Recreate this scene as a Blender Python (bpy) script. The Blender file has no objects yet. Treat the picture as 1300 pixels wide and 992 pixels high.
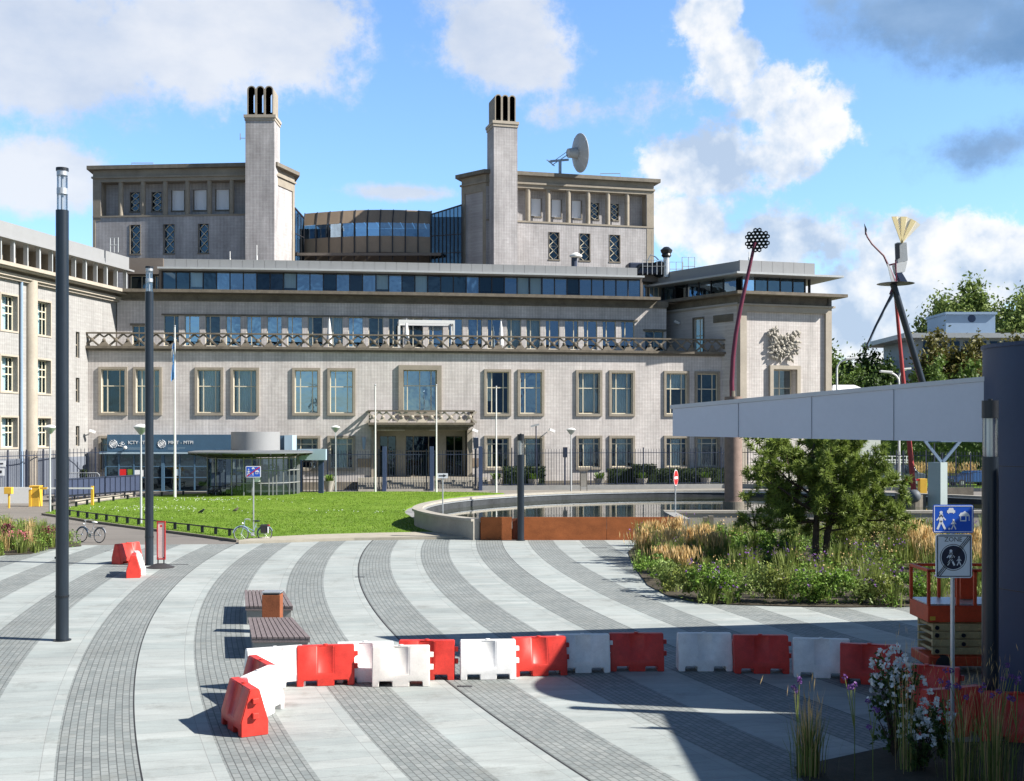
import bpy, bmesh, math, random
from mathutils import Vector, Matrix
R = math.radians
rnd = random.Random(7)
scene = bpy.context.scene
COL = scene.collection
F = 1500.0; HZ = 550.0; CH = 5.0          # focal length in photo pixels, horizon row, camera height

def gp(px, py, z=0.0):                     # point on level z seen at a photo position
    d = (CH - z) * F / (py - HZ)
    return ((px - 650) / F * d, d)
def xp(px, d): return (px - 650) / F * d
def zp(py, d): return CH + (HZ - py) * d / F

# ------------------------------------------------------------------ materials
def new_mat(name):
    m = bpy.data.materials.new(name); m.use_nodes = True
    nt = m.node_tree; b = nt.nodes['Principled BSDF']
    return m, nt, b
def L(nt, a, b): nt.links.new(a, b)
def N(nt, t, **kw):
    n = nt.nodes.new(t)
    for k, v in kw.items(): setattr(n, k, v)
    return n
def ramp(nt, fac, stops):
    r = N(nt, 'ShaderNodeValToRGB')
    while len(r.color_ramp.elements) < len(stops): r.color_ramp.elements.new(0.5)
    for e, (p, c) in zip(r.color_ramp.elements, stops):
        e.position = p; e.color = (c[0], c[1], c[2], 1)
    L(nt, fac, r.inputs[0]); return r.outputs[0]
def mth(nt, op, a, b=None, c=None):
    n = N(nt, 'ShaderNodeMath', operation=op)
    for i, v in enumerate((a, b, c)):
        if v is None: continue
        if isinstance(v, (int, float)): n.inputs[i].default_value = v
        else: L(nt, v, n.inputs[i])
    return n.outputs[0]
def mixc(nt, f, a, b, mode='MIX'):
    n = N(nt, 'ShaderNodeMix', data_type='RGBA', blend_type=mode)
    if isinstance(f, (int, float)): n.inputs[0].default_value = f
    else: L(nt, f, n.inputs[0])
    for i, v in ((6, a), (7, b)):
        if isinstance(v, tuple): n.inputs[i].default_value = (v[0], v[1], v[2], 1)
        else: L(nt, v, n.inputs[i])
    return n.outputs[2]
def geo_pos(nt): return N(nt, 'ShaderNodeNewGeometry').outputs['Position']
def noise(nt, vec, scale, detail=4, rough=.6):
    n = N(nt, 'ShaderNodeTexNoise'); n.inputs['Scale'].default_value = scale
    n.inputs['Detail'].default_value = detail; n.inputs['Roughness'].default_value = rough
    L(nt, vec, n.inputs['Vector']); return n.outputs['Fac']
def mapping(nt, vec, s=(1,1,1), rot=(0,0,0)):
    m = N(nt, 'ShaderNodeMapping'); m.inputs['Scale'].default_value = s; m.inputs['Rotation'].default_value = rot
    L(nt, vec, m.inputs['Vector']); return m.outputs[0]
def bump(nt, b, h, st, dist=.02):
    n = N(nt, 'ShaderNodeBump'); n.inputs['Strength'].default_value = st; n.inputs['Distance'].default_value = dist
    L(nt, h, n.inputs['Height']); L(nt, n.outputs[0], b.inputs['Normal'])

def pm(name, c, var=.2, scale=2.0, rough=.7, bmp=.0, metal=0., stretch=(1,1,1), spec=.4, coat=0.):
    m, nt, b = new_mat(name)
    p = mapping(nt, geo_pos(nt), stretch)
    n1 = noise(nt, p, scale, 5); n2 = noise(nt, p, scale * 9, 3)
    f = mth(nt, 'ADD', mth(nt, 'MULTIPLY', n1, .65), mth(nt, 'MULTIPLY', n2, .35))
    lo = tuple(x * (1 - var) for x in c); hi = tuple(min(1, x * (1 + var)) for x in c)
    L(nt, ramp(nt, f, [(.3, lo), (.7, hi)]), b.inputs['Base Color'])
    b.inputs['Roughness'].default_value = rough; b.inputs['Metallic'].default_value = metal
    b.inputs['Specular IOR Level'].default_value = spec; b.inputs['Coat Weight'].default_value = coat
    if bmp: bump(nt, b, n2, bmp)
    return m

def brick_mat(name, c, rib=.32, mot=.22, dark=.0):
    m, nt, b = new_mat(name)
    pos = geo_pos(nt)
    s = N(nt, 'ShaderNodeSeparateXYZ'); L(nt, pos, s.inputs[0])
    u = mth(nt, 'ADD', mth(nt, 'MULTIPLY', s.outputs[0], 1.05), mth(nt, 'MULTIPLY', s.outputs[1], .9))
    cm = N(nt, 'ShaderNodeCombineXYZ'); L(nt, u, cm.inputs[0]); L(nt, s.outputs[2], cm.inputs[1])
    bt = N(nt, 'ShaderNodeTexBrick'); L(nt, cm.outputs[0], bt.inputs['Vector'])
    bt.inputs['Scale'].default_value = 1; bt.inputs['Brick Width'].default_value = .62; bt.inputs['Row Height'].default_value = .21
    bt.inputs['Mortar Size'].default_value = .018; bt.offset = .5
    bt.inputs['Color1'].default_value = (1, 1, 1, 1); bt.inputs['Color2'].default_value = (.87, .85, .85, 1); bt.inputs['Mortar'].default_value = (.86, .845, .83, 1)
    wv = mth(nt, 'SINE', mth(nt, 'MULTIPLY', u, 2 * math.pi / rib))
    wn = noise(nt, mapping(nt, cm.outputs[0], (.8, .25, 1)), 1.3, 3)
    wv = mth(nt, 'MULTIPLY', wv, wn)
    n1 = noise(nt, mapping(nt, cm.outputs[0], (1, .35, 1)), .55, 6, .65)
    n2 = noise(nt, cm.outputs[0], 7, 3)
    col = ramp(nt, n1, [(.3, tuple(x * (1 - mot) for x in c)), (.68, tuple(x * (1 + mot * .6) for x in c))])
    col = mixc(nt, .8, col, bt.outputs['Color'], 'MULTIPLY')
    k = mth(nt, 'ADD', mth(nt, 'ADD', mth(nt, 'MULTIPLY', wv, .14), mth(nt, 'MULTIPLY', mth(nt, 'SINE', mth(nt, 'MULTIPLY', s.outputs[2], 18.5)), .03)), mth(nt, 'ADD', mth(nt, 'MULTIPLY', n2, .3), .87))
    cc = N(nt, 'ShaderNodeCombineXYZ')
    for i in range(3): L(nt, k, cc.inputs[i])
    col = mixc(nt, 1, col, cc.outputs[0], 'MULTIPLY')
    st = noise(nt, mapping(nt, cm.outputs[0], (1.1, .09, 1)), 1.6, 6, .7)
    col = mixc(nt, ramp(nt, st, [(.54, (0,0,0)), (.74, (.55,.55,.55))]), col, tuple(x*.52 for x in c))
    L(nt, col, b.inputs['Base Color']); b.inputs['Roughness'].default_value = .85; b.inputs['Specular IOR Level'].default_value = .2
    bump(nt, b, mth(nt, 'ADD', bt.outputs['Fac'], n2), -.25, .015)
    return m

def glass_mat(name, tint, gloss, refl=.35, rough=.03):
    m, nt, b = new_mat(name)
    nt.nodes.remove(b)
    tr = N(nt, 'ShaderNodeBsdfTransparent'); tr.inputs[0].default_value = (*tint, 1)
    gl = N(nt, 'ShaderNodeBsdfGlossy'); gl.inputs[0].default_value = (*gloss, 1); gl.inputs['Roughness'].default_value = rough
    n = noise(nt, geo_pos(nt), .9, 2)
    bp = N(nt, 'ShaderNodeBump'); bp.inputs['Strength'].default_value = .06; bp.inputs['Distance'].default_value = .15
    L(nt, n, bp.inputs['Height']); L(nt, bp.outputs[0], gl.inputs['Normal'])
    fr = N(nt, 'ShaderNodeFresnel'); fr.inputs[0].default_value = 1.5
    f = mth(nt, 'ADD', mth(nt, 'MULTIPLY', fr.outputs[0], .8), refl)
    f = mth(nt, 'MINIMUM', f, 1.0)
    mx = N(nt, 'ShaderNodeMixShader'); L(nt, f, mx.inputs[0]); L(nt, tr.outputs[0], mx.inputs[1]); L(nt, gl.outputs[0], mx.inputs[2])
    L(nt, mx.outputs[0], nt.nodes['Material Output'].inputs['Surface'])
    return m

def leaf_mat(name, c, var=.45, scale=1.2, trans=.25):
    m, nt, b = new_mat(name)
    oi = N(nt, 'ShaderNodeNewGeometry')
    n = noise(nt, oi.outputs['Position'], scale, 3)
    rp = oi.outputs['Random Per Island']
    f = mth(nt, 'ADD', mth(nt, 'MULTIPLY', n, .5), mth(nt, 'MULTIPLY', rp, .5))
    lo = tuple(x * (1 - var) for x in c); hi = (c[0] * (1 + var * 1.15), c[1] * (1 + var), c[2] * (1 + var * .6))
    cc = ramp(nt, f, [(.2, lo), (.8, hi)])
    L(nt, cc, b.inputs['Base Color']); b.inputs['Roughness'].default_value = .55; b.inputs['Specular IOR Level'].default_value = .3
    if trans:
        t = N(nt, 'ShaderNodeBsdfTranslucent'); L(nt, cc, t.inputs[0])
        mx = N(nt, 'ShaderNodeMixShader'); mx.inputs[0].default_value = trans
        L(nt, b.outputs[0], mx.inputs[1]); L(nt, t.outputs[0], mx.inputs[2])
        L(nt, mx.outputs[0], nt.nodes['Material Output'].inputs['Surface'])
    return m

M = {}
M['brick'] = brick_mat('pale_brick', (.565, .53, .505))
M['brick2'] = brick_mat('grey_brick', (.42, .405, .405), rib=.36, mot=.3)
M['brick_wing'] = brick_mat('white_brick', (.325, .32, .31), mot=.1)
M['stone'] = pm('tan_stone', (.285, .25, .20), .22, .8, .8, .15)
M['stone_dark'] = pm('weathered_stone', (.175, .155, .125), .35, 1.2, .85, .25)
M['stone_mid'] = pm('balcony_stone', (.15, .128, .10), .35, 2.2, .85, .2)
M['stone_pale'] = pm('pale_stone', (.38, .335, .275), .15, .8, .8, .1)
M['concrete'] = pm('concrete', (.26, .26, .25), .16, 2, .85, .2)
M['conc_pale'] = pm('pale_concrete', (.35, .325, .28), .2, 1.6, .85, .25)
M['kerb'] = pm('kerb_stone', (.35, .32, .26), .15, 2, .85, .15)
M['panel'] = pm('grey_metal_panel', (.27, .275, .28), .06, 1, .5)
M['panel_br'] = pm('brown_panel', (.16, .135, .115), .12, 1, .5)
M['bronze'] = pm('bronze_roof', (.26, .20, .145), .12, 1, .45)
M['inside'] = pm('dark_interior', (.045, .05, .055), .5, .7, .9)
M['soil'] = pm('soil', (.055, .045, .03), .4, 3, .95, .4)
M['cream'] = pm('cream_frame', (.60, .55, .42), .08, 3, .5)
M['dark_frame'] = pm('dark_frame', (.03, .03, .035), .2, 3, .5)
M['curtain'] = pm('curtain', (.75, .78, .76), .12, 3, .9, 0, 0, (6, 6, .2))
M['blind'] = pm('white_blind', (.92, .94, .98), .02, 3, .7)
M['glass'] = glass_mat('window_glass', (.78, .88, .90), (.52, .68, .84), .12)
M['glass_sky'] = glass_mat('reflecting_glass', (.25, .36, .42), (.58, .78, .98), .50)
M['glass_dark'] = glass_mat('dark_glass', (.14, .2, .24), (.40, .56, .70), .14)
M['glass_clear'] = glass_mat('clear_glass', (.86, .92, .92), (.9, .95, 1), .10)
M['black'] = pm('black_paint', (.012, .015, .02), .3, 2, .38, 0, 0, (1,1,1), .5)
M['pole'] = pm('charcoal_pole_paint', (.013, .02, .03), .25, 1.5, .33, 0, 0, (1,1,.3), .5)
M['navy'] = pm('navy_cladding', (.026, .045, .095), .1, 1, .5)
M['fascia'] = pm('grey_fascia', (.62, .65, .72), .04, 1, .6)
M['fascia_top'] = pm('fascia_trim', (.6, .61, .62), .04, 1, .5)
M['steel'] = pm('galvanised_steel', (.50, .52, .54), .15, 6, .4, 0, .6)
M['white'] = pm('white_paint', (.70, .70, .68), .05, 3, .45)
M['white_dull'] = pm('weathered_white_metal', (.40, .42, .43), .1, 3, .5)
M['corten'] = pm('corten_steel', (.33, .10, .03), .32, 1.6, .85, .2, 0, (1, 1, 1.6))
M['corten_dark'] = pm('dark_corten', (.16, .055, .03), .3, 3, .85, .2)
M['wood'] = pm('weathered_slats', (.165, .135, .135), .3, 5, .8, .2, 0, (6, .5, 1))
M['red_pl'] = pm('red_plastic', (.60, .045, .032), .26, 5, .42, .04)
M['white_pl'] = pm('white_plastic', (.80, .79, .77), .16, 5, .42, .04)
M['white_pl2'] = pm('translucent_white_plastic', (.72, .69, .64), .14, 4, .42, .04)
M['red'] = pm('red_paint', (.42, .02, .02), .15, 3, .4)
M['lift_red'] = pm('orange_red_paint', (.62, .075, .025), .25, 3, .5)
M['maroon'] = pm('maroon_paint', (.13, .02, .045), .15, 3, .4)
M['yellow'] = pm('yellow_paint', (.70, .42, .05), .12, 3, .5)
M['beige'] = pm('beige_plate', (.52, .40, .20), .25, 4, .6)
M['blue_fascia'] = pm('blue_cladding', (.055, .115, .185), .12, 1, .5)
M['blue_pale'] = pm('pale_blue_cladding', (.36, .47, .55), .08, 1, .5)
M['blue_frame'] = pm('blue_frame', (.07, .14, .22), .1, 1, .45)
M['fence'] = pm('dark_fence_paint', (.03, .04, .07), .2, 1, .45)
M['ramp_navy'] = pm('navy_ramp_panel', (.045, .06, .105), .15, 1, .5)
M['fence_grey'] = pm('blue_grey_panel', (.17, .19, .23), .1, 1, .5)
M['drum'] = pm('drum_metal', (.36, .42, .42), .06, .5, .35, 0, .3)
M['sign_blue'] = pm('sign_blue', (.015, .10, .55), .03, 1, .4)
M['sign_red'] = pm('sign_red', (.65, .02, .02), .03, 1, .4)
M['sign_white'] = pm('sign_white', (.78, .80, .82), .03, 1, .4)
M['rubber'] = pm('black_rubber', (.035, .032, .034), .3, 3, .7, .2)
M['lamp_glass'] = glass_mat('lamp_glass', (.93, .95, .96), (1, 1, 1), .12)
M['sphere'] = pm('dark_grey_ball', (.10, .115, .13), .15, 3, .6)
M['grey_blue'] = pm('blue_grey_paint', (.24, .33, .45), .08, 1, .5)
M['yel_fan'] = pm('pale_yellow_paint', (.88, .72, .38), .04, 1, .6)
M['bark'] = pm('bark', (.07, .05, .04), .4, 6, .95, .5)
M['leaf_pine'] = leaf_mat('pine_needles', (.19, .26, .06), .5, 2.2)
M['leaf_dark'] = leaf_mat('dark_foliage', (.055, .10, .025), .5, .5)
M['leaf_mid'] = leaf_mat('mid_foliage', (.11, .18, .04), .5, .4)
M['leaf_light'] = leaf_mat('light_foliage', (.19, .26, .075), .4, .3)
M['leaf_brown'] = leaf_mat('bronze_foliage', (.13, .125, .035), .5, .5)
M['leaf_hedge'] = leaf_mat('hedge_foliage', (.035, .06, .022), .4, 1)
M['leaf_per'] = leaf_mat('perennial_foliage', (.15, .26, .045), .5, 1.5)
M['leaf_olive'] = leaf_mat('olive_foliage', (.18, .22, .05), .45, 1.2)
M['straw'] = leaf_mat('straw_blades', (.58, .42, .21), .4, 1.5, .3)
M['green_blade'] = leaf_mat('green_blades', (.17, .22, .06), .5, 1.5, .3)
M['fl_purple'] = leaf_mat('purple_flowers', (.16, .07, .28), .4, 3, .1)
M['fl_dark'] = leaf_mat('dark_red_flowers', (.14, .03, .05), .4, 3, .1)
M['fl_white'] = leaf_mat('white_flowers', (.72, .74, .76), .15, 3, .1)
M['fl_pink'] = leaf_mat('pink_flowers', (.50, .16, .2), .3, 3, .1)
M['grass_blade'] = leaf_mat('lawn_blades', (.12, .21, .02), .35, .6, .3)

def plaza_mat():
    m, nt, b = new_mat('striped_plaza_paving')
    pos = geo_pos(nt)
    s = N(nt, 'ShaderNodeSeparateXYZ'); L(nt, pos, s.inputs[0])
    dx = mth(nt, 'SUBTRACT', s.outputs[0], 102.5); dy = mth(nt, 'SUBTRACT', s.outputs[1], 57.0)
    r = mth(nt, 'SQRT', mth(nt, 'ADD', mth(nt, 'MULTIPLY', dx, dx), mth(nt, 'MULTIPLY', dy, dy)))
    th = mth(nt, 'ARCTAN2', dy, mth(nt, 'MULTIPLY', dx, -1)); arc = mth(nt, 'MULTIPLY', th, 109.0)
    q = mth(nt, 'DIVIDE', mth(nt, 'SUBTRACT', r, 109.0 - 120.0), 2.4)
    fr = mth(nt, 'FRACT', q)
    slab = mth(nt, 'LESS_THAN', fr, .5)
    # radius shifted so each stripe starts a paver course
    cm = N(nt, 'ShaderNodeCombineXYZ'); L(nt, arc, cm.inputs[0]); L(nt, r, cm.inputs[1])
    bt = N(nt, 'ShaderNodeTexBrick'); L(nt, cm.outputs[0], bt.inputs['Vector']); bt.offset = .5
    bt.inputs['Scale'].default_value = 1; bt.inputs['Brick Width'].default_value = .21; bt.inputs['Row Height'].default_value = .12
    bt.inputs['Mortar Size'].default_value = .009; bt.inputs['Bias'].default_value = -.1
    bt.inputs['Color1'].default_value = (.235, .25, .24, 1); bt.inputs['Color2'].default_value = (.175, .195, .19, 1); bt.inputs['Mortar'].default_value = (.09, .098, .095, 1)
    s1 = N(nt, 'ShaderNodeTexBrick'); L(nt, cm.outputs[0], s1.inputs['Vector']); s1.offset = 0
    s1.inputs['Scale'].default_value = 1; s1.inputs['Brick Width'].default_value = .42; s1.inputs['Row Height'].default_value = 1.2
    s1.inputs['Mortar Size'].default_value = .007
    s1.inputs['Color1'].default_value = (.335, .355, .34, 1); s1.inputs['Color2'].default_value = (.28, .31, .30, 1); s1.inputs['Mortar'].default_value = (.235, .245, .235, 1)
    n1 = noise(nt, pos, .35, 6, .65); n2 = noise(nt, mapping(nt, pos, (.5, 3.5, 1)), .8, 5, .7); n3 = noise(nt, pos, 30, 2)
    col = mixc(nt, slab, bt.outputs['Color'], s1.outputs['Color'])
    k = mth(nt, 'ADD', mth(nt, 'MULTIPLY', n1, .75), mth(nt, 'ADD', mth(nt, 'MULTIPLY', n2, .75), mth(nt, 'ADD', mth(nt, 'MULTIPLY', n3, .25), .17)))
    cc = N(nt, 'ShaderNodeCombineXYZ')
    for i in range(3): L(nt, k, cc.inputs[i])
    col = mixc(nt, 1, col, cc.outputs[0], 'MULTIPLY')
    # rusty drips and tyre dirt as worn patches
    n4 = noise(nt, mapping(nt, pos, (1, 1, 1)), .9, 8, .75)
    col = mixc(nt, ramp(nt, n4, [(.54, (0, 0, 0)), (.70, (.65, .65, .65))]), col, (.19, .195, .175))
    # fine joint between stripes and the two drain slots
    for rr, w in ((109.0, .022), (115.0, .014), (103.0, .012)):
        d = mth(nt, 'ABSOLUTE', mth(nt, 'SUBTRACT', r, rr))
        col = mixc(nt, mth(nt, 'LESS_THAN', d, w), col, (.02, .02, .02))
    L(nt, col, b.inputs['Base Color']); b.inputs['Roughness'].default_value = .75
    h = mixc(nt, slab, bt.outputs['Fac'], s1.outputs['Fac'])
    bump(nt, b, mth(nt, 'ADD', mth(nt, 'MULTIPLY', h, -1), mth(nt, 'MULTIPLY', n3, .5)), .35, .01)
    return m
M['matte_black'] = pm('matte_black', (.010,.014,.014), .2, 2, 1.0, 0, 0, (1,1,1), 0)
M['cream_sail'] = pm('cream_sail', (.86, .80, .66), .03, 1, .6)
M['pillar_brown'] = pm('brown_granite', (.24,.17,.14), .25, 3, .6, .1)
M['grey_navy'] = pm('navy_post_paint', (.05,.075,.15), .1, 2, .45)
M['sign_dark'] = pm('sign_dark_blue', (.02,.025,.05), .05, 2, .4)
M['panel_pink'] = pm('faded_pink_panel', (.72,.50,.46), .15, 1.5, .5)
M['corten_bin'] = pm('corten_bin_steel', (.24,.075,.03), .3, 3, .8, .2)
M['red_dull'] = pm('dull_red_paint', (.33,.04,.04), .12, 3, .5)
M['far_wall'] = pm('far_grey_wall', (.36,.42,.48), .08, .5, .6)
M['plaza'] = plaza_mat()

def ground_mat(name, c, sc=1.0, var=.25):
    m, nt, b = new_mat(name)
    pos = geo_pos(nt)
    n1 = noise(nt, pos, .18 * sc, 6, .65); n3 = noise(nt, pos, 14, 3); n2 = noise(nt, mapping(nt, pos, (.4, 2, 1)), .5, 4)
    f = mth(nt, 'ADD', mth(nt, 'MULTIPLY', n1, .4), mth(nt, 'ADD', mth(nt, 'MULTIPLY', n3, .25), mth(nt, 'MULTIPLY', n2, .35)))
    L(nt, ramp(nt, f, [(.3, tuple(x * (1 - var) for x in c)), (.7, tuple(x * (1 + var) for x in c))]), b.inputs['Base Color'])
    b.inputs['Roughness'].default_value = .9
    bump(nt, b, n3, .25, .01); return m
M['asphalt'] = ground_mat('grey_road_paving', (.165, .15, .135))
M['forecourt'] = ground_mat('forecourt_paving', (.215, .195, .17))
M['gravel'] = ground_mat('gravel_strip', (.24, .24, .24), 6, .4)

def lawn_mat():
    m, nt, b = new_mat('lawn')
    pos = geo_pos(nt)
    n1 = noise(nt, pos, .25, 6, .7); n2 = noise(nt, mapping(nt, pos, (1, .5, 1)), 2.2, 5, .7); n3 = noise(nt, pos, 11, 2)
    f = mth(nt, 'ADD', mth(nt, 'MULTIPLY', n1, .4), mth(nt, 'ADD', mth(nt, 'MULTIPLY', n2, .35), mth(nt, 'MULTIPLY', n3, .25)))
    dry = noise(nt, pos, .9, 6, .7)
    c = ramp(nt, f, [(.34, (.06, .11, .010)), (.5, (.12, .21, .018)), (.66, (.21, .29, .05))])
    c = mixc(nt, ramp(nt, dry, [(.56, (0,0,0)), (.72, (.6,.6,.6))]), c, (.22,.23,.07))
    L(nt, c, b.inputs['Base Color']); b.inputs['Roughness'].default_value = .8; b.inputs['Specular IOR Level'].default_value = .15
    bump(nt, b, n2, .5, .08); return m
M['lawn'] = lawn_mat()
def water_mat():
    m, nt, b = new_mat('pool_water')
    b.inputs['Base Color'].default_value = (.030, .036, .018, 1); b.inputs['Roughness'].default_value = .03
    b.inputs['IOR'].default_value = 1.33; b.inputs['Specular IOR Level'].default_value = .9
    n = noise(nt, mapping(nt, geo_pos(nt), (1, .35, 1)), 3.2, 3)
    bump(nt, b, n, .08, .02); return m
M['water'] = water_mat()

# ------------------------------------------------------------------ mesh builder
class MB:
    def __init__(s): s.v = []; s.f = []; s.m = []; s.mi = 0
    def quad(s, *pts):
        i = len(s.v); s.v += [tuple(p) for p in pts]; s.f.append(tuple(range(i, i + len(pts)))); s.m.append(s.mi)
    def hexa(s, c):                               # 8 corners: bottom ring then top ring
        i = len(s.v); s.v += [tuple(p) for p in c]
        for f in ((3,2,1,0),(4,5,6,7),(0,1,5,4),(1,2,6,5),(2,3,7,6),(3,0,4,7)):
            s.f.append(tuple(i + k for k in f)); s.m.append(s.mi)
    def box(s, x0, x1, y0, y1, z0, z1):
        s.hexa([(x0,y0,z0),(x1,y0,z0),(x1,y1,z0),(x0,y1,z0),(x0,y0,z1),(x1,y0,z1),(x1,y1,z1),(x0,y1,z1)])
    def rbox(s, c, size, rz=0, rx=0, ry=0):
        m = Matrix.Translation(c) @ Matrix.Rotation(rz,4,'Z') @ Matrix.Rotation(ry,4,'Y') @ Matrix.Rotation(rx,4,'X')
        a, b_, h = size[0]/2, size[1]/2, size[2]/2
        s.hexa([m @ Vector(p) for p in ((-a,-b_,-h),(a,-b_,-h),(a,b_,-h),(-a,b_,-h),(-a,-b_,h),(a,-b_,h),(a,b_,h),(-a,b_,h))])
    def mbox(s, Mp, u0, u1, v0, v1, z0, z1, seg=3.0):   # box in a facade frame, following its bend
        n = max(1, int(math.ceil(abs(u1 - u0) / seg)))
        rings = []
        for k in range(n + 1):
            u = u0 + (u1 - u0) * k / n
            i = len(s.v); s.v += [tuple(Mp(u, v0, z0)), tuple(Mp(u, v1, z0)), tuple(Mp(u, v1, z1)), tuple(Mp(u, v0, z1))]
            rings.append(i)
        for a, b_ in zip(rings, rings[1:]):
            for k in range(4):
                s.f.append((a + k, a + (k + 1) % 4, b_ + (k + 1) % 4, b_ + k)); s.m.append(s.mi)
        a, b_ = rings[0], rings[-1]
        s.f += [(a+3,a+2,a+1,a),(b_,b_+1,b_+2,b_+3)]; s.m += [s.mi, s.mi]
    def prism(s, poly, z0, z1):
        i = len(s.v); n = len(poly)
        s.v += [(x, y, z0) for x, y in poly] + [(x, y, z1) for x, y in poly]
        s.f.append(tuple(i + k for k in reversed(range(n)))); s.f.append(tuple(i + n + k for k in range(n)))
        s.m += [s.mi, s.mi]
        for k in range(n):
            s.f.append((i + k, i + (k+1) % n, i + n + (k+1) % n, i + n + k)); s.m.append(s.mi)
    def bar(s, p, q, w, h=None, up=(0,0,1)):         # rectangular bar between two points
        p, q = Vector(p), Vector(q); d = (q - p)
        if d.length < 1e-6: return
        d.normalize(); upv = Vector(up)
        if abs(d.dot(upv)) > .98: upv = Vector((0,1,0))
        a = d.cross(upv).normalized() * (w / 2); b_ = a.cross(d).normalized() * ((h or w) / 2)
        s.hexa([p-a-b_, p+a-b_, q+a-b_, q-a-b_, p-a+b_, p+a+b_, q+a+b_, q-a+b_])
    def tube(s, pts, r, n=8, cap=True):
        pts = [Vector(p) for p in pts]; rs = r if isinstance(r, (list, tuple)) else [r] * len(pts)
        rings = []; a = None
        for k, p in enumerate(pts):
            d = (pts[min(k+1, len(pts)-1)] - pts[max(k-1, 0)]).normalized()
            if a is None:
                a = d.cross(Vector((0,1,0)) if abs(d.y) < .9 else Vector((1,0,0))).normalized()
            else:
                a = (a - d * a.dot(d)).normalized()
            b_ = d.cross(a)
            i = len(s.v)
            for t in range(n):
                an = 2 * math.pi * t / n
                s.v.append(tuple(p + (a * math.cos(an) + b_ * math.sin(an)) * rs[k]))
            rings.append(i)
        for i, j in zip(rings, rings[1:]):
            for t in range(n):
                s.f.append((i + t, i + (t+1) % n, j + (t+1) % n, j + t)); s.m.append(s.mi)
        if cap:
            s.f.append(tuple(rings[0] + t for t in reversed(range(n)))); s.f.append(tuple(rings[-1] + t for t in range(n)))
            s.m += [s.mi, s.mi]
    def cyl(s, x, y, z0, z1, r, n=24, r2=None):
        s.tube([(x, y, z0), (x, y, z1)], [r, r if r2 is None else r2], n)
    def lathe(s, x, y, prof, n=24):
        i0 = len(s.v)
        for r, z in prof:
            for t in range(n):
                an = 2 * math.pi * t / n; s.v.append((x + r * math.cos(an), y + r * math.sin(an), z))
        for k in range(len(prof) - 1):
            for t in range(n):
                a = i0 + k * n; s.f.append((a + t, a + (t+1) % n, a + n + (t+1) % n, a + n + t)); s.m.append(s.mi)
    def sphere(s, c, r, n=16, sc=(1,1,1)):
        i0 = len(s.v); k2 = n // 2
        for a in range(k2 + 1):
            th = math.pi * a / k2
            for t in range(n):
                an = 2 * math.pi * t / n
                s.v.append((c[0] + r*sc[0]*math.sin(th)*math.cos(an), c[1] + r*sc[1]*math.sin(th)*math.sin(an), c[2] + r*sc[2]*math.cos(th)))
        for a in range(k2):
            for t in range(n):
                p = i0 + a * n; s.f.append((p + t, p + (t+1) % n, p + n + (t+1) % n, p + n + t)); s.m.append(s.mi)
    def build(s, name, mat, parent=None, smooth=False, bevel=0, world=True, autos=None):
        me = bpy.data.meshes.new(name)
        me.from_pydata(s.v, [], s.f); 
        mats = mat if isinstance(mat, (list, tuple)) else [mat]
        for m_ in mats: me.materials.append(m_)
        if len(mats) > 1:
            for p, k in zip(me.polygons, s.m): p.material_index = k
        o = bpy.data.objects.new(name, me); COL.objects.link(o)
        if parent is not None:
            if world:
                me.transform(root_matrix(parent).inverted())
            o.parent = parent
        if smooth or bevel:
            bm = bmesh.new(); bm.from_mesh(me); bmesh.ops.remove_doubles(bm, verts=bm.verts, dist=1e-5)
            if bevel:
                bmesh.ops.bevel(bm, geom=[e for e in bm.edges if e.is_manifold and e.calc_face_angle(0) > .4], offset=bevel, segments=2, affect='EDGES', profile=.5, clamp_overlap=True)
            bm.to_mesh(me); bm.free()
        if smooth:
            for p in me.polygons: p.use_smooth = True
            me.set_sharp_from_angle(angle=R(40))
        me.update()
        return o
ROOTM = {}
def root_matrix(o):
    while o.parent: o = o.parent
    return ROOTM.get(o.name, Matrix.Identity(4))
def tag(o, label, cat, group=None, kind=None):
    o['label'] = label; o['category'] = cat
    if group: o['group'] = group
    if kind: o['kind'] = kind
    return o
def thing(name, label, cat, loc=(0,0,0), rz=0, group=None):
    o = bpy.data.objects.new(name, None); COL.objects.link(o)
    o.location = loc; o.rotation_euler = (0, 0, rz); o.empty_display_size = .3
    ROOTM[o.name] = Matrix.Translation(loc) @ Matrix.Rotation(rz, 4, 'Z')
    return tag(o, label, cat, group)
def struct(name, mb, mat, label=None, cat='ground', **kw):
    o = mb.build(name, mat, **kw); tag(o, label or name.replace('_', ' '), cat, None, 'structure'); return o
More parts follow.
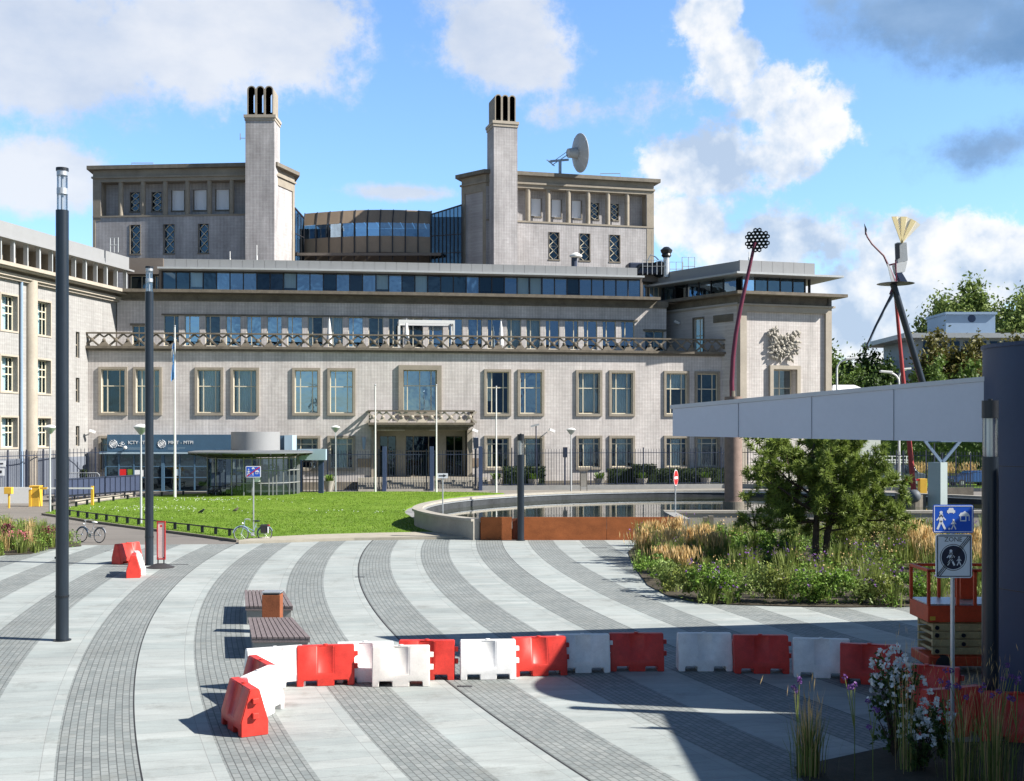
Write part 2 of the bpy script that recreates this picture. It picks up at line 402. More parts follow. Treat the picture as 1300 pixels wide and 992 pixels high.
def split(o, name=None, gap=.12):
    """each separate piece of a mesh becomes an object of its own"""
    me = o.data; n = len(me.vertices); par = list(range(n))
    def fd(a):
        while par[a] != a: par[a] = par[par[a]]; a = par[a]
        return a
    for p in me.polygons:
        v = p.vertices
        for k in v[1:]: par[fd(k)] = fd(v[0])
    isl = {}
    for p in me.polygons: isl.setdefault(fd(p.vertices[0]), []).append(p)
    bb = []
    for k, ps in isl.items():
        vs = [me.vertices[i].co for p in ps for i in p.vertices]
        bb.append([ps, [min(v[i] for v in vs) for i in range(3)], [max(v[i] for v in vs) for i in range(3)]])
    i = 0
    while i < len(bb):
        j = i + 1; hit = False
        while j < len(bb):
            if all(bb[i][1][t]-gap <= bb[j][2][t] and bb[j][1][t]-gap <= bb[i][2][t] for t in range(3)):
                bb[i] = [bb[i][0]+bb[j][0], [min(a,b) for a,b in zip(bb[i][1],bb[j][1])], [max(a,b) for a,b in zip(bb[i][2],bb[j][2])]]; bb.pop(j); hit = True
            else: j += 1
        if not hit: i += 1
    if len(bb) < 2: return
    nm = name or o.name.split('.')[0]
    for ps, _, _ in bb:
        m2 = bpy.data.meshes.new(nm); mp = {}; vv = []; ff = []
        for p in ps:
            f = []
            for k in p.vertices:
                if k not in mp: mp[k] = len(vv); vv.append(tuple(me.vertices[k].co))
                f.append(mp[k])
            ff.append(f)
        m2.from_pydata(vv, [], ff)
        for m_ in me.materials: m2.materials.append(m_)
        for a, b_ in zip(m2.polygons, ps): a.material_index = b_.material_index; a.use_smooth = b_.use_smooth
        c = bpy.data.objects.new(nm, m2); COL.objects.link(c); c.parent = o.parent
    bpy.data.objects.remove(o)
def kids(o): return [c for c in bpy.data.objects if c.parent == o]
def dup(root, loc, rz=0, label=None, group=None, scale=None):
    def cp(o, par):
        c = o.copy(); COL.objects.link(c)
        if par: c.parent = par
        for k in kids(o): cp(k, c)
        return c
    r = cp(root, None); r.location = loc; r.rotation_euler = (0, 0, rz)
    if scale: r.scale = (scale,)*3
    if label: r['label'] = label
    if group: r['group'] = group
    return r
def text_mesh(name, body, size, mat, parent, mtx, thick=.01, align='CENTER'):
    cu = bpy.data.curves.new(name, 'FONT'); cu.body = body; cu.size = size; cu.align_x = align; cu.align_y = 'CENTER'; cu.extrude = thick; cu.resolution_u = 2
    ob = bpy.data.objects.new('tmp', cu); COL.objects.link(ob)
    dg = bpy.context.evaluated_depsgraph_get()
    me = bpy.data.meshes.new_from_object(ob.evaluated_get(dg)); bpy.data.objects.remove(ob)
    me.transform(mtx); me.transform(root_matrix(parent).inverted()); me.materials.clear(); me.materials.append(mat)
    o = bpy.data.objects.new(name, me); COL.objects.link(o); o.parent = parent
    return o

# ------------------------------------------------------------------ facade frames
PATH = [(-36.6, 102.0)]; ULEN = 60.0; STEP = .5
_x, _y = PATH[0]
def ang(u): return R(4 + 8 * max(0, min(1, u / 57.0)))
k = 0
while k * STEP < ULEN + 4:
    a = ang(k * STEP); _x += STEP * math.cos(a); _y += STEP * math.sin(a); PATH.append((_x, _y)); k += 1
def MF(u, v, z):                           # main facade: u along, v outwards, z up
    uu = max(0, min(len(PATH) - 2.001, u / STEP)) if u > 0 else 0
    i = int(uu); f = uu - i
    x = PATH[i][0] + (PATH[i+1][0] - PATH[i][0]) * f; y = PATH[i][1] + (PATH[i+1][1] - PATH[i][1]) * f
    a = ang(u)
    if u < 0: x += u * math.cos(a); y += u * math.sin(a)
    return Vector((x + math.sin(a) * v, y - math.cos(a) * v, z))
def frame(o, d):
    d = Vector((d[0], d[1])).normalized(); n = Vector((d.y, -d.x))
    def f(u, v, z): return Vector((o[0] + d.x*u + n.x*v, o[1] + d.y*u + n.y*v, z))
    return f
def U(Mp, px, v=0, lo=-10, hi=70):
    for _ in range(40):
        m = (lo + hi) / 2; p = Mp(m, v, 0)
        if 650 + F * p.x / p.y < px: lo = m
        else: hi = m
    return (lo + hi) / 2
def Z(Mp, u, v, py): return zp(py, Mp(u, v, 0).y)

def wall(mb, Mp, u0, u1, z0, z1, v, ops, depth=.35, seg=3.0):
    us = {u0, u1}; zs = {z0, z1}
    n = max(1, int(abs(u1-u0) / seg))
    for k in range(n): us.add(u0 + (u1-u0)*k/n)
    for a, b_, c, d in ops: us |= {a, b_}; zs |= {c, d}
    us = sorted(us); zs = sorted(zs)
    for a, b_ in zip(us, us[1:]):
        if b_ - a < 1e-5: continue
        for c, d in zip(zs, zs[1:]):
            if d - c < 1e-5: continue
            mu, mz = (a+b_)/2, (c+d)/2
            if any(o[0] < mu < o[1] and o[2] < mz < o[3] for o in ops): continue
            mb.quad(Mp(a,v,c), Mp(b_,v,c), Mp(b_,v,d), Mp(a,v,d))
    for a, b_, c, d in ops:
        w = v - depth
        mb.quad(Mp(a,v,c), Mp(b_,v,c), Mp(b_,w,c), Mp(a,w,c))
        mb.quad(Mp(a,w,d), Mp(b_,w,d), Mp(b_,v,d), Mp(a,v,d))
        mb.quad(Mp(a,v,c), Mp(a,w,c), Mp(a,w,d), Mp(a,v,d))
        mb.quad(Mp(b_,w,c), Mp(b_,v,c), Mp(b_,v,d), Mp(b_,w,d))
def ring(mb, Mp, u0, u1, z0, z1, w, v0, v1):         # a rectangular surround outside the opening
    mb.mbox(Mp, u0-w, u1+w, v0, v1, z1, z1+w); mb.mbox(Mp, u0-w, u1+w, v0, v1, z0-w, z0)
    mb.mbox(Mp, u0-w, u0, v0, v1, z0, z1); mb.mbox(Mp, u1, u1+w, v0, v1, z0, z1)
def window(par, Mp, u0, u1, z0, z1, v, surround=.22, proj=.14, depth=.24, bars=((.24,.76),(.62,)), gl='glass', curt=None, smat='stone', fmat='cream', fw=.085, name='window', backing=True):
    f = MB()
    if surround: ring(f, Mp, u0, u1, z0, z1, surround, v - .02, v + proj)
    else: ring(f, Mp, u0+.06, u1-.06, z0+.06, z1-.06, .06, v-depth+.04, v-depth+.14)
    w = f.build(name, M[smat] if surround else M[fmat], par)
    w0 = v - depth
    s = MB()
    if surround: ring(s, Mp, u0+fw, u1-fw, z0+fw, z1-fw, fw, w0+.03, w0+.10)
    W, H = u1-u0, z1-z0
    for t in bars[0]: s.mbox(Mp, u0+W*t-fw/2, u0+W*t+fw/2, w0+.035, w0+.09, z0, z1)
    for t in bars[1]: s.mbox(Mp, u0, u1, w0+.03, w0+.095, z0+H*t-fw/2, z0+H*t+fw/2)
    if s.f: s.build('sash', M[fmat], w)
    p = MB(); p.quad(Mp(u0,w0+.02,z0), Mp(u1,w0+.02,z0), Mp(u1,w0+.02,z1), Mp(u0,w0+.02,z1)); p.build('pane', M[gl], w)
    if backing:
        b = MB()
        if curt:
            for c0, c1, zb in curt:           # pleated curtain strips
                n = max(4, int((c1-c0)*W/.09)); prev = None
                for k in range(n+1):
                    uu = u0 + W*(c0 + (c1-c0)*k/n); vv = w0 - .18 + (.04 if k % 2 else -.03)
                    if prev: b.quad(Mp(prev[0],prev[1],z0+H*zb), Mp(uu,vv,z0+H*zb), Mp(uu,vv,z1), Mp(prev[0],prev[1],z1))
                    prev = (uu, vv)
            b.build('curtain', M['curtain'], w)
    return w
# ================================================================== MAIN BUILDING
main = thing('courthouse_building', 'long pale brick courthouse with twin chimney towers behind the lawn and fence', 'building', tuple(MF(30, 0, 0)))
uS = 0.0; uE = U(MF, 921); UV = -4.5
# lower brick wall with its window openings
PAIRS = [((143.8,187.6)), ((265.7,311)), ((389,433.5)), ((631.8,674)), ((747.7,789.6)), ((858.8,898))]
CW = [x for p in PAIRS for x in p]
ops = []; wins = []
curt_sets = [None, [(0,.42,.05),(.55,1,.05)], [(.12,.9,.02)], [(.0,.30,0),(.3,.62,0),(.7,1,0)], None, [(.1,.5,.1)]]
for i, px in enumerate(CW):
    uc = U(MF, px, 0); hw = 1.0
    ops.append((uc-hw, uc+hw, 6.75, 10.5)); wins.append((uc-hw, uc+hw, 6.75, 10.5, i, 1))
    ops.append((uc-hw, uc+hw, 1.9, 4.55)); wins.append((uc-hw, uc+hw, 1.9, 4.55, i, 0))
cu0, cu1 = U(MF, 512), U(MF, 554.5)
ops.append((cu0, cu1, 6.95, 10.6))
pu0, pu1 = U(MF, 478), U(MF, 593)
ops.append((pu0, pu1, 0, 5.2))
b = MB(); wall(b, MF, uS, uE, 0, 12.3, 0, ops, .25)
b.build('brick_wall', M['brick'], main)
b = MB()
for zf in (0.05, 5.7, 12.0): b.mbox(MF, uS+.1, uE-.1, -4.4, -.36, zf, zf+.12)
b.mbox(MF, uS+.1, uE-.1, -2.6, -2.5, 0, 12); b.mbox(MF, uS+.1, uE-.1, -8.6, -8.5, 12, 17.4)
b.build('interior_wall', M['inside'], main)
glsel = ['glass_dark','glass','glass','glass','glass_sky','glass_sky','glass','glass_sky','glass','glass','glass','glass_dark']
csel = [[(.05,.3,0),(.35,.65,.0),(.7,.95,0)], [(.1,.35,0),(.5,.62,0),(.72,1,0)], [(.12,.88,0)], [(.1,.95,0)], None, None, [(.0,.3,.3)], None, [(.1,.95,.05)], [(.1,.95,.0)], [(0,1,.62)], [(0,1,.62)]]
for (a, c, z0, z1, i, up) in wins:
    if up: window(main, MF, a, c, z0, z1, 0, gl=glsel[i], curt=csel[i])
    else: window(main, MF, a, c, z0, z1, 0, gl='glass', bars=((.25,.75),(.8,)), curt=([(.25,.74,0)] if i in (5,7,8,9,10) else [(.0,.25,.0)]))
w = window(main, MF, cu0, cu1, 6.95, 10.6, 0, surround=.42, proj=.2, depth=.55, gl='glass_sky', bars=((.13,.5,.84),(.62,)), name='window')
# base course, ledge, balustrade
b = MB(); b.mbox(MF, uS, pu0-.4, 0, .12, 0, .7); b.mbox(MF, pu1+.4, uE, 0, .12, 0, .7); split(b.build('plinth', M['stone_dark'], main))
b = MB(); b.mbox(MF, uS-.2, uE, -.3, .42, 12.3, 12.52); b.mbox(MF, uS-.2, uE, -.3, .25, 12.12, 12.3)
b.mbox(MF, uS-.2, uE, .05, .35, 13.57, 13.70); b.build('balcony_ledge', M['stone_mid'], main)
def balustrade(Mp, u0, u1, v, z0, z1, pitch, mat, par):
    b = MB(); n = int(round((u1-u0)/pitch)); p = (u1-u0)/n; h = z1-z0; zc = (z0+z1)/2
    for k in range(n+1):
        u = u0 + k*p
        for sg in (-1, 1):
            b.bar(Mp(u-.62*sg, v, z0-.02), Mp(u+.62*sg, v, z1+.02), .15, .15, up=(0,1,0))
        b.sphere(Mp(u, v+.07, zc), .19, 8, (1,.7,1))
        if k < n:
            c = u + p/2
            q = [Mp(c-.46,v+.16,z0), Mp(c+.46,v+.16,z0), Mp(c+.46,v-.1,z0), Mp(c-.46,v-.1,z0)]
            t = Mp(c, v, z0+h*.62)
            for a_ in range(4): b.quad(q[a_], q[(a_+1)%4], t)
            b.sphere(Mp(c, v+.02, z0+h*.5), .16, 8)
            b.bar(Mp(c-.38, v, z1), Mp(c, v, z1-.28), .13, .1, up=(0,1,0)); b.bar(Mp(c+.38, v, z1), Mp(c, v, z1-.28), .13, .1, up=(0,1,0))
    return b.build('balustrade', M[mat], par)
balustrade(MF, uS+.4, uE-.4, .2, 12.52, 13.55, 1.98, 'stone_mid', main)
# upper terrace wall
ue0, ue1 = U(MF, 157, UV), U(MF, 846, UV)
o2 = []; band = []
pxs = [208 + 26.0*k for k in range(24)]
edges0 = [U(MF, 208, UV), U(MF, 812, UV)]
nb = 24; pb = (edges0[1]-edges0[0]) / nb
for k in range(nb):
    a = edges0[0] + k*pb; o2.append((a+.0, a+pb-.5, 12.9, 15.65)); band.append((a, a+pb-.5, k))
dl = (U(MF, 168, UV), U(MF, 184, UV), 12.4, 14.7); dr = (U(MF, 819, UV), U(MF, 843, UV), 12.4, 14.75)
o2 += [dl, dr]
b = MB(); wall(b, MF, ue0-.6, ue1, 12.2, 17.0, UV, o2, .4); b.build('upper_brick_wall', M['brick'], main)
b = MB(); b.mbox(MF, edges0[0]-.2, edges0[1]-.2, UV-.1, UV+.1, 15.65, 15.8); b.mbox(MF, ue0, ue1, UV, UV+.12, 16.95, 17.1)
b.mbox(MF, dl[0]-.2, dl[1]+.2, UV, UV+.1, 14.7, 14.9); b.mbox(MF, dr[0]-.2, dr[1]+.2, UV, UV+.1, 14.75, 14.95); b.build('string_course', M['stone_dark'], main)
gsq = ['glass','glass','glass','glass_sky','glass_sky','glass_sky','glass_sky','glass_sky']
rb = random.Random(3)
for a, c, k in band:
    right = rb.random() < .5
    cur = [(.0,.3,0)] if k in (3,6,7,15,20) else ([(0,1,0)] if k in (8,17,18,21,19) else None)
    window(main, MF, a, c, 12.9, 15.65, UV, surround=0, depth=.25, gl=rb.choice(gsq), bars=((.32,) if k % 5 else (.68,), ()), curt=cur, fmat='cream')
for d_ in (dl, dr):
    window(main, MF, *d_, UV, surround=0, depth=.3, gl='glass_dark', bars=((.5,), ()), name='door')
# frieze, cornice, flat roof
b = MB(); b.mbox(MF, ue0-.6, ue1+.2, UV-.2, UV-.02, 17.1, 17.62); b.build('frieze', M['stone_dark'], main)
b = MB(); b.mbox(MF, ue0-.2, ue1-1.0, UV-1.2, UV+1.25, 17.62, 17.9); b.build('cornice', M['stone_mid'], main)
CV = -7.2
c0, c1 = U(MF, 206, CV), U(MF, 812, CV)
# clerestory strip of glass
n = 37; pc = (c1-c0)/n; rb = random.Random(11)
cb = MB(); cb.mbox(MF, c0-3, c1+3.0, CV-.02, CV+.05, 17.86, 18.05); cb.mbox(MF, c0, c1, CV-6, CV-5.9, 17.8, 20.5); cb.build('strip_sill', M['dark_frame'], main)
for k in range(n):
    a = c0 + k*pc
    f = MB(); f.mbox(MF, a, a+.09, CV-.05, CV+.1, 18.0, 20.05); f.mbox(MF, a+.09, a+pc, CV-.04, CV+.06, 19.93, 20.05)
    w = f.build('strip_window', M['dark_frame'], main)
    p = MB(); p.quad(MF(a+.09,CV,18.0), MF(a+pc,CV,18.0), MF(a+pc,CV,19.95), MF(a+.09,CV,19.95))
    p.build('pane', M[rb.choice(['glass_sky','glass_sky','glass','glass_dark','glass'])], w)
    if rb.random() < .42:
        p = MB(); lo = rb.choice([18.0, 18.0, 18.6]); p.quad(MF(a+.12,CV-.15,lo), MF(a+pc-.03,CV-.15,lo), MF(a+pc-.03,CV-.15,19.95), MF(a+.12,CV-.15,19.95)); p.build('blind', M['curtain'], w)
p0, p1 = U(MF, 208, -6.2), U(MF, 809, -6.2)
b = MB()
npn = 44; pp = (p1-p0)/npn
for k in range(npn): b.mbox(MF, p0+k*pp+.012, p0+(k+1)*pp-.012, -6.5, -6.2, 20.2, 21.02)
b.mbox(MF, p0, p1, -6.6, -6.26, 20.1, 20.98)
b.build('roof_parapet', M['panel'], main)
b = MB(); b.mbox(MF, p0-.5, p1+.6, -8.4, -5.7, 20.05, 20.22); b.build('roof_ledge', M['white_dull'], main)
b = MB()
b.mbox(MF, p0, p1, -19, -6.5, 20.22, 20.35); b.mbox(MF, ue0-6, ue1+3, -40, UV-1.1, 17.5, 17.8)
b.mbox(MF, c0-.3, c0-.05, -19, CV+.1, 17.8, 20.2); b.mbox(MF, c1+.05, c1+.3, -19, CV+.1, 17.8, 20.2)
b.build('flat_roof', M['panel_br'], main)
# link blocks each end of the glass strip
b = MB(); l0, l1 = U(MF, 160, -8.5), U(MF, 207, -8.5); b.mbox(MF, l0, l1, -16, -8.5, 19.9, 21.4); b.mbox(MF, l0, l1, -16, -9.3, 17.8, 19.9)
r0, r1 = U(MF, 811, -8.2), U(MF, 850, -8.2); b.mbox(MF, r0, r1, -14, -8.2, 20.0, 21.0); b.mbox(MF, r0, r1, -14, -9, 17.8, 20.0)
split(b.build('link_block', M['panel_br'], main))
for a, c, v in ((l0+.3, l0+2.4, -9.2), (l0+2.6, l1-.4, -9.2), (r0+.3, r0+1.0, -8.9), (r0+1.3, r0+2.3, -8.9)):
    window(main, MF, a, c, 18.0, 19.8, v, surround=0, depth=.02, gl='glass_sky' if v > -9 else 'glass_dark', bars=((.5,), ()), backing=False, name='link_window')
# entrance balcony and portal
be0, be1 = U(MF, 467, 1.9), U(MF, 603, 1.9)
b = MB(); b.mbox(MF, be0, be1, 0, 1.9, 5.72, 5.92); b.mbox(MF, be0+.1, be1-.1, 0, 1.7, 5.55, 5.72); b.mbox(MF, be0, be1, 1.6, 1.88, 6.86, 7.0)
for u_ in (be0, be1-.28): b.mbox(MF, u_, u_+.28, 0, 1.6, 6.86, 7.0)
b.mbox(MF, be0+.5, be1-.5, 0, 1.2, 5.3, 5.55)
b.build('entrance_balcony', M['stone_mid'], main)
bb = balustrade(MF, be0+.45, be1-.45, 1.74, 5.92, 6.86, 1.85, 'stone_pale', main)
def side_bal(u_):
    b = MB()
    for t in (.45, 1.2):
        for sg in (-1, 1): b.bar(MF(u_, t-.4*sg, 5.92), MF(u_, t+.4*sg, 6.86), .1, .1, up=(1,0,0))
    return b
side_bal(be0+.14).build('side_balustrade', M['stone_mid'], main); side_bal(be1-.14).build('side_balustrade', M['stone_mid'], main)
PV = -1.3
b = MB(); ds = [(U(MF,482,PV), U(MF,503,PV)), (U(MF,515,PV), U(MF,554,PV)), (U(MF,566,PV), U(MF,588,PV))]
wall(b, MF, pu0, pu1, 1.1, 5.2, PV, [(a,c,1.12,4.75) for a,c in ds], .3)
b.mbox(MF, pu0, pu0+.02, PV, 0, 0, 5.2); b.mbox(MF, pu0, pu1, PV-.3, 0, 5.2, 5.3); b.mbox(MF, pu0, pu1, PV-.5, 1.2, .9, 1.1)
b.mbox(MF, pu0-.45, pu0, 0, .22, 0, 5.3); b.mbox(MF, pu1, pu1+.45, 0, .22, 0, 5.3)
b.build('portal', M['stone'], main)
for a, c in ds: window(main, MF, a, c, 1.12, 4.75, PV, surround=0, depth=.25, gl='glass_dark', bars=((.5,) if c-a < 2 else (.25,.75), (.62,)), fmat='stone_dark', name='entrance_door')
b = MB()
for k in range(6): b.mbox(MF, pu0-1.6+.0, pu1+1.6, 1.0+.34*(5-k)-.34*0, 1.34+.34*(5-k), 0, .18*(k+1))
b.mbox(MF, pu0-1.6, pu1+1.6, .24, 1.0, 0, 1.08)
b.build('entrance_steps', M['conc_pale'], main)
for px, py in ((462,562),(603,562)):
    u_ = U(MF, px, .3); b = MB(); z_ = Z(MF,u_,.3,py); c_ = MF(u_, .3, z_)
    b.tube([c_+Vector((0,0,-.6)), c_+Vector((0,0,.45))], [.11,.2], 6); b.bar(MF(u_,0,z_+.2), c_+Vector((0,0,.2)), .05); b.build('wall_lantern', M['grey_blue'], main)
for px0, px1 in ((454,471),(594,608)):
    b = MB(); b.mbox(MF, U(MF,px0), U(MF,px1), 0, .06, Z(MF,30,0,593), Z(MF,30,0,582)); b.build('wall_plaque', M['bronze'], main)

# ------------------------------------------------------------------ right wing
F0 = (20.9, 108.0); dR = (9.07, 2.7); dS = (-5.8, 8.0)
MR = frame(F0, dR); MS = frame((F0[0] + dS[0]*2, F0[1] + dS[1]*2), (-dS[0], -dS[1]))   # MS: u grows towards the front corner
WS = 2*math.hypot(*dS); uR1 = U(MR, 1056)
ru0, ru1 = U(MR, 982), U(MR, 1012)
b = MB(); fw = .62
pu_a, pu_b = .62, uR1-.62
wall(b, MR, pu_a, pu_b, 0, 16.15, -.25, [(ru0, ru1, 6.4, 10.9)], 1.0, 2.5)
b.build('wing_front_wall', M['brick'], main)
b = MB(); s0 = U(MS, 845, 0); wall(b, MS, 0, WS-.4, 0, 17.0, 0, [(U(MS,881),U(MS,893),12.6,15.9)], .3); b.build('wing_side_wall', M['brick'], main)
b = MB()
b.mbox(MR, 0, .62, -.5, .0, 0, 16.7); b.mbox(MR, uR1-.62, uR1, -.5, .0, 0, 16.7); b.mbox(MR, .62, uR1-.62, -.5, .0, 16.15, 16.7)
b.mbox(MS, WS-.45, WS-.002, -.4, .03, 0, 16.7)
b.build('stone_surround', M['stone_pale'], main)
b = MB(); b.mbox(MR, -.15, uR1+.3, -.5, .16, 16.7, 16.86); b.mbox(MS, 0, WS+.1, -.4, .16, 16.72, 16.84); b.build('wing_moulding', M['stone_pale'], main)
b = MB(); b.mbox(MR, -.05, uR1-.3, -8, -.35, 16.86, 17.62); b.mbox(MS, 0, WS-.4, -.5, -.12, 16.84, 17.62); b.build('wing_frieze', M['stone_dark'], main)
def P2(Mp, u, v): p = Mp(u, v, 0); return (p.x, p.y)
b = MB(); poly = [P2(MR,-.9,1.15), P2(MR,uR1+1.0,1.15), P2(MR,uR1+1.0,-16), P2(MS,0,-6), P2(MS,0,.95), P2(MS,WS-.3,1.15)]
b.prism(poly, 17.62, 17.9); b.build('wing_cornice', M['stone_mid'], main)
b = MB(); wall(b, frame(P2(MR,uR1-.01,0), (-.30,.95)), 0, 16, 0, 17.6, 0, [], .3); b.build('wing_end_wall', M['brick'], main)
window(main, MR, ru0, ru1, 6.4, 10.9, -.25, surround=.35, proj=.3, depth=.95, bars=((.5,),(.62,)), gl='glass', name='window', smat='stone_pale')
window(main, MS, U(MS,881), U(MS,893), 12.6, 15.9, 0, surround=.12, proj=.1, depth=.28, bars=((.5,),(.5,)), gl='glass_dark', smat='stone_dark')
b = MB(); b.mbox(MS, U(MS,906), U(MS,931), 0, .08, 15.3, 16.0)
for k in range(7): b.mbox(MS, U(MS,906)+.1, U(MS,931)-.1, .08, .12, 15.34+.09*k, 15.39+.09*k)
b.build('vent_grille', M['stone_dark'], main)
# wing roof storey
wg = .9
q0 = U(MR, 950); q1 = U(MR, 1031)
gs = [(q0+(q1-q0)*k/5, q0+(q1-q0)*(k+1)/5) for k in range(5)]
for a, c in gs:
    f = MB(); f.mbox(MR, a, a+.1, -1.4, -1.25, 17.9, 19.55); f.mbox(MR, a, c, -1.4, -1.27, 17.9, 18.0); w = f.build('strip_window', M['dark_frame'], main)
    p = MB(); p.quad(MR(a+.1,-1.32,18), MR(c,-1.32,18), MR(c,-1.32,19.5), MR(a+.1,-1.32,19.5)); p.build('pane', M['glass_sky' if a < q0+.1 else 'glass_dark'], w)
f = MB(); f.mbox(MR, q0+.1, q1, -3, -2.9, 17.9, 19.5); f.mbox(MR, q1-.05, q1+.08, -9, -1.25, 17.9, 19.5); f.mbox(MR, q1+.5, q1+.62, -1.6, -1.3, 17.9, 19.5); f.mbox(MS, .5, WS-1.2, -3.2, -3.1, 17.9, 19.5); f.build('roof_storey_wall', M['dark_frame'], main)
ns = 11
for k in range(ns):
    a = .4 + (WS-2.0)*k/ns; c = .4 + (WS-2.0)*(k+1)/ns
    f = MB(); f.mbox(MS, a, a+.09, -1.15, -1.0, 17.9, 19.5); w = f.build('strip_window', M['dark_frame'], main)
    p = MB(); p.quad(MS(a+.09,-1.08,18), MS(c,-1.08,18), MS(c,-1.08,19.45), MS(a+.09,-1.08,19.45)); p.build('pane', M['glass_sky' if k % 3 else 'glass_dark'], w)
b = MB(); b.prism([P2(MR,-.75,.75), P2(MR,uR1+.85,.75), P2(MR,uR1+.85,-14), P2(MS,.2,-6), P2(MS,.2,.55), P2(MS,WS-.3,.75)], 19.5, 19.68); b.build('wing_roof_ledge', M['white_dull'], main)
b = MB(); e1 = U(MR, 1036)
npn = 7
for k in range(npn): b.mbox(MR, .02+(e1-.02)*k/npn+.012, .02+(e1-.02)*(k+1)/npn-.012, -.5, -.2, 19.68, 20.85)
b.mbox(MS, .4, WS-.25, -.5, -.2, 19.68, 20.82); b.mbox(MR, e1-.4, e1-.03, -9, -.55, 19.68, 20.8)
b.build('wing_roof_parapet', M['panel'], main)
# sculpted relief: a cluster of twisting forms
rr = random.Random(21); b = MB()
cu_ = U(MR, 996, 0)
for k in range(150):
    du, dz = rr.uniform(-1.45,1.45), rr.uniform(-1.35,1.35)
    if abs(du) < .45 and dz > .75: continue
    if abs(du) > .9 and dz < -.2 and rr.random() < .5: continue
    p = MR(cu_+du, -.08+rr.uniform(0,.12), 13.25+dz); an = rr.uniform(0, 6.3); ln = rr.uniform(.25,.6)
    d = MR(1,0,0)-MR(0,0,0)
    q = p + d*math.cos(an)*ln + Vector((0,0,math.sin(an)*ln)); m_ = (p+q)/2 - Vector((0,rr.uniform(.05,.16),0)) + Vector((rr.uniform(-.1,.1),0,rr.uniform(-.1,.1)))
    b.tube([p, m_, q], [rr.uniform(.06,.1), rr.uniform(.09,.15), rr.uniform(.04,.08)], 7)
b.build('wall_relief', M['conc_pale'], main, smooth=True)

# ------------------------------------------------------------------ towers
TL0 = (xp(118,126.9), 126.9); TL1 = (xp(349,125.2), 125.2); TL2 = (xp(374,129.6), 129.6)
MTL = frame(TL0, (TL1[0]-TL0[0], TL1[1]-TL0[1])); LTL = math.dist(TL0, TL1)
MTS = frame(TL1, (TL2[0]-TL1[0], TL2[1]-TL1[1])); LTS = math.dist(TL1, TL2)
TR0 = (xp(617,128.6), 128.6); TR1 = (xp(830,133.5), 133.5); TRb = (xp(586,131.2), 131.2)
MTR = frame(TR0, (TR1[0]-TR0[0], TR1[1]-TR0[1])); LTR = math.dist(TR0, TR1)
MTT = frame(TRb, (TR0[0]-TRb[0], TR0[1]-TRb[1])); LTT = math.dist(TRb, TR0)
def diamond_window(Mp, u0, u1, z0, z1, v, depth=.35, white=False):
    f = MB(); f.mbox(Mp, u0-.1, u1+.1, v-.02, v+.06, z0-.15, z0); f.mbox(Mp, u0-.05, u0+.02, v-.1, v+.04, z0, z1); f.mbox(Mp, u1-.02, u1+.05, v-.1, v+.04, z0, z1)
    w = f.build('tower_window', M['stone_dark'], main)
    p = MB(); p.quad(Mp(u0,v-depth+.02,z0), Mp(u1,v-depth+.02,z0), Mp(u1,v-depth+.02,z1), Mp(u0,v-depth+.02,z1))
    p.build('pane' if not white else 'blind', M['glass_dark' if not white else 'blind'], w)
    if not white:
        s = MB(); n = 3; h = (z1-z0)/n; uc = (u0+u1)/2; hw = (u1-u0)/2*.9; vv = v-depth+.1
        for k in range(n):
            a = z0+k*h
            pts = [(uc,a),(uc+hw,a+h/2),(uc,a+h),(uc-hw,a+h/2)]
            for t in range(4):
                s.bar(Mp(pts[t][0],vv,pts[t][1]), Mp(pts[(t+1)%4][0],vv,pts[(t+1)%4][1]), .07, .07, up=(0,1,0))
        s.mbox(Mp, u0, u1, vv-.06, vv-.04, (z0+z1)/2-.02, (z0+z1)/2+.02)
        s.build('lattice', M['cream'], w)
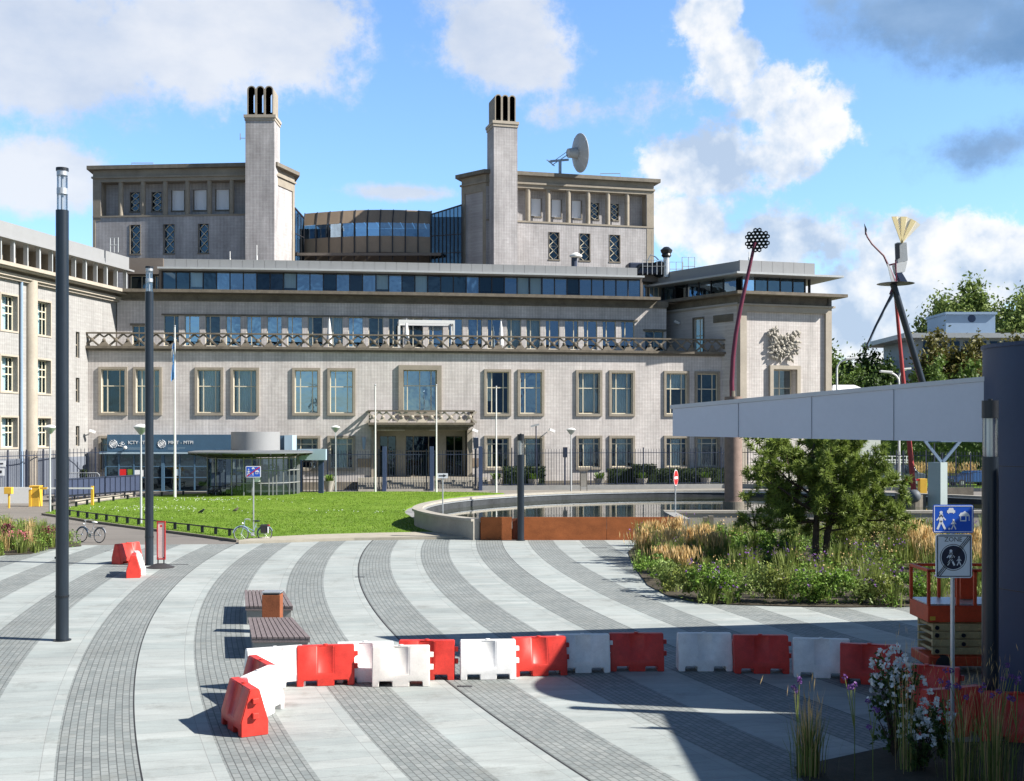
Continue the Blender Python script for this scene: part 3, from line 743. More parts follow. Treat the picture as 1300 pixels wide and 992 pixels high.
def tower(Mp, Lf, cols, topw, loww, side, sL, back, flip):
    lg0, lg1 = (.9, Lf-.3) if not flip else (.3, Lf-.9)
    ops = [(lg0, lg1, 28.3, 31.9)] + loww
    b = MB(); wall(b, Mp, 0, Lf, 14, 32.3, 0, ops, 0.001, 4)
    for a, c, z0, z1 in loww:      # reveals
        wall(b, Mp, a, c, z0, z1, 0, [(a, c, z0, z1)], .4)
    wall(b, Mp, lg0, lg1, 28.3, 31.9, -1.3, [t[:4] for t in topw], .25, 4)
    b.mbox(Mp, lg0, lg1, -1.3, -.02, 28.1, 28.3)
    b.build('tower_wall', M['brick2'], main)
    b = MB(); wall(b, side, .55, sL-.5, 14, 31.4, -.08, [], .1); b.build('tower_side_wall', M['brick2'], main)
    b = MB(); wall(b, back[0], 0, back[1], 14, 32.3, 0, [], .1)
    b.build('tower_end_wall', M['brick2'], main)
    b = MB()
    b.mbox(side, 0, .55, -.2, .02, 14, 31.4); b.mbox(side, sL-.5, sL, -.2, .02, 14, 31.4); b.mbox(side, 0, sL, -.3, .03, 31.4, 32.3)
    b.mbox(side, -.1, sL+.1, -.3, .2, 32.3, 32.5); b.mbox(side, 0, sL, -.4, .0, 32.5, 33.2)
    e = (0, .85) if not flip else (Lf-.85, Lf)
    b.mbox(Mp, e[0], e[1], -.3, .04, 14 if flip else 27.8, 32.3); b.mbox(Mp, 0, Lf, -1.5, .05, 31.9, 32.3)
    b.mbox(Mp, -.1, Lf+.1, -1.5, .22, 32.3, 32.5); b.mbox(Mp, 0, Lf, -1.5, .02, 32.5, 33.2)
    b.mbox(Mp, 0, Lf, -.1, .08, 28.12, 28.3); b.mbox(Mp, lg0-.35, lg0-.004, -1.6, -.06, 28.05, 31.9); b.mbox(Mp, lg1+.004, lg1+.29, -1.6, -.06, 28.05, 31.9)
    b.mbox(Mp, 0 if not flip else Lf-.28, .28 if not flip else Lf, -.3, .05, 14, 27.8)
    b.build('tower_stonework', M['stone'], main)
    for u_ in cols:
        c = MB(); p = Mp(u_, -.28, 0); c.cyl(p.x, p.y, 28.3, 31.9, .27, 14); c.build('column', M['stone'], main, smooth=True)
    for t in topw:
        diamond_window(Mp, t[0], t[1], t[2], t[3], -1.3, .25, t[4])
    for a, c, z0, z1 in loww: diamond_window(Mp, a, c, z0, z1, 0, .4)
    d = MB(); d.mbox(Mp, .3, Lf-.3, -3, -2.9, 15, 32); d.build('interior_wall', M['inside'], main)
u_ = lambda px: U(MTL, px, 0)
uw = lambda px: U(MTL, px, -1.3)
cols = [u_(x) for x in (152.3, 180.5, 208.8, 237, 265, 293.5)]
tw = [(uw(165.5), uw(177), 29.0, 31.05, False), (uw(193), uw(205), 29.0, 31.05, False)] + [(uw(a), uw(c), 29.0, 31.2, True) for a, c in ((218,234),(246,262.5),(274,291))]
lw = [(u_(a), u_(c), 24.2, 27.3) for a, c in ((165,178),(208,221),(252,264.5))]
tower(MTL, LTL, cols, tw, lw, MTS, LTS, (frame((TL0[0]-1,TL0[1]+12), (1, -12)), 12.04), False)
u_ = lambda px: U(MTR, px, 0)
uw = lambda px: U(MTR, px, -1.3)
cols = [u_(x) for x in (671, 696.5, 722.3, 747.3, 772.5, 797)]
tw = [(uw(a), uw(c), 29.1, 31.1, True) for a, c in ((674,687),(700,712.5),(725.5,738))] + [(uw(a), uw(c), 29.1, 30.95, False) for a, c in ((750,760),(775.5,785))]
lw = [(u_(a), u_(c), 24.2, 27.2) for a, c in ((697,710),(736,749),(774,787))]
tower(MTR, LTR, cols, tw, lw, MTT, LTT, (frame(TR1, (-3.0,12)), 12.4), True)
def eave(par, pts, z0, z1, out):
    b = MB(); cx = sum(p[0] for p in pts)/len(pts); cy = sum(p[1] for p in pts)/len(pts)
    q = []
    for i, p in enumerate(pts):
        a = Vector(pts[i-1]); c = Vector(pts[(i+1) % len(pts)]); p = Vector(p)
        n1 = Vector(((p-a).y, -(p-a).x)).normalized(); n2 = Vector(((c-p).y, -(c-p).x)).normalized(); n_ = (n1+n2); n_ = n_ / max(.4, n_.dot(n1))
        q.append(tuple(p + n_*out))
    b.prism(q, z0, z1); return b.build('tower_eave', M['stone_dark'], par)
eave(main, [TL0, TL1, TL2, (TL2[0]-3, TL2[1]+9), (TL0[0]-1, TL0[1]+12)], 33.2, 33.6, .55)
eave(main, [TRb, TR0, TR1, (TR1[0]-3.0, TR1[1]+12), (TRb[0]+4, TRb[1]+11)], 33.2, 33.6, .6)
def chimney(o, d, w, dep, z1, z2, flip=False):
    Mp = frame(o, d)
    b = MB(); b.mbox(Mp, 0, w, -dep, 0, 14, z1-.45); c = b.build('chimney', M['brick2'], main)
    b = MB(); b.mbox(Mp, -.16, w+.16, -dep-.16, .16, z1-.3, z1); b.mbox(Mp, -.08, w+.08, -dep-.08, .08, z1-.6, z1-.3); b.build('chimney_band', M['stone_pale'], c)
    # three open arched flues side by side
    b = MB(); l_ = MB(); m = .18; ww = w-.3; fw = ww/3; r = fw/2; zs = z2 - r
    for k in range(3):
        uc = .15 + fw*(k+.5)
        prof_o = [(uc-r, z1)] + [(uc-r*math.cos(math.pi*t/10), zs + r*math.sin(math.pi*t/10)) for t in range(11)] + [(uc+r, z1)]
        ri = r-.11
        prof_l = [(uc-(r-.13), z1+.02)] + [(uc-(r-.13)*math.cos(math.pi*t/10), zs + (r-.13)*math.sin(math.pi*t/10)) for t in range(11)] + [(uc+(r-.13), z1+.02)]
        for a, c2 in zip(prof_l, prof_l[1:]): l_.quad(Mp(a[0],-dep+.2,a[1]), Mp(c2[0],-dep+.2,c2[1]), Mp(c2[0],-.22,c2[1]), Mp(a[0],-.22,a[1]))
        prof_i = [(uc-ri, z1)] + [(uc-ri*math.cos(math.pi*t/10), zs + ri*math.sin(math.pi*t/10)) for t in range(11)] + [(uc+ri, z1)]
        v0, v1 = -dep+.15, -.15
        for i in range(len(prof_o)-1):
            a, c2 = prof_o[i], prof_o[i+1]; e, f = prof_i[i], prof_i[i+1]
            for v in (v0, v1): b.quad(Mp(a[0],v,a[1]), Mp(c2[0],v,c2[1]), Mp(f[0],v,f[1]), Mp(e[0],v,e[1]))
            b.quad(Mp(a[0],v0,a[1]), Mp(c2[0],v0,c2[1]), Mp(c2[0],v1,c2[1]), Mp(a[0],v1,a[1]))
            b.quad(Mp(e[0],v0,e[1]), Mp(f[0],v0,f[1]), Mp(f[0],v1,f[1]), Mp(e[0],v1,e[1]))
    b.build('chimney_flues', M['stone'], c); b = l_
    b.mbox(Mp, .2, w-.2, -dep+.2, -.25, z1, z1+.3)  # black inner faces put the darkness inside the flues into the colour
    b.build('flue_dark_faces', M['matte_black'], c)
    b.build('flue_dark_faces', M['matte_black'], c)
    return c
chimney((xp(311.5,124.0), 124.0), (1, 0), 3.05, 2.9, 38.4, 41.5)
chimney((xp(627,126.6), 126.6), (.965, .26), 2.62, 3.0, 38.5, 41.4)
# bronze link between the towers
pts = []
for k in range(11):
    px = 385 + 16.2*k; t = k/10; d = 133.5 - 1.5*math.sin(math.pi*t) - (1.5*t)
    pts.append((px, d))
b = MB(); g = MB()
for (pa, da), (pb_, db) in zip(pts, pts[1:]):
    A = Vector((xp(pa+.6,da), da, 0)); B = Vector((xp(pb_-.6,db), db, 0)); up = Vector((0,0,1)); bk = Vector((0,1.1,0))
    b.quad(A+up*28.4, B+up*28.4, B+bk+up*30.0, A+bk+up*30.0)
    b.quad(A+up*25.1, B+up*25.1, B+up*26.9, A+up*26.9)
    b.quad(A+bk+up*30, B+bk+up*30, B+bk*12+up*30, A+bk*12+up*30)
lk = b.build('bronze_link', M['bronze'], main)
for (pa, da), (pb_, db) in zip(pts, pts[1:]):
    A = Vector((xp(pa+.6,da), da+.08, 0)); B = Vector((xp(pb_-.6,db), db+.08, 0)); up = Vector((0,0,1))
    g = MB(); g.quad(A+up*26.9, B+up*26.9, B+up*28.4, A+up*28.4); g.build('link_pane', M['glass_sky'], lk)
b = MB()
for pa, da in pts: 
    A = Vector((xp(pa,da), da-.03, 0)); b.bar(A+Vector((0,0,24.2)), A+Vector((0,0,28.4)), .12, .14); b.bar(A+Vector((0,0,28.4)), A+Vector((0,1.1,30.02)), .10, .08)
b.build('link_ribs', M['dark_frame'], lk)
b = MB(); b.quad(*[Vector((xp(p_,136), 136, z_)) for p_, z_ in ((380,22),(560,22),(560,28.5),(380,28.5))]); b.bar((xp(375,131),131,24.8),(xp(560,131),131,24.8),.5,.3); b.build('link_base', M['panel_br'], lk)
for (p_a, d_a, z_a, p_b, d_b, z_b, n) in ((547,132,29.4,586,130.6,30.2,8),(374.5,130.2,29.8,386,133,29.2,3)):
    A = Vector((xp(p_a,d_a), d_a, 0)); B = Vector((xp(p_b,d_b), d_b, 0))
    b = MB(); b.quad(A+Vector((0,0,22)), B+Vector((0,0,22)), B+Vector((0,0,z_b)), A+Vector((0,0,z_a))); gw = b.build('glass_screen', M['glass_dark'], main)
    b = MB()
    for k in range(n+1):
        t = k/n; P_ = A.lerp(B, t); b.bar(P_+Vector((0,-.05,22)), P_+Vector((0,-.05,z_a+(z_b-z_a)*t)), .09)
    for z_ in (25.0, 27.0): b.bar(A+Vector((0,-.05,z_)), B+Vector((0,-.05,z_)), .08)
    b.bar(A+Vector((0,-.05,z_a)), B+Vector((0,-.05,z_b)), .14)
    b.build('screen_frame', M['dark_frame'], gw)
b = MB(); b.quad(*[Vector((xp(p_,134.5), 134.5, z_)) for p_, z_ in ((545,22),(590,22),(590,29.6),(545,29.6))]); b.build('interior_wall', M['inside'], main)

# ================================================================== LEFT WING
wing = thing('office_wing', 'bright white brick side wing with tan pilasters running towards the camera at the left', 'building', (-38, 95, 0))
dW = (.184, .983)
O_ = (-35.4-.187*46, 108.5-46); MW = frame(O_, dW)
LW = math.dist(O_, (-35.4, 108.5))
uu = lambda px, v=0: U(MW, px, v, -10, 60)
cA = uu(55); pitch = uu(55) - uu(12)
ops = []; wl = []
wz = [(3.9, 6.2), (8.2, 10.9), (12.9, 15.6)]
for k in range(5):
    c = uu(54.5) - k*pitch
    for z0, z1 in wz: ops.append((c-1.05, c+1.05, z0, z1)); wl.append((c-1.05, c+1.05, z0, z1))
for z0, z1 in ((11.4,13.6),(7.6,9.7),(3.9,5.6)): ops.append((uu(96.2), uu(101), z0, z1))
ops.append((uu(147.5), uu(154), 12.8, 15.6))
b = MB(); wall(b, MW, 0, LW, 0, 17.0, 0, ops, .55, 4); b.build('brick_wall', M['brick_wing'], wing)
for a, c, z0, z1 in wl:
    window(wing, MW, a, c, z0, z1, 0, surround=.14, proj=.06, depth=.5, bars=((.35,.75),(.72,.5)), gl='glass', curt=[(.0,.8,0)], smat='stone_pale')
for z0, z1 in ((11.4,13.6),(7.6,9.7),(3.9,5.6)): window(wing, MW, uu(96.2), uu(101), z0, z1, 0, surround=0, depth=.3, bars=((),(.5,)), gl='glass', fmat='stone')
window(wing, MW, uu(147.5), uu(154), 12.8, 15.6, 0, surround=.1, proj=.05, depth=.3, bars=((.5,),(.6,)), gl='glass', smat='stone')
for px in (38, -12, 77):
    c = MB(); p = MW(uu(px), .1, 0); c.cyl(p.x, p.y, 0, 17.0, .5, 18); c.build('pilaster', M['stone_pale'], wing, smooth=True)
for px in (25,):
    c = MB(); p = MW(uu(px), .16, 0); c.cyl(p.x, p.y, 0, 17.0, .12, 8); c.build('drainpipe', M['grey_blue'], wing, smooth=True)
b = MB(); b.mbox(MW, 0, LW, 0, .1, 0, 3.0); b.build('base_cladding', M['fence_grey'], wing)
b = MB(); b.mbox(MW, 0, LW, -.4, .5, 17.0, 17.25); b.mbox(MW, 0, LW, -.4, .3, 16.8, 17.0); b.mbox(MW, 0, LW+.0, -1.5, 1.2, 17.62, 17.9); b.mbox(MW, 0, LW, -1, 1.0, 17.5, 17.62); b.build('cornice', M['stone_pale'], wing)
b = MB(); b.mbox(MW, 0, LW, -.4, .02, 17.25, 17.5); b.build('frieze', M['stone'], wing)
b = MB(); b.mbox(MW, 0, LW-.1, -4, .3, 20.0, 21.1); b.mbox(MW, 0, LW-.1, -12, .1, 20.9, 21.0); b.mbox(MW, 0, LW+.6, -4, .45, 19.85, 20.0); b.build('roof_parapet', M['panel'], wing)
b = MB(); b.mbox(MW, 0, LW, -2.3, -2.2, 17.9, 19.9); b.mbox(MW, 0, LW, -14, -.5, 17.0, 17.6); b.build('roof_storey_wall', M['inside'], wing)
b = MB()
for k in range(26):
    u_ = LW - .15 - k*1.72
    if u_ < 0: break
    b.mbox(MW, u_-.05, u_+.05, -.25, .12, 17.9, 19.9)
    if k % 2 == 0: b.mbox(MW, u_-.28, u_-.2, -.1, .22, 17.9, 20.5)
split(b.build('loggia_post', M['white_dull'], wing), gap=.05)
b = MB()
for k in range(26):
    u_ = LW - .15 - k*1.72
    if u_ < 0: break
    b.mbox(MW, u_-.12, u_+.0, -2.2, -.9, 17.9, 19.9)
split(b.build('loggia_partition', M['stone'], wing))
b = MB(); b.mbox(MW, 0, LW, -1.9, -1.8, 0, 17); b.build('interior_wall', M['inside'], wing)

# ================================================================== ENTRANCE PAVILION
pv = thing('security_pavilion', 'blue glazed security pavilion with lettered fascia and round glass drum beside the lawn', 'pavilion', (-24, 100, 0))
MP = frame((xp(134,101), 101.0), (1, .05))
up_ = lambda px, v=0: U(MP, px, v, -5, 40)
b = MB(); f0, f1 = up_(136), up_(306); b.mbox(MP, f0, f1, -5, 0, 3.45, 4.87); b.mbox(MP, f0-.6, f1, -4.9, .25, 3.2, 3.42)
fas = b.build('fascia', M['blue_fascia'], pv)
b = MB(); b.mbox(MP, f0-.6, f1, .22, .34, 3.22, 3.36); b.build('gutter', M['blue_pale'], pv)
cells = [134, 151, 170, 189, 208, 228, 247, 267]
b = MB(); g = MB()
for px in cells: b.mbox(MP, up_(px)-.05, up_(px)+.06, -.1, .05, 0, 3.25)
for z_ in (.02, 1.15, 2.1, 3.12): b.mbox(MP, up_(134), up_(267), -.08, .03, z_, z_+.08)
b.mbox(MP, up_(205), up_(209), -.1, .08, 0, 3.2)
b.build('glazing_bars', M['blue_frame'], pv)
for a, c in zip(cells, cells[1:]):
    g = MB(); g.quad(MP(up_(a),-.02,0), MP(up_(c),-.02,0), MP(up_(c),-.02,3.2), MP(up_(a),-.02,3.2)); g.build('pane', M['glass_dark'], pv)
b = MB(); b.mbox(MP, up_(134), up_(151), -4, -.9, 0, 3.2); b.build('pale_inner_wall', M['blue_pale'], pv)
b = MB(); b.mbox(MP, up_(134), up_(300), -5, -4.9, 0, 3.4); b.mbox(MP, up_(134), up_(300), -4.9, -.1, 0, .06); b.build('interior_wall', M['inside'], pv)
for px0, px1, py, mt in ((152,160,600,'red'),(162,169,600,'leaf_per'),(171,182,601,'sign_white'),(222,229,600,'blue_pale'),(234,240,602,'sign_blue'),(241,246,601,'sign_blue')):
    b = MB(); z_ = Z(MP, 5, 0, py); b.mbox(MP, up_(px0), up_(px1), .0, .02, z_-.28, z_+.28) if mt != 'sign_blue' else b.mbox(MP, up_(px0), up_(px1), -.6, -.3, z_-.3, z_+.25)
    b.build('notice', M['sign_red' if mt == 'red' else mt], pv)
# lettering and emblems on the fascia
ax = MP(1,0,0)-MP(0,0,0); mrot = Matrix((( ax.x, 0, 0-MP(0,-1,0).x+MP(0,0,0).x, 0), (ax.y, 0, -1, 0), (0, 1, 0, 0), (0,0,0,1)))
def mtx_at(Mp, u, v, z):
    a = (Mp(u+.5,v,z)-Mp(u-.5,v,z)).normalized(); n_ = Vector((a.y,-a.x,0)); p = Mp(u,v,z)
    return Matrix(((a.x,0,n_.x,p.x),(a.y,0,n_.y,p.y),(0,1,0,p.z),(0,0,0,1)))
zt = Z(MP, 5, 0, 562.2)
text_mesh('lettering', 'ICTY - TPIY', .40, M['sign_white'], pv, mtx_at(MP, up_(177.5), .02, zt))
text_mesh('lettering', 'MICT - MTPI', .40, M['sign_white'], pv, mtx_at(MP, up_(229.5), .02, zt))
for pa, pb_ in ((162,193),(213,235)):
    b = MB()
    b.mbox(MP, up_(pa), up_(pb_), 0, .01, zt-.47, zt-.445); b.mbox(MP, up_(pa), up_(pb_)-.5, 0, .01, zt-.57, zt-.545); b.build('lettering_rule', M['blue_pale'], pv)
def ringpts(Mp, uc, zc, r, a0, a1, n, v=.03): return [Mp(uc+r*math.cos(R(a0+(a1-a0)*k/n)), v, zc+r*math.sin(R(a0+(a1-a0)*k/n))) for k in range(n+1)]
for px in (144, 205.5):
    b = MB(); uc = up_(px); zc = zt-.1
    b.tube(ringpts(MP, uc, zc, .19, 0, 360, 20), .016, 4)
    b.tube(ringpts(MP, uc, zc, .10, 0, 360, 14), .014, 4)
    for an in (0, 45, 90, 135):
        c_, s_ = math.cos(R(an))*.19, math.sin(R(an))*.19
        b.tube([MP(uc-c_,.03,zc-s_), MP(uc+c_,.03,zc+s_)], .012, 4)
    for a0, a1 in ((100, 262), (80, -82)):
        b.tube(ringpts(MP, uc, zc, .30, a0, a1, 14), .02, 4)
        for k in range(7):
            an = R(a0 + (a1-a0)*(k+.5)/7); p = MP(uc+.30*math.cos(an), .03, zc+.30*math.sin(an)); q = MP(uc+.38*math.cos(an+.2), .03, zc+.38*math.sin(an+.2)); b.bar(p, q, .026)
    b.build('wreath_emblem', M['sign_white'], pv)
b = MB(); uc = up_(154.3); zc = zt-.1     # scales emblem
b.bar(MP(uc-.17,.03,zc+.02), MP(uc+.17,.03,zc+.15), .04); b.bar(MP(uc-.05,.03,zc-.2), MP(uc+.05,.03,zc+.2), .04)
for du, dz in ((-.17,-.08),(.15,.04)): b.tube(ringpts(MP, uc+du, zc+dz, .11, 180, 360, 6), .02, 4)
b.bar(MP(uc-.12,.03,zc-.2), MP(uc+.15,.03,zc-.2), .03); b.build('scales_emblem', M['sign_white'], pv)
b = MB(); p = MP(up_(161), .5, 3.75); b.sphere(p, .16, 12); b.bar(MP(up_(161),0,3.75), p, .05); b.build('dome_camera', M['white'], pv, smooth=True)
# upper cylinder, pale block, lintel and columns on the right
b = MB(); b.cyl(xp(324.5,97), 97, 3.3, 5.1, 1.97, 48); b.build('roof_cylinder', M['panel'], pv, smooth=True)
b = MB(); b.box(xp(354,98.5), xp(362,98.5), 98.5, 100.5, 3.4, 4.8); b.build('blue_block', M['blue_fascia'], pv)
b = MB(); b.box(xp(361,98), xp(371,98), 98, 100, 3.4, 4.82); b.build('pale_block', M['blue_pale'], pv)
b = MB(); b.box(xp(378,96), xp(413.5,96), 96, 96.6, 2.8, 3.7); b.build('porch_lintel', M['blue_pale'], pv)
b = MB(); b.box(xp(404,96.2), xp(410,96.2), 96.2, 96.6, 0, 2.8); b.box(xp(380,99), xp(384,99), 99, 99.3, 0, 2.8); split(b.build('porch_column', M['navy'], pv))
b = MB()
for k in range(5): b.box(xp(384+4.5*k,98)-.03, xp(384+4.5*k,98)+.03, 98, 98.06, 0, 2.7)
for z_ in (.1,1.1,2.6): b.box(xp(383,98), xp(404,98), 98.0, 98.06, z_, z_+.06)
b.build('porch_gate', M['dark_frame'], pv)
DX, DY, DR = -21.0, 96.0, 3.7
M['canopy_grey'] = pm('canopy_grey', (.15,.165,.18), .1, 1, .5)
b = MB(); g = MB(); nseg = 40
for k in range(nseg):
    an = math.pi + math.pi*k/nseg*1.12
    x, y = DX+DR*math.cos(an), DY+DR*math.sin(an)
    if (an > R(268) and k % 2 == 0) or k % 5 == 0: b.bar((x,y,0),(x,y,3.1), .07, .07)
for z_ in (.03, 1.05, 2.05, 3.0):
    b.tube([(DX+DR*math.cos(R(a)), DY+DR*math.sin(R(a)), z_) for a in range(262 if z_ in (1.05,2.05) else 180, 381, 6)], .04, 5)
b.build('drum_frame', M['panel'], pv)
g = MB()
for k in range(30):
    a0, a1 = math.pi + 1.12*math.pi*k/30, math.pi + 1.12*math.pi*(k+1)/30
    g.quad(*[(DX+(DR-.03)*math.cos(a), DY+(DR-.03)*math.sin(a), z) for a, z in ((a0,0),(a1,0),(a1,3.05),(a0,3.05))])
g.build('drum_glass', M['glass_dark'], pv)
b = MB()
for px in (266, 272.5, 279, 286, 293, 300, 307, 311): b.box(xp(px,94.6)-.05, xp(px,94.6)+.05, 94.6, 94.7, 0, 3.1)
b.box(xp(264,94.55), xp(312,94.55), 94.5, 94.6, 3.0, 3.2); b.box(xp(264,94.55), xp(312,94.55), 94.5, 94.6, 0, .1); b.build('turnstile_screen', M['dark_frame'], pv)
b = MB()
for z_ in (1.0,): b.box(xp(264,93), xp(311,93), 93, 93.05, .75, .82)
for k in range(8): b.box(xp(264+6.6*k,93)-.03, xp(264+6.6*k,93)+.03, 93, 93.05, 0, .8)
b.box(xp(264,93), xp(311,93), 93, 93.5, .35, .5)
b.build('low_bench_rail', M['dark_frame'], pv)
b = MB(); b.lathe(-20.9, 94.6, [(.01,3.62),(4.4,3.60),(4.9,3.52),(4.9,3.42),(4.4,3.30),(3.8,3.15),(.01,3.12)], 56); b.build('disc_canopy', M['canopy_grey'], pv, smooth=True)
b = MB(); b.lathe(-20.9, 94.6, [(4.8,3.40),(4.4,3.28),(3.8,3.12),(.01,3.10)], 56); b.build('underside_shade', M['dark_frame'], pv)  # dark disc added below the canopy, its colour stands in for shade
b = MB()
for k in range(24):
    an = 2*math.pi*k/24; b.bar((-20.9+3.6*math.cos(an), 94.6+3.6*math.sin(an), 3.18), (-20.9+4.85*math.cos(an), 94.6+4.85*math.sin(an), 3.38), .1, .14)
b.build('canopy_ribs', M['dark_frame'], pv)
b = MB(); b.box(xp(323,92.1), xp(330,92.1), 92.15, 92.2, 1.2, 1.9); b.box(xp(293,94.4), xp(299,94.4), 94.4, 94.45, 1.7, 2.1); b.build('notice', M['sign_white'], pv)
# ================================================================== GROUND
b = MB(); b.quad((-700,-60,0),(700,-60,0),(700,900,0),(-700,900,0)); struct('road', b, M['asphalt'], 'grey asphalt road and surrounding ground', 'ground')
def sheet(name, poly, z, mat, label, cat): 
    b = MB(); b.quad(*[(x, y, z) for x, y in poly]); return struct(name, b, mat, label, cat)
plz = [(-60,50.5), (-22.7,52.4), gp(303,691), gp(450,686.5), gp(606,684.5), gp(608,686.5), (7.8,55.1), (7.8,60.2), (45,60.2), (60,55), (60,-8), (-60,-8)]
sheet('plaza', plz, .006, M['plaza'], 'plaza paved in curved stripes of pale slabs and grey pavers', 'plaza')
sheet('forecourt', [gp(60,640),gp(120,630),gp(200,625.5),(-45,118),(45,118),(30,96),gp(640,627.5),gp(560,634),gp(440,627),gp(260,629),gp(200,631.5),gp(120,640)], .010, M['forecourt'], 'pale forecourt path in front of the courthouse fence', 'path')
lawn_pts = [gp(*p) for p in ((56,654),(90,659),(120,664),(165,670),(212,676),(258,682),(304,688.5),(330,685),(400,681.5),(470,679.5),(530,678.4),(574,677.6),(560,672),(540,666),(525,660.5),(515,654),(513,650.5),(518,646.5),(528,643),(545,638),(565,634),(595,630.5),(640,627.7),(600,626.4),(520,625.6),(440,625.8),(340,626.8),(262,628.0),(225,629.3),(200,631),(160,634.5),(120,639.5),(88,645.5),(66,650))]
b = MB(); b.prism(lawn_pts, -.05, .10); struct('lawn', b, M['lawn'], 'bright green lawn in front of the courthouse', 'lawn')
def pip(x, y, poly):
    c = False; j = len(poly)-1
    for i in range(len(poly)):
        (xi, yi), (xj, yj) = poly[i], poly[j]
        if (yi > y) != (yj > y) and x < (xj-xi)*(y-yi)/(yj-yi)+xi: c = not c
        j = i
    return c
# dark kerb round the left of the lawn, pale kerb along the plaza
def strip(pts, w0, w1, z0, z1):
    b = MB(); P_ = [Vector(p) for p in pts]; L_ = []; R_ = []
    for i, p in enumerate(P_):
        d = (P_[min(i+1,len(P_)-1)] - P_[max(i-1,0)]).normalized(); n_ = Vector((d.y,-d.x)); L_.append(p+n_*w0); R_.append(p+n_*w1)
    for i in range(len(P_)-1):
        c = [L_[i], L_[i+1], R_[i+1], R_[i]]
        b.hexa([(q.x,q.y,z0) for q in c] + [(q.x,q.y,z1) for q in c])
    return b
b = strip(lawn_pts[0:7], .0, .16, 0, .12); struct('kerb', b, M['stone_dark'], 'dark kerb between lawn and road', 'kerb')
b = strip([gp(40,652)]+lawn_pts[0:1]+lawn_pts[0:1], 0, .01, 0, .01)
kp = [gp(303,691), gp(450,686.5), gp(606,684.5)]
b = MB(); poly = [gp(304,689.2),gp(330,685.6),gp(400,682),(gp(470,680.0)),gp(530,678.9),gp(590,678.4),gp(600,681),gp(606,684.4),gp(450,686.4),gp(303,690.9)]
b.prism(poly, 0, .13); struct('kerb', b, M['kerb'], 'pale stone kerb between lawn and plaza', 'kerb')
sheet('gravel_strip', [gp(590,678.6),gp(574,678.2),gp(558,672),gp(538,666),gp(522,660.5),gp(511,654),gp(509,650),gp(515,645.5),gp(528,642),gp(548,640),gp(560,650),gp(600,668)], .016, M['gravel'], 'pale gravel strip at the foot of the pool wall', 'path')
# lawn blades and daisies
b = MB(); rg = random.Random(5); b.mi = 0; cnt = 0
xs = [p[0] for p in lawn_pts]; ys = [p[1] for p in lawn_pts]
while cnt < 36000:
    x = rg.uniform(min(xs), max(xs)); y = rg.uniform(min(ys), max(ys))
    if not pip(x, y, lawn_pts): continue
    if y > 75 and rg.random() < .5: continue
    cnt += 1; an = rg.uniform(0, 6.28); w = rg.uniform(.01,.025); h = rg.uniform(.03,.08)
    dx, dy = math.cos(an)*w, math.sin(an)*w; l = rg.uniform(-.05,.05)
    b.quad((x-dx,y-dy,.1), (x+dx,y+dy,.1), (x+l,y+rg.uniform(-.05,.05),.1+h))
b.mi = 1
for cx, cy, rx, ry, n in ((*gp(190,648),4,3,60), (*gp(270,637),5,3,80), (*gp(450,652),4,2,20), (*gp(240,650),7,5,30)):
    for _ in range(n):
        x, y = rg.gauss(cx, rx/2), rg.gauss(cy, ry/2)
        if pip(x, y, lawn_pts): s_ = .022; b.quad((x-s_,y,.17),(x+s_,y,.17),(x+s_,y+s_,.20),(x-s_,y+s_,.20))
o = b.build('grass', [M['grass_blade'], M['fl_white']]); tag(o, 'short lawn grass blades dotted with white daisies', 'grass', None, 'stuff')

# ================================================================== POOL
PC = (14.0, 64.5); PR = 18.9
def arc(r, a0, a1, n):
    o = []
    for k in range(n+1):
        a = a0+(a1-a0)*k/n; rr = r - max(0, a-185)/25.7*.9; o.append((PC[0]+rr*math.cos(R(a)), PC[1]+rr*math.sin(R(a))))
    return o
aw0 = 210.7; aw1 = math.degrees(math.asin((60.4-64.5)/PR))
wat = [p for p in arc(PR-.5, aw0-1, aw1, 60)] + [(32.5,60.45),(7.75,60.45),(7.75,55.55),(-1.5,55.55)]
b = MB(); b.quad(*[(x,y,.5) for x,y in wat]); struct('water', b, M['water'], 'dark still water of the round reflecting pool', 'water')
pool = thing('round_pool', 'large round reflecting pool basin with pale stone rim between lawn and planting bed', 'pool', (14,64.5,0))
def arcwall(r0, r1, z0, z1, a0, a1, n=70):
    b = MB(); A = arc(r0,a0,a1,n); B = arc(r1,a0,a1,n)
    for i in range(n):
        b.hexa([(*A[i],z0),(*A[i+1],z0),(*B[i+1],z0),(*B[i],z0),(*A[i],z1),(*A[i+1],z1),(*B[i+1],z1),(*B[i],z1)])
    return b
arcwall(PR-.05, PR+.50, .88, 1.0, aw0, aw1).build('rim', M['conc_pale'], pool)
arcwall(PR+.05, PR+.38, 0, .88, aw0, aw1).build('outer_wall', M['conc_pale'], pool)
arcwall(PR-.14, PR+.02, .80, .86, aw0, aw1).build('metal_lip', M['steel'], pool)
arcwall(PR-.10, PR+.05, .1, .80, aw0, aw1).build('inner_wall', M['inside'], pool)
cw = thing('corten_wall', 'rusty orange steel wall panels closing the front of the pool', 'wall', (3,55.2,0))
cx_ = [xp(610,55.3), xp(650,55.3), xp(658.5,55.3), xp(770,55.3), xp(858,55.3)]
for i, (a, c) in enumerate(zip(cx_, cx_[1:])):
    b = MB(); 
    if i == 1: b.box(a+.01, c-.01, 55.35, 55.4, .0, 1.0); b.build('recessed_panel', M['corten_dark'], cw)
    else: b.box(a+.008, c-.008, 55.2, 55.3, 0, 1.07); b.box(a+.008, c-.008, 55.3, 55.55, .98, 1.05); b.build('panel', M['corten'], cw)
lw_ = thing('concrete_wall', 'pale concrete wall at the back of the planting bed beside the rusty steel', 'wall', (16,60,0))
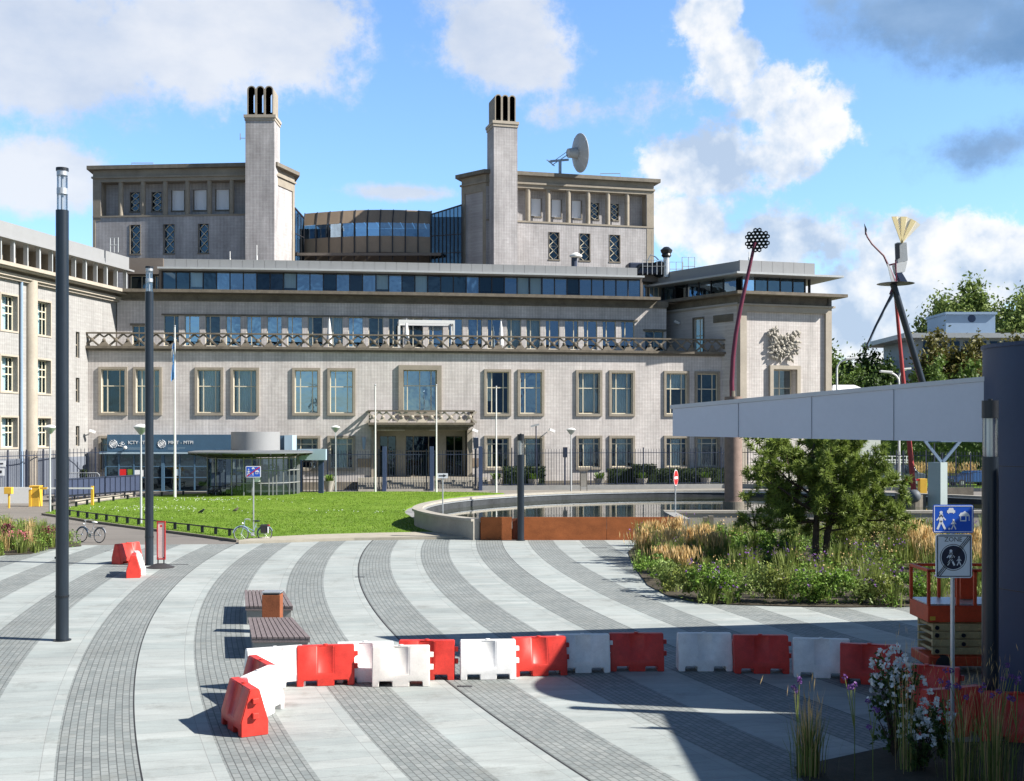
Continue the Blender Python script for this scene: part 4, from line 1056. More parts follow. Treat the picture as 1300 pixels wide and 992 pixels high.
b = MB(); b.box(7.75, 33.5, 60.0, 60.4, 0, .93); b.box(7.72, 33.5, 59.94, 60.46, .93, 1.06); b.build('wall_panel', M['conc_pale'], lw_)
b = MB(); b.box(7.74, 8.3, 55.2, 60.0, 0, 1.0); b.build('wall_return', M['concrete'], lw_)
b = MB(); b.box(xp(900,57), xp(906,57), 57, 57.3, 0, 1.0); b.box(xp(893,57.6), xp(900,57.6), 57.5, 57.8, .3, .9); o = b.build('junction_box', M['stone_dark']); tag(o, 'small dark service box on a post before the concrete wall', 'box')

# ================================================================== STREET LAMPS
def column_lamp(name, label, x, y, H, r, headh, group=None, knob=True):
    t = thing(name, label, 'street lamp', (x,y,0), 0, group)
    b = MB(); b.cyl(x, y, 0, H-headh, r, 24); b.build('pole', M['pole'], t, smooth=True)
    b = MB(); b.cyl(x, y, 0, .03, r+.06, 20); b.cyl(x+.0, y, 1.05, 1.10, r+.012, 20); b.bar((x-r-.02,y-.02,2.0),(x-r+.05,y-.02,2.0),.05); b.build('base_collar', M['black'], t)
    b = MB(); b.cyl(x, y, H-headh, H-.06, r*.82, 24); b.build('lamp_glass', M['lamp_glass'], t, smooth=True)
    b = MB(); b.cyl(x, y, H-headh, H-.1, r*.22, 10); b.cyl(x, y, H-headh*.62, H-headh*.48, r*.86, 24); b.cyl(x, y, H-headh*.18, H-headh*.06, r*.86, 24); b.build('reflector', M['steel'], t, smooth=True)
    b = MB(); b.cyl(x, y, H-.07, H, r*.98, 24); b.build('cap', M['black'], t)
    return t
column_lamp('street_lamp', 'tall charcoal column lamp with clear glass head, nearest at the left on striped paving', xp(76,28.3), 28.3+.15, 11.38, .15, 1.02, 'tall column street lamps')
column_lamp('street_lamp', 'tall charcoal column lamp with clear glass head beside the red framed info sign', xp(188.5,44.6), 44.7, 11.3, .155, .95, 'tall column street lamps')
def bollard_lamp(label, x, y, H, r):
    t = thing('street_lamp', label, 'street lamp', (x,y,0), 0, 'short column lamps')
    b = MB(); b.cyl(x, y, 0, H-.95, r, 24); b.cyl(x,y,0,.05,r+.05,20); b.build('pole', M['pole'], t, smooth=True)
    b = MB(); b.cyl(x, y, H-.95, H-.3, r*.93, 24); b.build('lamp_glass', M['lamp_glass'], t, smooth=True)
    b = MB(); b.cyl(x-.02, y, H-.95, H-.3, r*.3, 10); b.box(x-.005,x+.005,y-r*.8,y+r*.8,H-.95,H-.3); b.build('lamp_tube', M['white'], t)
    b = MB(); b.cyl(x, y, H-.3, H, r, 24); b.cyl(x,y,H,H+.03,r*.3,8); b.build('cap', M['black'], t, smooth=True)
bollard_lamp('short charcoal column lamp standing against the rusty steel wall', xp(661,55.0), 54.85, 4.95, .16)
bollard_lamp('short black column lamp close to the camera in front of the navy column', xp(1257,20), 20, 5.55, .135)
# white lamps on the forecourt
def path_lamp(label, px, py, ptop, name='path_lamp', grp='white forecourt lamps with cone heads'):
    x, y = gp(px, py); H = zp(ptop, y)
    t = thing(name, label, 'street lamp', (x,y,0), 0, grp)
    b = MB(); b.tube([(x,y,0),(x,y,H-.35)], [.07,.045], 10); b.build('pole', M['white_dull'], t, smooth=True)
    b = MB(); b.lathe(x, y, [(.05,H-.6),(.12,H-.55),(.38,H-.22)], 20); b.build('lamp_shade', M['drum'], t, smooth=True)
    b = MB(); b.lathe(x, y, [(.38,H-.22),(.40,H-.16),(.2,H-.05),(.01,H-.02)], 20); b.build('lamp_lid', M['white'], t, smooth=True)
path_lamp('white cone headed lamp post on the lawn just left of the second tall lamp', 179, 667, 538)
path_lamp('white cone headed lamp post at the far left tip of the lawn', 63.5, 652, 539)
path_lamp('white cone headed lamp post at the back of the lawn right of the glass drum', 426, 626, 540)
path_lamp('white cone headed lamp post behind the pool before the fence', 725, 625, 543)
def flagpole(label, px, py, ptop, flag=False):
    x, y = gp(px, py); H = zp(ptop, y)
    t = thing('flagpole', label, 'flagpole', (x,y,0), 0, 'white flagpoles')
    b = MB(); b.tube([(x,y,0),(x,y,H)], [.11 if flag else .08,.045], 12); b.cyl(x,y,0,.06,.16,12); b.build('pole', M['white'], t, smooth=True)
    b = MB(); b.sphere((x,y,H+.05), .08, 10); b.tube([(x-.09,y,H-.1),(x-.09,y,H-1.2)], .012, 5); b.build('finial', M['steel'], t)
    if flag:
        b = MB(); prev = None
        for j in range(15):
            z = H-.8-3.0*j/14; row = []
            for i in range(7):
                a = i/6; row.append((x+.05-.36*a*(.5+.5*j/14)-.03*math.sin(j*.7+i), y-.10*math.sin(i*2.2+j*.3), z-.5*a))
            if prev:
                for i in range(6): b.mi = 0 if (i+j//3) % 3 else 1; b.quad(prev[i],prev[i+1],row[i+1],row[i])
            prev = row
        o = b.build('flag', [M['flag_blue'], M['white']]); tag(o, 'limp pale blue and white flag hanging from the left flagpole', 'flag')
M['flag_blue'] = pm('flag_blue', (.12,.32,.68), .1, 2, .8)
flagpole('tall white flagpole with a drooping blue flag at the back left of the lawn', 222, 633, 415, True)
flagpole('bare white flagpole before the left part of the entrance balcony', 476.5, 626, 490)
flagpole('bare white flagpole before the right part of the entrance balcony', 554, 626.5, 490)
flagpole('bare white flagpole right of the entrance before a pair of windows', 630, 627, 492)

# ================================================================== FENCES
def bar_fence(label, pts, H, pitch, post_every, zb=.0, basewall=.35, name='railing_fence', barw=.035, grp=None):
    x0, y0 = pts[0]
    t = thing(name, label, 'fence', (x0,y0,0), 0, grp)
    segs = []; P_ = [Vector(p) for p in pts]
    tot = 0; bars = MB(); rail = MB(); wl = MB(); posts = []
    for a, c in zip(P_, P_[1:]):
        d = c-a; n = max(1, int(d.length/pitch))
        for k in range(n):
            p = a + d*k/n
            bars.box(p.x-barw/2, p.x+barw/2, p.y-barw/2, p.y+barw/2, basewall, H)
            if int((tot+d.length*k/n)/post_every) != int((tot+d.length*(k-1)/n)/post_every) or (tot == 0 and k == 0): posts.append(p)
        for z in (basewall+.1, H-.35): rail.bar((a.x,a.y+.02,z),(c.x,c.y+.02,z),.05,.06)
        if basewall: wl.bar((a.x,a.y+.05,basewall/2),(c.x,c.y+.05,basewall/2),.3,basewall)
        tot += d.length
    bars.build('bars', M['fence'], t); rail.build('rail', M['fence'], t)
    if basewall: wl.build('base_wall', M['concrete'], t)
    for p in posts:
        b = MB(); b.box(p.x-.05,p.x+.05,p.y-.08,p.y+.02,0,H+.12); b.build('post', M['fence'], t)
    return t
def fpt(px, v=3.0): p = MF(U(MF, px, v), v, 0); return (p.x, p.y)
bar_fence('dark blue steel railing fence between the entrance steps and the pool', [fpt(x) for x in (612,660,700,760,820,880,925)]+[(24,105.5)], 3.6, .235, 2.4, 0, .42)
gt = bar_fence('dark steel gate railings in front of the courthouse entrance steps', [fpt(x) for x in (416,488,548,610)], 3.5, .225, 4.2, 0, 0, 'entrance_gate')
for px in (488, 548, 610):
    b = MB(); x, y = fpt(px, 3.1); b.box(x-.16,x+.16,y-.16,y+.16,0,3.85); b.build('gate_post', M['grey_navy'] if 'grey_navy' in M else M['navy'], gt)
bar_fence('dark railing fence seen beyond the pool right of the red sculpture leg', [(24.2,105.4),(32,103),(40,101),(48,100)], 3.4, .24, 2.4, 0, .3)
bar_fence('tall dark railings between the white wing and the blue pavilion', [(xp(84,98),98),(xp(112,99.5),99.5),(xp(135,100.5),100.5)], 3.7, .30, 2.5, 0, .0)
bar_fence('tall dark railings before the white side wing at the far left', [(xp(-60,84),84),(xp(0,88),88),(xp(30,91),91),(xp(84,98),98)], 3.6, .24, 2.6, 0, .0)
# ramp screen, white hoarding
rs = thing('ramp_screen', 'blue grey panelled ramp railing left of the pavilion', 'railing', (xp(130,90),90,0))
b = MB(); A = Vector((xp(70,86),86,0)); B = Vector((xp(178,96),96,0))
n = 16
for k in range(n):
    p = A.lerp(B, k/n); q = A.lerp(B, (k+.93)/n); b.quad((p.x,p.y,.35),(q.x,q.y,.35),(q.x,q.y,1.55),(p.x,p.y,1.55))
b.build('panel', M['ramp_navy'], rs)
b = MB(); b.bar(A+Vector((0,-.05,1.6)), B+Vector((0,-.05,1.6)), .08); b.bar(A+Vector((0,-.05,.3)), B+Vector((0,-.05,.3)), .08)
for k in range(n+1): p = A.lerp(B, k/n); b.bar(p+Vector((0,-.06,0)), p+Vector((0,-.06,1.65)), .06)
b.build('rail', M['fence'], rs)
b = MB(); b.bar(A+Vector((2.2,-2.5,.12)), B+Vector((0,-2.5,.12)), .35, .24); o = b.build('kerb_wall', M['kerb']); tag(o, 'low pale kerb wall in front of the ramp railing', 'low wall')
rr_ = thing('low_rail', 'low black rail in front of the ramp screen', 'low rail', (-30,88,0))
A2 = Vector((xp(60,84),84,0)); B2 = Vector((xp(176,93),93,0))
b = MB(); b.bar(A2+Vector((0,0,.45)), B2+Vector((0,0,.45)), .09); b.build('rail', M['black'], rr_)
for k in range(9): p = A2.lerp(B2,(k+.5)/9); b = MB(); b.bar(p, p+Vector((0,0,.45)), .1); b.build('post', M['black'], rr_)
cb_ = thing('crowd_barrier', 'galvanised crowd barrier before the ramp at the left', 'barrier', (xp(105,92),92,0))
x0, x1 = xp(86,92), xp(126,92)
b = MB(); b.tube([(x0,92,0),(x0,92,1.75),(x0+.15,92,1.9),(x1-.15,92,1.9),(x1,92,1.75),(x1,92,0)], .04, 6); b.tube([(x0,92,.5),(x1,92,.5)], .03, 6); b.build('frame', M['steel'], cb_)
b = MB()
for k in range(1,16): b.tube([(x0+(x1-x0)*k/16,92,.5),(x0+(x1-x0)*k/16,92,1.88)], .015, 5)
b.build('bars', M['steel'], cb_)
hd = thing('white_hoarding', 'plain white low wall behind the yellow barrier posts at the far left', 'wall', (xp(15,84),84,0))
b = MB(); b.box(xp(-80,84), xp(37,84), 84, 84.15, 0, 1.15); b.build('wall_panel', M['white'], hd)
# yellow road barrier
yb = thing('road_barrier', 'yellow box road barrier with long white arm at the left', 'barrier gate', (xp(44,80),80,0))
b = MB(); x = xp(45,80.5); b.box(x-.33, x+.33, 80.3, 80.9, 0, 1.35); b.box(x-.36,x+.36,80.27,80.93,1.35,1.42); b.build('drive_box', M['yellow'], yb, bevel=.02)
b = MB(); b.bar((xp(-60,80.2),80.2,1.22),(xp(40,80.2),80.2,1.22),.10,.10); b.bar((xp(52,80.2),80.2,1.25),(xp(117,80.2),80.2,1.25),.10,.10); b.build('arm', M['white'], yb)
for px in (37.5, 116.5): b = MB(); x = xp(px,80.2); b.box(x-.08,x+.08,80.25,80.4,0,1.4 if px > 100 else 1.3); b.build('post', M['yellow'], yb)
b = MB(); b.bar((xp(51,80.2),80.22,1.25),(xp(60,80.2),80.22,1.25),.16,.14); b.build('bracket', M['yellow'], yb)
kp_ = thing('key_post', 'small yellow intercom box on a thin post at the far left', 'intercom post', (xp(11,78),78,0))
b = MB(); x = xp(11,78.5); b.box(x-.05,x+.05,78.5,78.6,0,1.0); b.build('post', M['yellow'], kp_)
b = MB(); b.box(x-.28,x+.22,78.4,78.75,.95,1.4); b.build('box', M['yellow'], kp_, bevel=.02)
sg = thing('information_board', 'pair of small white sign boards cut by the left edge', 'sign', (xp(1,86),86,0))
b = MB(); x = xp(2,86); b.box(x-.4,x+.27,86,86.04,2.55,3.0); b.box(x-.4,x+.18,86,86.04,1.9,2.42); b.build('board', M['sign_white'], sg)
b = MB(); b.box(x-.1,x-.02,86.05,86.1,0,3.0); b.build('post', M['steel'], sg)
b = MB(); b.box(x-.3,x+.12,85.985,86.0,2.72,2.82); b.box(x-.2,x+.02,85.985,86.0,2.08,2.28); b.build('symbol', M['black'], sg)
# low lawn rails
def lawn_rail(label, pts, pitch):
    t = thing('lawn_rail', label, 'low rail', (*pts[0],0), 0, 'low black rails round the lawn'); P_ = [Vector((*p,0)) for p in pts]
    b = MB()
    for a, c in zip(P_, P_[1:]): b.bar(a+Vector((0,0,.42)), c+Vector((0,0,.42)), .05, .06)
    b.build('rail', M['black'], t)
    tot = 0; nxt = 0
    for a, c in zip(P_, P_[1:]):
        L_ = (c-a).length
        while nxt <= tot+L_:
            p = a.lerp(c, (nxt-tot)/L_); b = MB(); b.box(p.x-.07,p.x+.07,p.y-.05,p.y+.05,0,.46); b.build('post', M['black'], t); nxt += pitch
        tot += L_
lawn_rail('low black post and rail along the road edge of the lawn', [gp(*p) for p in ((88,657),(120,661.5),(165,667.5),(212,673.5),(258,679),(300,684.5))], 1.35)
lawn_rail('low black post and rail along the back left edge of the lawn', [gp(*p) for p in ((66,651),(88,647),(120,641),(160,636),(200,632.2),(240,629.8),(300,628))], 2.2)

# ================================================================== PEDESTALS, PLANTERS, HEDGES, CAMERAS NEAR THE FENCE
def hedge(label, px0, px1, v, z1, d=.9, name='hedge'):
    b = MB(); rg = random.Random(int(px0)); u0, u1 = U(MF, px0, v), U(MF, px1, v)
    n = int((u1-u0)*d*z1*130)
    for _ in range(n):
        u = rg.uniform(u0,u1); vv = v+rg.uniform(-d/2,d/2); z = rg.uniform(.15,z1)
        f = rg.random()
        if f < .5: vv = v+d/2+rg.gauss(0,.03)
        elif f < .8: z = z1+rg.gauss(0,.03)
        p = MF(u,vv,z); s_ = rg.uniform(.05,.1); a = Vector((rg.gauss(0,1),rg.gauss(0,1),rg.gauss(0,1))).normalized()*s_; c = Vector((rg.gauss(0,1),rg.gauss(0,1),rg.gauss(0,1))).normalized()*s_
        b.quad(p-a, p+c, p+a, p-c)
    b.mi = 1; b.mbox(MF, u0+.1, u1-.1, v-d/2+.08, v+d/2-.08, 0, z1-.08)
    o = b.build(name, [M['leaf_hedge'], M['leaf_hedge']]); tag(o, label, 'hedge')
hedge('clipped dark hedge under the two windows right of the entrance', 637, 692, 1.6, 2.0)
hedge('long clipped dark hedge behind the right part of the fence', 771, 922, 1.4, 1.75)
hedge('taller clipped block of hedge in the middle of the long hedge', 802, 832, 1.9, 2.15)
hp = thing('hedge', 'small clipped hedge at the end of the white wing', 'hedge', (xp(100,99),99,0))
b = MB(); rg = random.Random(9)
for _ in range(1500):
    p = Vector((rg.uniform(xp(88,101),xp(110,101)), 100.5+rg.uniform(0,.5), rg.uniform(.9,1.85))); a = Vector((rg.gauss(0,1),rg.gauss(0,1),rg.gauss(0,1)))*.08; c = Vector((rg.gauss(0,1),rg.gauss(0,1),rg.gauss(0,1)))*.08; b.quad(p-a,p+c,p+a,p-c)
b.build('foliage', M['leaf_hedge'], hp); b = MB(); b.box(xp(88.5,101),xp(109.5,101),100.6,101.2,0,1.7); b.build('stems', M['leaf_hedge'], hp)
def planter(label, px, v, s=1.0):
    u = U(MF, px, v); p = MF(u, v, 0); t = thing('planter', label, 'planter', tuple(p), 0, 'stone planters along the fence')
    b = MB(); b.lathe(p.x, p.y, [(.01,.0),(.32*s,.0),(.30*s,.1),(.5*s,.85*s),(.52*s,.95*s),(.44*s,.95*s),(.42*s,.85*s),(.01,.8*s)], 16); b.build('pot', M['conc_pale'], t, smooth=True)
    b = MB(); rg = random.Random(int(px))
    for _ in range(130):
        a = rg.uniform(0,6.28); r = rg.uniform(.1,.6)*s; h = rg.uniform(.1,.6)
        q = Vector((p.x+math.cos(a)*r, p.y+math.sin(a)*r, .9*s+h)); c = Vector((p.x+math.cos(a)*r*.3,p.y+math.sin(a)*r*.3,.85*s)); w = Vector((-math.sin(a),math.cos(a),0))*.04; b.quad(c-w,c+w,q+w,q-w)
    b.build('plant', M['leaf_per'], t)
planter('stone planter with a green plant left of the entrance gate by the blue porch', 418, 3.9)
planter('stone planter with a green plant before the hedge right of the gate', 630, 2.3)
planter('stone planter with a green plant close to the thin lamp by the hedge', 677, 2.3)
planter('stone planter before the fence right of the cone headed lamp', 761, 2.0)
planter('stone planter with dry orange plant before the tall hedge block', 815, 2.4)
planter('stone planter with green leaves near the sculpture pillar', 896, 2.4)
bl = thing('litter_bin', 'pale box litter bin on legs behind the pool by the lamp', 'litter bin', (*gp(741,627),0))
x, y = gp(741, 627); b = MB(); b.box(x-.3,x+.3,y,y+.4,.6,1.75); b.build('body', M['conc_pale'], bl, bevel=.03)
b = MB(); b.box(x-.38,x+.38,y-.05,y+.45,1.85,2.0); b.box(x-.3,x-.24,y,y+.06,0,1.9); b.box(x+.24,x+.3,y,y+.06,0,1.9); b.build('hood', M['stone_dark'], bl)
def cctv(label, x, y, z, wall=True, mtx=None):
    t = thing('security_camera', label, 'camera', (x,y,z), 0, 'security cameras on the walls')
    b = MB(); b.bar((x,y+.5,z+.05),(x,y,z+.05),.06); b.cyl(x,y,z-.05,z+.1,.06,8); b.build('bracket', M['white_dull'], t)
    b = MB(); b.rbox((x+.12,y-.1,z-.05),(.55,.24,.22),.4,0,.35); b.build('housing', M['white'], t)
for px, py, lb in ((116,547,'white security camera on the brick wall near the white wing corner'), (601,546,'white security camera above the ground window right of the balcony'), (699,546,'white security camera between window pairs on the ground floor'), (862,409,'dark security camera high on the shaded side of the right wing')):
    if py < 500: p = MS(U(MS,px), .5, 0)
    else: p = MF(U(MF,px,.6), .6, 0)
    cctv(lb, p.x, p.y, zp(py,p.y))
def mast_lamp(label, px, pyt, v, arm):
    p = MF(U(MF,px,v), v, 0); H = zp(pyt, p.y); t = thing('floodlight_mast', label, 'mast', tuple(p))
    b = MB(); b.tube([(p.x,p.y,0),(p.x,p.y,H)], .055, 8); b.build('pole', M['fence'], t)
    b = MB(); b.rbox((p.x-.1,p.y,H+.05),(.75,.3,.16),0,0,-.25) if arm else b.box(p.x-.2,p.x+.2,p.y-.12,p.y+.12,H-.9,H); b.build('head', M['white_dull'] if arm else M['fence'], t)
mast_lamp('thin dark mast with an angled white camera head before the right hedge windows', 680.5, 541, 2.2, True)
mast_lamp('thin dark lantern mast right of the entrance', 604.5, 556, 2.4, False)
mast_lamp('thin dark box headed mast left of the long hedge', 717.5, 568, 2.4, False)

# ================================================================== SIGNS
def post(t, x, y, H, r=.03, m='steel'): b = MB(); b.cyl(x, y, 0, H, r, 10); b.build('post', M[m], t, smooth=True)
def board(mat, x0, x1, y, z0, z1, rim=None, r=.04):
    b = MB(); n = 4; pts = []
    for cx, cz, a0 in ((x1-r,z0+r,-90),(x1-r,z1-r,0),(x0+r,z1-r,90),(x0+r,z0+r,180)):
        for k in range(n+1): a = R(a0+90*k/n); pts.append((cx+r*math.cos(a), cz+r*math.sin(a)))
    b.quad(*[(px_, y, pz) for px_, pz in pts]); i = [(px_, y+.02, pz) for px_, pz in reversed(pts)]; b.quad(*i)
    for k in range(len(pts)): p, q = pts[k], pts[(k+1)%len(pts)]; b.quad((p[0],y,p[1]),(q[0],y,q[1]),(q[0],y+.02,q[1]),(p[0],y+.02,p[1]))
    return b
def frame_strip(b, x0, x1, y, z0, z1, w):
    b.box(x0,x1,y-.003,y,z1-w,z1); b.box(x0,x1,y-.003,y,z0,z0+w); b.box(x0,x0+w,y-.003,y,z0+w,z1-w); b.box(x1-w,x1,y-.003,y,z0+w,z1-w)
def walker(b, x, y, z, h, sg=1):                # walking figure pictogram in the x,z plane
    def ln(x0, z0, x1, z1, w): b.bar((x+x0*h*sg,y,z+z0*h),(x+x1*h*sg,y,z+z1*h),w*h,.004,up=(0,1,0)) if False else b.bar((x+x0*h*sg,y,z+z0*h),(x+x1*h*sg,y,z+z1*h),.004,w*h,up=(0,1,0))
    n = 12; b.quad(*[(x+.09*h*math.cos(6.2832*k/n), y-.002, z+.90*h+.09*h*math.sin(6.2832*k/n)) for k in range(n)])
    def pl(x0,z0,x1,z1,w):
        d = Vector((x1-x0,0,z1-z0)); L_ = d.length; nx, nz = -d.z/L_*w/2, d.x/L_*w/2
        b.quad(*[(x+sg*h*px_, y-.002, z+h*pz) for px_, pz in ((x0-nx,z0-nz),(x0+nx,z0+nz),(x1+nx,z1+nz),(x1-nx,z1-nz))])
    pl(0,.42,.0,.80,.2); pl(-.01,.45,-.2,0,.11); pl(.0,.45,.22,0,.11); pl(0,.76,-.24,.48,.07); pl(0,.76,.24,.5,.07)
def car_icon(b, x, y, z, w):
    P_ = [(-.5,0),(-.5,.3),(-.36,.34),(-.26,.6),(.26,.6),(.36,.34),(.5,.3),(.5,0),(.36,0),(.36,-.1),(.24,-.1),(.24,0),(-.24,0),(-.24,-.1),(-.36,-.1),(-.36,0)]
    b.quad(*[(x+w*p, y-.002, z+w*q) for p, q in P_])
def house_icon(b, x, y, z, w):
    def rc(x0,x1,z0,z1): b.quad(*[(x+w*p,y-.002,z+w*q) for p,q in ((x0,z0),(x1,z0),(x1,z1),(x0,z1))])
    rc(-.4,-.3,0,.5); rc(-.3,.1,0,.1); rc(.1,.2,0,.5); rc(-.5,.5,.48,.56); rc(.42,.5,.05,.5)
    b.quad(*[(x+w*p,y-.002,z+w*q) for p,q in ((-.5,.56),(.5,.56),(.38,.76),(.2,.84),(.05,.98),(-.12,.84),(-.36,.8))])
# near sign pair
X, Y = xp(1211,19), 19.0
t = thing('traffic_sign', 'home zone sign above an end of pedestrian zone plate in front of the red lift', 'traffic sign', (X,Y,0))
post(t, X, Y+.06, 3.8, .035)
x0, x1 = xp(1184.5,19), xp(1236,19); z0, z1 = zp(677,19), zp(641,19)
bb_ = board(None, x0, x1, Y, z0, z1).build('sign_board', M['sign_blue'], t)
b = MB(); frame_strip(b, x0+.015, x1-.015, Y, z0+.015, z1-.015, .012); walker(b, x0+.13, Y, z0+.06, .3); walker(b, x0+.33, Y, z0+.06, .17); car_icon(b, x0+.29, Y, z1-.13, .13); house_icon(b, x1-.15, Y, z0+.19, .17)
n=8; b.quad(*[(x0+.26+.018*math.cos(.785*k),Y-.002,z0+.07+.018*math.sin(.785*k)) for k in range(n)])
b.build('pictogram', M['sign_white'], bb_)
x0, x1 = xp(1188,19), xp(1234,19); z0, z1 = zp(734,19), zp(678.5,19)
zb_ = board(None, x0, x1, Y, z0, z1).build('sign_board', M['sign_white'], t)
cxs, czs = (x0+x1)/2-.01, (z0+z1)/2-.02
b = MB(); frame_strip(b, x0+.02, x1-.02, Y, z0+.02, z1-.02, .014); n = 28; b.quad(*[(cxs+.19*math.cos(6.2832*k/n),Y-.003,czs+.19*math.sin(6.2832*k/n)) for k in range(n)]); b.build('dark_disc', M['sign_dark'] if 'sign_dark' in M else M['black'], zb_)
b = MB()
for k in range(n):
    a, c = 6.2832*k/n, 6.2832*(k+1)/n; b.quad(*[(cxs+r*math.cos(q),Y-.002,czs+r*math.sin(q)) for r,q in ((.205,a),(.205,c),(.215,c),(.215,a))])
b.build('ring', M['black'], zb_)
b = MB(); walker(b, cxs-.04, Y-.004, czs-.13, .26); walker(b, cxs+.09, Y-.004, czs-.13, .15, 1); b.build('pictogram', M['sign_white'], zb_)
text_mesh('lettering', 'ZONE', .105, M['black'], zb_, Matrix(((1,0,0,cxs),(0,0,-1,Y-.002),(0,1,0,z1-.085),(0,0,0,1))), .001)
b = MB()
for o_ in (-.035, 0, .035):
    p, q = (x0+.02+max(0,o_), z0+.02+max(0,-o_)), (x1-.02-max(0,-o_), z1-.02-max(0,o_)); d = Vector((q[0]-p[0],0,q[1]-p[1])).normalized()*.006
    b.quad((p[0]-d.z,Y-.008,p[1]+d.x),(p[0]+d.z,Y-.008,p[1]-d.x),(q[0]+d.z,Y-.008,q[1]-d.x),(q[0]-d.z,Y-.008,q[1]+d.x))
b.build('diagonal_bars', M['black'], zb_)
# crossed out blue sign on the lawn
X, Y = gp(321.5, 683); H = zp(592,Y)
t = thing('traffic_sign', 'blue end of home zone sign with red diagonal bar at the lawn edge', 'traffic sign', (X,Y,0))
post(t, X, Y+.05, H, .035)
x0, x1 = X-.36, X+.36; z0, z1 = zp(606.3,Y), zp(592,Y)
wb = board(None, x0, x1, Y, z0, z1).build('sign_board', M['sign_white'], t)
b = MB(); b.box(x0+.035,x1-.035,Y-.004,Y-.001,z0+.035,z1-.035); b.build('blue_field', M['sign_blue'], wb)
b = MB(); walker(b, x0+.14, Y-.005, z0+.1, .32); walker(b, x0+.34, Y-.005, z0+.08, .2); house_icon(b, x1-.17, Y-.005, z0+.16, .2); car_icon(b, x0+.36, Y-.005, z1-.14, .14); b.build('pictogram', M['sign_white'], wb)
b = MB(); b.bar((x0+.05,Y-.012,z0+.05),(x1-.05,Y-.012,z1-.05),.008,.05,up=(0,1,0)); b.quad((x0+.03,Y-.01,z0+.06),(x0+.07,Y-.01,z0+.03),(x1-.03,Y-.01,z1-.06),(x1-.07,Y-.01,z1-.03)); b.build('diagonal_bar', M['sign_red'], wb)
# arrow sign
X, Y = gp(562, 672); t = thing('arrow_sign', 'small white sign with a black right arrow on a grey post by the pool rim', 'sign', (X,Y,0)); post(t, X, Y+.04, zp(602,Y), .035)
z_ = zp(604.5,Y); b = MB(); b.box(X-.27,X+.27,Y-.0,Y+.02,z_-.12,z_+.14); ab = b.build('sign_board', M['sign_white'], t)
b = MB(); b.box(X-.2,X+.05,Y-.006,Y-.001,z_-.02,z_+.04); b.quad((X+.03,Y-.004,z_-.07),(X+.21,Y-.004,z_+.01),(X+.03,Y-.004,z_+.09)); b.build('arrow', M['black'], ab)
# no entry sign, turned away
X, Y = gp(857.5, 676); t = thing('no_entry_sign', 'red no entry disc turned sideways on a grey post before the concrete wall', 'traffic sign', (X,Y,0)); post(t, X, Y+.05, zp(596,Y), .035)
zc = zp(606.8,Y); b = MB(); a = R(66); ux, uy = math.cos(a), math.sin(a)
def dsk(b, r, off, n=28): b.quad(*[(X+ux*r*math.cos(6.2832*k/n)+uy*off, Y+uy*r*math.cos(6.2832*k/n)-ux*off, zc+r*math.sin(6.2832*k/n)) for k in range(n)])
dsk(b, .40, .03); dsk(b, .40, .015); b.mi = 1; dsk(b, .37, .034); db = b.build('sign_disc', [M['sign_white'], M['sign_red']], t)
b = MB(); o_ = .038; b.quad(*[(X+ux*p+uy*o_, Y+uy*p-ux*o_, zc+q) for p, q in ((-.27,-.06),(.27,-.06),(.27,.06),(-.27,.06))]); b.build('white_bar', M['sign_white'], db)
# red framed info sign on a rubber foot
X, Y = gp(204, 721); t = thing('info_sign', 'narrow red framed standing sign on a dark rubber foot beside the tall lamp', 'sign', (X,Y,0))
b = MB(); b.lathe(X, Y, [(.01,.16),(.2,.15),(.35,.08),(.50,.03),(.50,.0),(.01,.0)], 20); b.build('foot', M['rubber'], t, smooth=True)
zb0, zb1 = .35, 1.68
b = MB()
for dx in (-.1,.12): b.box(X+dx-.02,X+dx+.02,Y-.02,Y+.02,.1,.4)
b.build('bracket', M['rubber'], t)
b = MB(); b.box(X-.14,X-.10,Y-.03,Y+.03,zb0,zb1); b.box(X+.14,X+.18,Y-.03,Y+.03,zb0,zb1); b.box(X-.14,X+.18,Y-.03,Y+.03,zb1,zb1+.05); b.box(X-.14,X+.18,Y-.03,Y+.03,zb0-.05,zb0); b.build('frame', M['red'], t)
b = MB(); b.box(X-.1,X+.14,Y-.012,Y+.012,zb0,zb1); b.build('panel', M['panel_pink'] if 'panel_pink' in M else M['sign_white'], t)
b = MB(); n=14; b.quad(*[(X+.02+.045*math.cos(6.2832*k/n),Y-.014,zb1-.13+.045*math.sin(6.2832*k/n)) for k in range(n)]); b.build('emblem', M['sign_red'], t)

